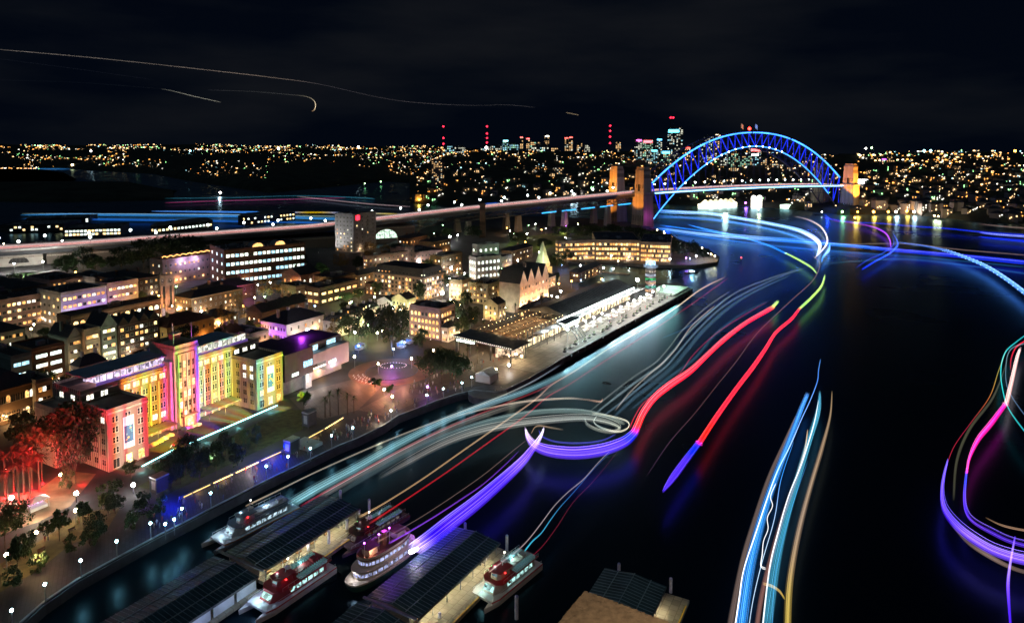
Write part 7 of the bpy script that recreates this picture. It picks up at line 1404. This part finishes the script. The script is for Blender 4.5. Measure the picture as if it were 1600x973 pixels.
trail('cream light trail hooking down at the end of the pale blue curve', [(1240,338,1,(.3,.25,.25)),(1262,343,3,(.5,.4,.35)),(1282,354,4,CR),(1292,370,4,(1.4,1.2,1.1)),(1290,384,4,(1.4,1.2,1.1)),(1273,403,2,CR)], CR, z=7, freq=3.2)
trail('short bright blue light trail beside the cream hook', [(1297,380,2,BL),(1294,392,6,LB),(1286,402,4,BL),(1284,410,1,BL)], BL, z=6, freq=3.2)
for i,(pts,cc,lb) in enumerate((
 ([(1030,357,5,BL),(1090,365,6,LB),(1150,371,6,LB),(1220,376,6,BL),(1290,381,7,BL),(1350,386,7,(.02,.25,1.6)),(1400,391,7,DB),(1500,400,8,DB),(1620,412,9,DB)],BL,'long blue light trail crossing the whole channel below the bridge'),
 ([(1032,352,2,BL),(1100,361,3,BL),(1160,368,3,LB),(1230,373,3,BL),(1300,377,2,DB)],BL,'thin blue light trail just above the long crossing one'),
 ([(1075,351,1,BL),(1110,360,4,BL),(1160,371,3,BL),(1200,383,3,BL),(1226,395,3,BL),(1229,396,3,YG),(1252,408,4,YG),(1268,418,4,YG),(1276,427,2,YG)],BL,'blue light trail that turns lime green as it bends down'),
 ([(1040,362,2,(.02,.15,.6)),(1120,373,3,(.02,.2,.8)),(1200,383,3,(.02,.15,.6)),(1300,392,3,(.01,.12,.4)),(1450,403,3,(.01,.10,.3)),(1610,418,3,(.01,.1,.25))],BL,'dim blue light trail under the long crossing one'),
 ([(1030,339,3,(.02,.1,.6)),(1080,341,4,(.02,.15,.9)),(1150,348,4,(.03,.2,1)),(1220,362,3,(.03,.2,.8)),(1262,378,2,(.02,.1,.5))],BL,'dim blue light trail inside the pale blue curve'),
 ([(1285,340,2,(.1,.02,.7)),(1330,347,2,DB),(1375,349,2,DB),(1420,353,3,DB),(1480,357,3,DB),(1530,362,3,DB),(1620,368,3,DB)],DB,'straight deep blue light trail along the far right shore'),
 ([(1532,364,3,(.1,.15,1.8)),(1560,367,4,(.3,.4,2)),(1620,371,5,(.3,.4,2))],DB,'short blue-white light trail at the right edge'),
 ([(1530,370,3,DB),(1570,374,5,DB),(1620,378,6,DB)],DB,'short deep blue light trail under the blue-white one'),
 ([(1300,345,2,(.3,.02,.7)),(1335,349,2,(.5,.05,1)),(1362,354,2.5,(.6,.08,1.2)),(1382,363,3,(.6,.08,1.4)),(1390,374,3,(.6,.08,1.4)),(1392,386,3,(.4,.05,1))],V_,'magenta light trail curling down on the right'),
 ([(1395,364,1,(.05,.1,.8)),(1401,374,2,(.1,.2,1.4)),(1402,384,3,(.05,.2,1.8)),(1390,396,3,(.05,.2,1.8)),(1368,408,3,(.02,.1,1.6)),(1347,421,3,DB)],DB,'bright blue light trail hooking left beside the magenta one'),
 ([(1394,368,1,(.02,.05,.5)),(1396,382,2,(.02,.08,.8)),(1380,395,2,(.02,.08,.8)),(1358,405,2,(.02,.05,.7)),(1338,418,2,(.02,.05,.7))],DB,'dim twin of the bright blue hook'),
 ([(1270,378,1,(.1,.08,.08)),(1330,381,1,(.3,.25,.2)),(1420,381,1.5,(.25,.2,.2)),(1500,390,1.5,(.3,.2,.18)),(1620,400,1.5,(.3,.2,.18))],CR,'faint brown light trail above the long blue one at right'),
 ([(1530,350,2,(.15,.1,.1)),(1570,354,3,(.25,.17,.15)),(1620,358,3,(.25,.17,.15))],CR,'faint pinkish light trail at the far right shore'),
 ([(1290,412,1,(.05,.1,.15)),(1340,408,2,(.05,.15,.22)),(1420,405,3,(.03,.16,.3)),(1520,416,3,(.02,.12,.25)),(1620,430,3,(.02,.12,.22))],BL,'faint teal light trail below the long blue one at right'))):
    trail(lb, pts, cc, z=6, strands=1 if i in (0,6) else 0, freq=4)
tw = trail('beaded pale blue light trail arching to the right edge', [(1402,379,2,(.05,.2,1)),(1440,384,2,(.05,.25,1.2)),(1475,391,3,(.1,.35,1.5)),(1505,401,4,(.15,.5,1.7)),(1540,416,6,(.15,.5,1.7)),(1575,438,7,(.15,.5,1.7)),(1612,466,8,(.15,.5,1.7))], LB, z=7, freq=4.8, strands=2)
tb_ = MB()
for i in range(46):
    t = i/45; q = catmull([(1475,391),(1505,401),(1540,416),(1575,438),(1612,466)], 12)[int(t*47)]; p = P(q[0]+(2 if i%2 else -2),q[1]+(-2 if i%2 else 1),8.5); tb_.ball(p, .42, 6, 4)
o = tb_.build('light_bead', emi('bead_blue',(.35,.7,1),2,sample='NONE'), tw); o['kind'] = 'stuff'
# right edge loops
MG=(2,.02,.7)
trail('pink-white light trail turning magenta then violet down the right edge', [(1594,545,5,(1.3,.8,.8)),(1589,560,7,(1.3,.75,.7)),(1581,595,8,(1.3,.7,.65)),(1573,628,9,(1.3,.6,.6)),(1569,634,8,MG),(1548,662,10,MG),(1528,687,9,MG),(1515,715,6,MG),(1511,736,5,MG),(1510,740,5,V_),(1507,775,6,V_),(1510,800,6,V_),(1522,816,5,(.2,.05,1.2)),(1550,832,6,(.15,.04,1.1)),(1580,846,6,(.15,.04,1.1)),(1620,856,7,(.15,.04,1.1))], V_, z=6, strands=1, freq=3.2)
trail('broad violet light trail sweeping round the bottom right corner', [(1481,722,2,V_),(1475,745,5,V_),(1472,770,7,V_),(1476,795,10,V_),(1492,818,13,V_),(1515,838,14,VL),(1548,858,14,VL),(1585,871,15,VL),(1630,880,16,VL)], V_, z=6, strands=3, freq=9.6)
trail('thin dark red light trail leading up from the broad violet sweep', [(1481,721,1.5,(.5,.02,.06)),(1492,695,1.5,(.4,.02,.05)),(1517,660,1.5,(.35,.02,.04)),(1546,620,2,(.4,.12,.03)),(1560,580,2,(.3,.25,.05)),(1573,544,2,(.08,.08,.03))], RD, z=6, freq=1.6)
trail('faint olive light trail inside the right loop', [(1575,560,1,(.06,.06,.04)),(1552,620,5,(.05,.05,.035)),(1515,670,6,(.05,.05,.03)),(1495,720,6,(.04,.04,.025)),(1490,780,5,(.03,.03,.02))], RD, z=5, freq=3.2)
trail('vertical pale violet light trail dropping off the bottom at far right', [(1586,838,4,V_),(1581,865,5,(.5,.3,1.5)),(1577,890,6,(.5,.3,1.5)),(1575,915,7,VL),(1577,950,6,V_),(1580,990,5,V_)], V_, z=8, freq=3.2)
trail('teal light trail crossing the pink one on the right edge', [(1610,518,2,(.02,.5,.6)),(1588,534,2,(.03,.6,.65)),(1571,550,2.5,(.03,.6,.65)),(1564,575,2.5,(.03,.6,.6)),(1566,605,2.5,(.03,.6,.6)),(1577,640,2.5,(.03,.5,.5)),(1610,685,2.5,(.02,.4,.5))], BL, z=7, freq=1.6)
trail('slim grey-blue light trail beside the teal one', [(1606,535,2,(.1,.2,.25)),(1580,545,2,(.12,.22,.28)),(1572,570,2,(.1,.2,.25)),(1576,610,2,(.08,.15,.25)),(1610,660,2,(.05,.1,.2))], BL, z=7, freq=1.6)
trail('short red light trail at the top of the right loop', [(1606,530,3,(.9,.02,.05)),(1588,542,3,(.9,.02,.05)),(1580,560,3,(.7,.02,.05)),(1579,578,2,(.3,.02,.03))], RD, z=7, freq=1.6)
trail('tan light trail scribble above the broad violet sweep', [(1540,808,1,(.2,.12,.06)),(1560,818,1.5,(.5,.3,.18)),(1580,824,2,(.6,.35,.22)),(1612,830,2,(.6,.35,.22))], CR, z=7, freq=1.6)
trail('dull brown light trail along the outer rim of the violet sweep', [(1484,815,2,(.06,.04,.03)),(1510,845,5,(.12,.08,.06)),(1545,868,7,(.22,.15,.12)),(1585,888,6,(.15,.1,.08)),(1630,900,6,(.1,.07,.06))], CR, z=5, freq=4.8)
# centre right bundle
trail('broad sky-blue light trail running down off the bottom edge', [(1262,616,7,(.04,.3,1)),(1252,640,8,(.03,.3,1)),(1237,680,10,(.02,.25,.8)),(1218,730,12,(.02,.25,.8)),(1200,780,14,(.015,.24,.75)),(1184,835,17,(.015,.24,.75)),(1169,900,20,(.015,.24,.75)),(1156,995,22,(.015,.24,.75))], BL, z=6, strands=2, freq=4.8)
trail('broad teal light trail with a white core beside the sky-blue one', [(1281,614,4,(.03,.25,.4)),(1278,645,9,(.05,.3,.45)),(1264,690,11,(.04,.28,.42)),(1246,750,12,(.03,.26,.4)),(1228,810,15,(.03,.26,.4)),(1212,880,18,(.03,.24,.38)),(1196,995,20,(.03,.22,.35))], BL, z=6, strands=2, freq=4.8)
trail('bright white wavy core line of the teal light trail', [(1279,625,1,WHT),(1271,665,2.5,WHT),(1252,725,3,WHT),(1232,775,3,WHT),(1216,830,3.5,WHT),(1202,890,3.5,WHT),(1190,995,4,WHT)], WHT, z=8, freq=1.6)
trail('tan light trail on the right of the bundle', [(1300,611,2,(.35,.24,.12)),(1297,650,5,(.32,.22,.13)),(1284,700,8,(.30,.2,.12)),(1266,760,9,(.28,.19,.12)),(1250,820,11,(.26,.18,.12)),(1238,880,12,(.3,.2,.1)),(1232,930,13,(.35,.25,.06)),(1230,995,13,(.35,.25,.05))], CR, z=6, freq=4.8)
trail('dull brown light trail on the left of the bundle', [(1243,650,3,(.12,.08,.06)),(1226,690,6,(.12,.08,.07)),(1202,745,8,(.10,.07,.06)),(1180,810,9,(.10,.07,.06)),(1160,880,11,(.10,.07,.06)),(1138,995,14,(.1,.07,.06))], CR, z=5, freq=4.8)
trail('dark red-brown light trail in the middle of the bundle', [(1262,700,3,(.12,.04,.03)),(1240,760,7,(.14,.06,.05)),(1222,810,8,(.16,.07,.06)),(1205,870,9,(.2,.09,.07)),(1190,930,9,(.2,.09,.07)),(1180,995,9,(.2,.09,.07))], CR, z=5, freq=4.8)
trail('thin wriggling blue light trail rising above the bundle', [(1282,561,1.5,(.1,.35,1)),(1279,578,2,(.1,.35,1.1)),(1277,596,2,(.1,.35,1.2)),(1266,625,2,(.2,.5,1.3)),(1252,655,2,(.3,.6,1.4)),(1235,695,2.5,(.5,.8,1.4)),(1215,735,2.5,(.7,.9,1.3)),(1200,775,2.5,WHT),(1180,835,3,WHT),(1162,890,3,WHT),(1155,935,3.5,WHT),(1146,995,3.5,WHT)], BL, z=8, freq=1.6)
trail('squiggling white light trail beside the sky-blue one', [(1212,755,2,WHT),(1204,775,2,WHT),(1207,790,2,WHT),(1199,808,2,WHT),(1200,826,2,WHT),(1193,845,2,WHT),(1191,865,2.5,WHT),(1189,883,3,WHT),(1196,888,3,WHT)], WHT, z=9, freq=1.6, k=8)
trail('thin blue light trail on the inner left of the bundle', [(1240,690,1.5,(.05,.3,.9)),(1220,750,2,(.05,.3,.9)),(1210,810,2,(.4,.6,.9)),(1190,880,2,(.5,.7,.9)),(1176,940,2,(.5,.7,.9)),(1168,995,2,(.5,.7,.9))], BL, z=9, freq=1.6)
trail('thin blue light trail on the inner right of the bundle', [(1262,720,1.5,(.05,.3,.8)),(1238,790,2,(.05,.3,.8)),(1222,850,2,(.05,.3,.8)),(1210,910,2,(.05,.3,.8)),(1206,995,2,(.1,.4,.9))], BL, z=9, freq=1.6)
trail('short tan light trail in the upper middle of the bundle', [(1262,671,2,(.9,.6,.35)),(1258,700,4,(.6,.4,.2)),(1250,725,3,(.4,.25,.12)),(1243,745,1,(.2,.1,.05))], CR, z=8, freq=3.2)
trail('hooked gold light trail near the bottom of the bundle', [(1192,911,3,(.6,.4,.15)),(1206,915,4,(.7,.5,.15)),(1218,923,4,(.6,.4,.1)),(1226,935,3,(.5,.35,.05))], CR, z=8, freq=1.6)
# left bundles
trail('wide pale cyan light trail from the white catamaran up the quay side', [(456,787,13,(0.186,0.465,0.527)),(500,761,13,(0.174,0.384,0.434)),(560,729,12,(0.155,0.341,0.384)),(620,695,12,(0.136,0.31,0.347)),(690,660,10,(0.155,0.31,0.36)),(760,632,9,(0.174,0.31,0.36)),(820,612,8,(0.124,0.26,0.31)),(868,590,7,(0.093,0.205,0.248)),(915,565,8,(0.0372,0.0992,0.124)),(960,538,8,(0.0124,0.0372,0.0496))], LB, z=5, strands=2, freq=11.2)
trail('grey light trail running parallel below the pale cyan one', [(500,776,9,(0.15,0.144,0.144)),(560,742,9,(0.156,0.15,0.144)),(630,704,9,(0.144,0.138,0.132)),(700,670,9,(0.12,0.114,0.108)),(770,644,8,(0.108,0.102,0.09)),(830,625,7,(0.072,0.066,0.06)),(880,606,6,(0.03,0.03,0.03))], CR, z=5, strands=1, freq=11.2)
trail('thin dark red light trail between the cyan and grey ones', [(470,790,2,(.4,.02,.05)),(540,750,2,(.35,.02,.05)),(620,706,2,(.3,.02,.04)),(700,667,2,(.3,.02,.04)),(780,634,2,(.3,.03,.04)),(850,606,2,(.25,.03,.04)),(905,576,2,(.15,.02,.03))], RD, z=6, freq=1.6)
trail('thin straight white light trail along the seawall', [(384,790,1.6,(0.7,0.525,0.35)),(430,768,1.5,(0.49,0.434,0.35)),(500,734,1.4,(0.42,0.385,0.315)),(600,690,1.4,(0.42,0.385,0.315)),(700,651,1.4,(0.455,0.42,0.35)),(780,620,1.5,(0.49,0.49,0.42)),(830,597,1.5,(0.35,0.42,0.49)),(875,570,1.2,(0.21,0.28,0.35))], WHT, z=6, freq=0.8)
trail('long tan light trail from the left wharf to the terminal tip', [(562,807,3,(0.9,0.562,0.262)),(600,786,2,(0.6,0.375,0.188)),(660,748,2,(0.6,0.375,0.188)),(720,706,2,(0.6,0.375,0.188)),(780,664,2,(0.6,0.413,0.262)),(835,625,2,(0.6,0.375,0.262)),(862,601,2,(0.525,0.338,0.262)),(900,578,2,(0.525,0.375,0.285)),(950,545,2,(0.525,0.375,0.285)),(1000,517,2,(0.6,0.45,0.338)),(1050,485,2.5,(0.675,0.488,0.375)),(1095,452,2.5,(0.675,0.488,0.375)),(1133,433,1.5,(0.675,0.45,0.375))], CR, z=7, freq=1.6)
trail('long red light trail beside the tan one', [(578,817,2.5,(0.91,0.014,0.021)),(630,783,2,(0.63,0.014,0.028)),(700,736,2,(0.56,0.014,0.028)),(770,686,2,(0.56,0.014,0.035)),(820,650,2,(0.49,0.021,0.035)),(855,620,2,(0.42,0.021,0.042)),(890,600,2,(0.35,0.021,0.042)),(940,567,2,(0.35,0.028,0.056)),(1010,522,2,(0.42,0.035,0.07)),(1075,479,2,(0.42,0.035,0.084)),(1138,434,1.5,(0.35,0.028,0.07))], RD, z=7, freq=1.6)
GY=(.34,.38,.36)
trail('wide grey-white light trail arching over the violet loop', [(592,748,4,(0.031,0.031,0.031)),(630,726,9,(0.0992,0.093,0.0868)),(690,694,11,(0.155,0.149,0.136)),(745,674,12,(0.198,0.205,0.186)),(800,663,11,(0.248,0.26,0.236)),(860,656,10,(0.279,0.298,0.279)),(910,653,9,(0.279,0.31,0.285)),(945,658,8,(0.31,0.341,0.298)),(968,668,5,(0.434,0.465,0.372)),(958,675,4,(0.372,0.372,0.31)),(935,672,4,(0.31,0.341,0.279)),(918,664,4,(0.217,0.248,0.223)),(914,656,3,(0.124,0.149,0.136))], GY, z=5, strands=2, freq=12.8)
trail('upper teal-grey light trail arching over the violet loop', [(470,810,3,(0.014,0.035,0.035)),(560,752,7,(0.042,0.063,0.07)),(640,707,8,(0.056,0.091,0.098)),(710,676,9,(0.084,0.126,0.133)),(775,656,9,(0.112,0.175,0.175)),(840,644,8,(0.14,0.21,0.203)),(900,642,7,(0.154,0.224,0.21)),(945,650,5,(0.21,0.266,0.238)),(975,662,4,(0.35,0.42,0.35))], GY, z=5.5, strands=1, freq=12.8)
trail('small white ring-shaped light trail at the right end of the arch', [(925,645,1.5,(.5,.5,.4)),(955,650,1.5,(.7,.7,.55)),(980,658,2,(.9,.9,.7)),(981,668,2,(.9,.85,.65)),(965,674,2.5,(.9,.85,.65)),(940,668,2,(.5,.6,.55)),(928,659,1.5,(.5,.6,.55)),(932,650,1.2,(.5,.6,.55))], WHT, z=7, freq=1.6, k=8)
trail('thin blue light trail inside the violet loop', [(842,672,1.5,(.1,.1,1)),(848,682,1.5,(.1,.1,1)),(870,690,1.5,(.12,.12,1)),(905,692,1.5,(.12,.12,1)),(940,688,1.5,(.1,.1,.9)),(962,678,1.5,(.1,.1,.6))], DB, z=7, freq=1.6)
trail('thin tan light trail hooked over the violet spike', [(830,677,1.2,(.5,.3,.2)),(836,667,1.2,(.6,.4,.25)),(845,665,1.2,(.6,.4,.25)),(862,668,1.2,(.4,.3,.2)),(880,671,1,(.2,.15,.1))], CR, z=7, freq=1.6)
trail('thin cream light trail crossing the grey ones to a sharp hook', [(700,653,1,(.3,.2,.15)),(760,638,1.5,(.6,.5,.4)),(820,627,1.8,(.8,.65,.5)),(885,622,1.8,(.8,.65,.5)),(915,624,1.2,(.4,.25,.18)),(938,627,2,(.8,.5,.35)),(941,622,1,(.4,.2,.1))], CR, z=7, freq=1.6)
BG=(.10,.17,.24)
for j,(pts,c_) in enumerate((([(930,646,2),(965,618,3),(1000,592,3),(1030,572,3),(1052,548,3),(1075,520,3),(1110,487,3),(1150,457,2),(1200,436,2),(1250,420,1)],(.22,.32,.36)),([(942,650,2),(975,625,3),(1012,595,3),(1040,573,3),(1062,548,3),(1086,520,3),(1122,485,3),(1160,460,3),(1215,434,2),(1262,417,1)],(.13,.22,.3)),([(955,655,3),(990,622,5),(1022,598,5),(1052,572,5),(1075,545,5),(1100,515,5),(1140,480,4),(1180,455,3),(1235,430,2)],(.06,.13,.2)),([(922,642,1.5),(955,615,2),(992,587,2),(1024,566,2),(1046,542,2),(1066,516,2),(1100,483,2),(1140,455,1.5)],(.3,.36,.36)),([(962,640,1.3),(985,612,1.5),(1017,582,1.8),(1034,568,1.8),(1056,545,1.5),(1080,510,1.5),(1116,478,1.5)],(.6,.5,.42)),([(1035,528,1),(1070,513,1.5),(1100,494,1.5),(1118,480,1),(1135,465,1)],(.06,.2,.4)),([(985,640,2),(1010,620,3),(1045,590,4),(1085,560,4),(1120,520,4),(1160,490,3),(1200,470,2)],(.03,.08,.13)))):
    trail('%s faint silvery light trail from the left in the fan rising from the loop' % ordn(j), [(a_,b_,w_*1.5) for a_,b_,w_ in pts], tuple(v*.5 for v in c_), z=5+j*.4, freq=4, group='faint silvery light trails')
trail('thin dark crimson light trail left of the snaking red one', [(984,668,2,(.9,.02,.05)),(992,650,2,(.7,.02,.05)),(1005,630,2,(.5,.02,.06)),(1030,610,2,(.4,.02,.06)),(1062,583,2,(.3,.02,.06)),(1080,558,2,(.3,.02,.06)),(1110,528,2,(.25,.02,.07)),(1150,500,2,(.25,.02,.07)),(1198,472,2,(.2,.02,.06))], RD, z=8, freq=1.6)
trail('hair-thin rosy light trail between the two red ones', [(1270,400,1.5,(.25,.16,.16)),(1281,413,1.5,(.25,.16,.16)),(1270,438,1.4,(.25,.13,.13)),(1240,466,1.4,(.25,.13,.13)),(1212,492,1.4,(.22,.11,.12)),(1180,524,1.3,(.2,.1,.11)),(1150,565,1.3,(.18,.09,.1)),(1120,602,1.2,(.15,.07,.08)),(1085,646,1.2,(.13,.06,.08)),(1045,692,1.2,(.1,.05,.1)),(1010,744,1,(.06,.03,.08))], CR, z=9, freq=1.6)
trail('thin pinkish light trail from the mast of the red and cream catamaran', [(764,893,2.5,(1.1,.7,.6)),(785,877,2,(.6,.45,.45)),(808,860,2,(.55,.42,.45)),(826,842,2,(.55,.42,.45)),(845,818,2,(.5,.4,.45)),(866,790,1.8,(.4,.35,.4)),(888,768,1.8,(.4,.35,.4)),(912,748,1.8,(.4,.35,.4)),(935,722,1.5,(.35,.3,.35)),(952,705,1,(.3,.25,.3))], CR, z=9, freq=1.6)
trail('thin cyan light trail from the stern of the red and cream catamaran', [(820,860,3,(.06,.6,.8)),(832,845,2.5,(.05,.45,.7)),(846,832,2,(.05,.4,.65)),(860,812,2,(.04,.3,.55)),(875,792,1.6,(.03,.2,.45)),(895,770,1.4,(.02,.12,.4)),(930,730,1.2,(.02,.08,.3)),(955,705,1,(.02,.08,.3))], BL, z=6, freq=1.6)
trail('hair-thin wine-red light trail right of the cyan one', [(832,868,1.5,(.2,.01,.03)),(850,850,1.3,(.16,.01,.03)),(872,820,1.3,(.14,.01,.03)),(895,785,1.2,(.1,.01,.03)),(930,748,1,(.08,.01,.03)),(965,705,1,(.06,.01,.03))], RD, z=6, freq=1.6)
trail('thin violet light trail from the top deck of the cream ferry', [(608,848,2.5,(.7,.15,1.6)),(640,830,2,(.4,.1,1.3)),(680,806,1.8,(.35,.08,1.1)),(720,780,1.8,(.3,.07,1)),(755,756,1.7,(.28,.06,.9)),(790,725,1.5,(.22,.05,.8)),(811,704,1,(.15,.04,.6))], V_, z=12, freq=1.6)
trail('hair-thin beige light trail above the thin violet one', [(590,846,2,(.8,.4,.25)),(610,835,1.2,(.2,.14,.12)),(660,806,1.2,(.16,.11,.1)),(715,770,1.2,(.16,.11,.1)),(760,738,1.2,(.16,.11,.1)),(800,705,1.2,(.16,.11,.12)),(822,688,1,(.14,.1,.12))], CR, z=13, freq=1.6)
# left harbour arm
for j,(pts,c_,lb) in enumerate((
 ([(33,336,2),(100,335,5),(200,336,6),(300,337,6),(400,338,6),(520,342,5),(600,344,4),(650,345,3)],(.03,.3,.8),'broad blue light trail lying on the back harbour at left'),
 ([(40,342,2),(150,343,4),(300,345,4),(420,347,3),(545,349,3)],(.01,.12,.6),'deep blue light trail just under the broad one'),
 ([(35,334,1),(140,334,1),(300,335,1.5),(460,337,1.5),(640,340,1)],(.4,.6,.6),'thin pale light trail over the broad blue one'),
 ([(238,330,2),(330,331,4,(.1,.4,1.3)),(440,332,4,(.1,.4,1.3)),(475,332,3.5,(.8,.55,.1)),(505,332,3.5,(.8,.55,.1)),(546,333,3.5,(.1,.4,1.3)),(600,334,3,(.8,.65,.2)),(660,336,2.5,(.8,.65,.25)),(700,338,2,(.3,.3,.3))],(.1,.4,1.3),'blue light trail with yellow stretches across the back harbour'),
 ([(258,317,1.5),(340,314,2),(470,311,2),(540,309,1.5)],(.5,.05,.2),'thin crimson light trail on the back harbour'),
 ([(258,310,1),(360,309,1.5),(470,306,1.5),(560,309,2),(585,311,1.5)],(.03,.2,.3),'thin teal light trail above the crimson one'),
 ([(465,307,1.5),(520,313,2),(580,319,2),(640,323,2)],(.4,.28,.3),'pinkish light trail sloping down toward the approach road'),
 ([(757,319,4),(780,318,5),(820,318,4),(850,318,3)],(.02,.2,1.3),'short blue light trail behind the road lamps'),
 ([(-20,265,1.5),(50,264,2.5),(108,264,2)],(.05,.35,.9),'short pale blue light trail on the distant water at left'),
 ([(-20,272,1.5),(20,270,2)],(.02,.05,.6),'very short dark blue light trail at the left edge'))):
    trail(lb, pts, c_, z=5, freq=3.2, group='light trails on the back harbour')
# traffic streams on the approach road
for j,(wd,c_,wdt,lb) in enumerate(((-15,(.55,.40,.38),2.2,'pale stream of headlights in the farthest lane'),(-11,(.9,.62,.60),1.8,'bright pale stream of headlights in the second lane'),(-7,(.6,.42,.42),1.6,'dimmer pale stream in the third lane'),(-3,(.9,.60,.55),1.8,'bright pinkish stream in the fourth lane'),(1.5,(1.0,.10,.10),1.2,'thin red stream of tail lights in the middle'),(5,(.55,.16,.15),1.6,'dull red stream right of the middle'),(9,(.8,.50,.44),1.8,'pale pink stream in the third lane from the near side'),(13,(.4,.26,.24),1.6,'dim stream in the second lane from the near side'),(17,(.22,.16,.16),2,'faintest stream beside the near parapet'))):
    pts = [BP(-985+i*(985+SP*.98)/80., wd, 0) for i in range(81)]
    for i, p in enumerate(pts): p.z = deckz(-985+i*(985+SP*.98)/80.)+1.0
    tag(ribbon(pts, [wdt]*81, [c_]*81, 3, thick=.2), lb, 'light trail', 'traffic streams on the approach road')
# aircraft light lines in the sky
S1=(.30,.26,.24)
for lb,pts in (('long thin aircraft light trail slanting down across the sky',[(-20,76,1.6,(.45,.38,.33)),(150,91,1.6,(.45,.38,.33)),(300,107,1.6,(.45,.36,.3)),(430,122,1.8,(.5,.38,.3)),(500,132,1.4,(.16,.14,.15)),(590,152,1.4,(.14,.12,.13)),(655,161,1.4,(.18,.16,.17)),(740,165,1.3,(.13,.12,.13)),(790,164,1.3,(.13,.12,.13)),(836,168,1.3,(.12,.11,.12))]),
 ('short bright aircraft light trail low in the left sky',[(250,139,1,(.05,.05,.05)),(268,142,1.6,(.5,.5,.42)),(300,150,1.7,(.7,.68,.55)),(345,160,1.7,(.7,.68,.55))]),
 ('curled aircraft light trail ending in a bright tail',[(325,141,1.2,(.06,.06,.07)),(390,143,1.2,(.08,.08,.08)),(450,148,1.3,(.12,.12,.11)),(478,151,1.8,(.4,.35,.25)),(490,157,2.5,(1.1,.9,.6)),(493,165,3,(1.4,1.1,.7)),(491,172,2.2,(1,.7,.4)),(487,174,1.2,(.7,.4,.2))]),
 ('tiny bright aircraft light dash above the skyline',[(884,176,1.8,(1,.75,.45)),(894,178,2,(1,.75,.45)),(904,180,1.8,(1,.75,.45))]),
 ('barely visible aircraft light trail in the upper left sky',[(-10,91,1.1,(.012,.013,.02)),(120,108,1.1,(.014,.014,.02)),(240,125,1.1,(.012,.012,.018))]),
 ('barely visible flat aircraft light trail in the left sky',[(-10,125,1.1,(.01,.012,.016)),(120,129,1.1,(.012,.014,.018)),(252,139,1.1,(.02,.02,.022))])):
    trail(lb, pts, S1, Y=2600, freq=0.8, group='aircraft light trails in the sky')
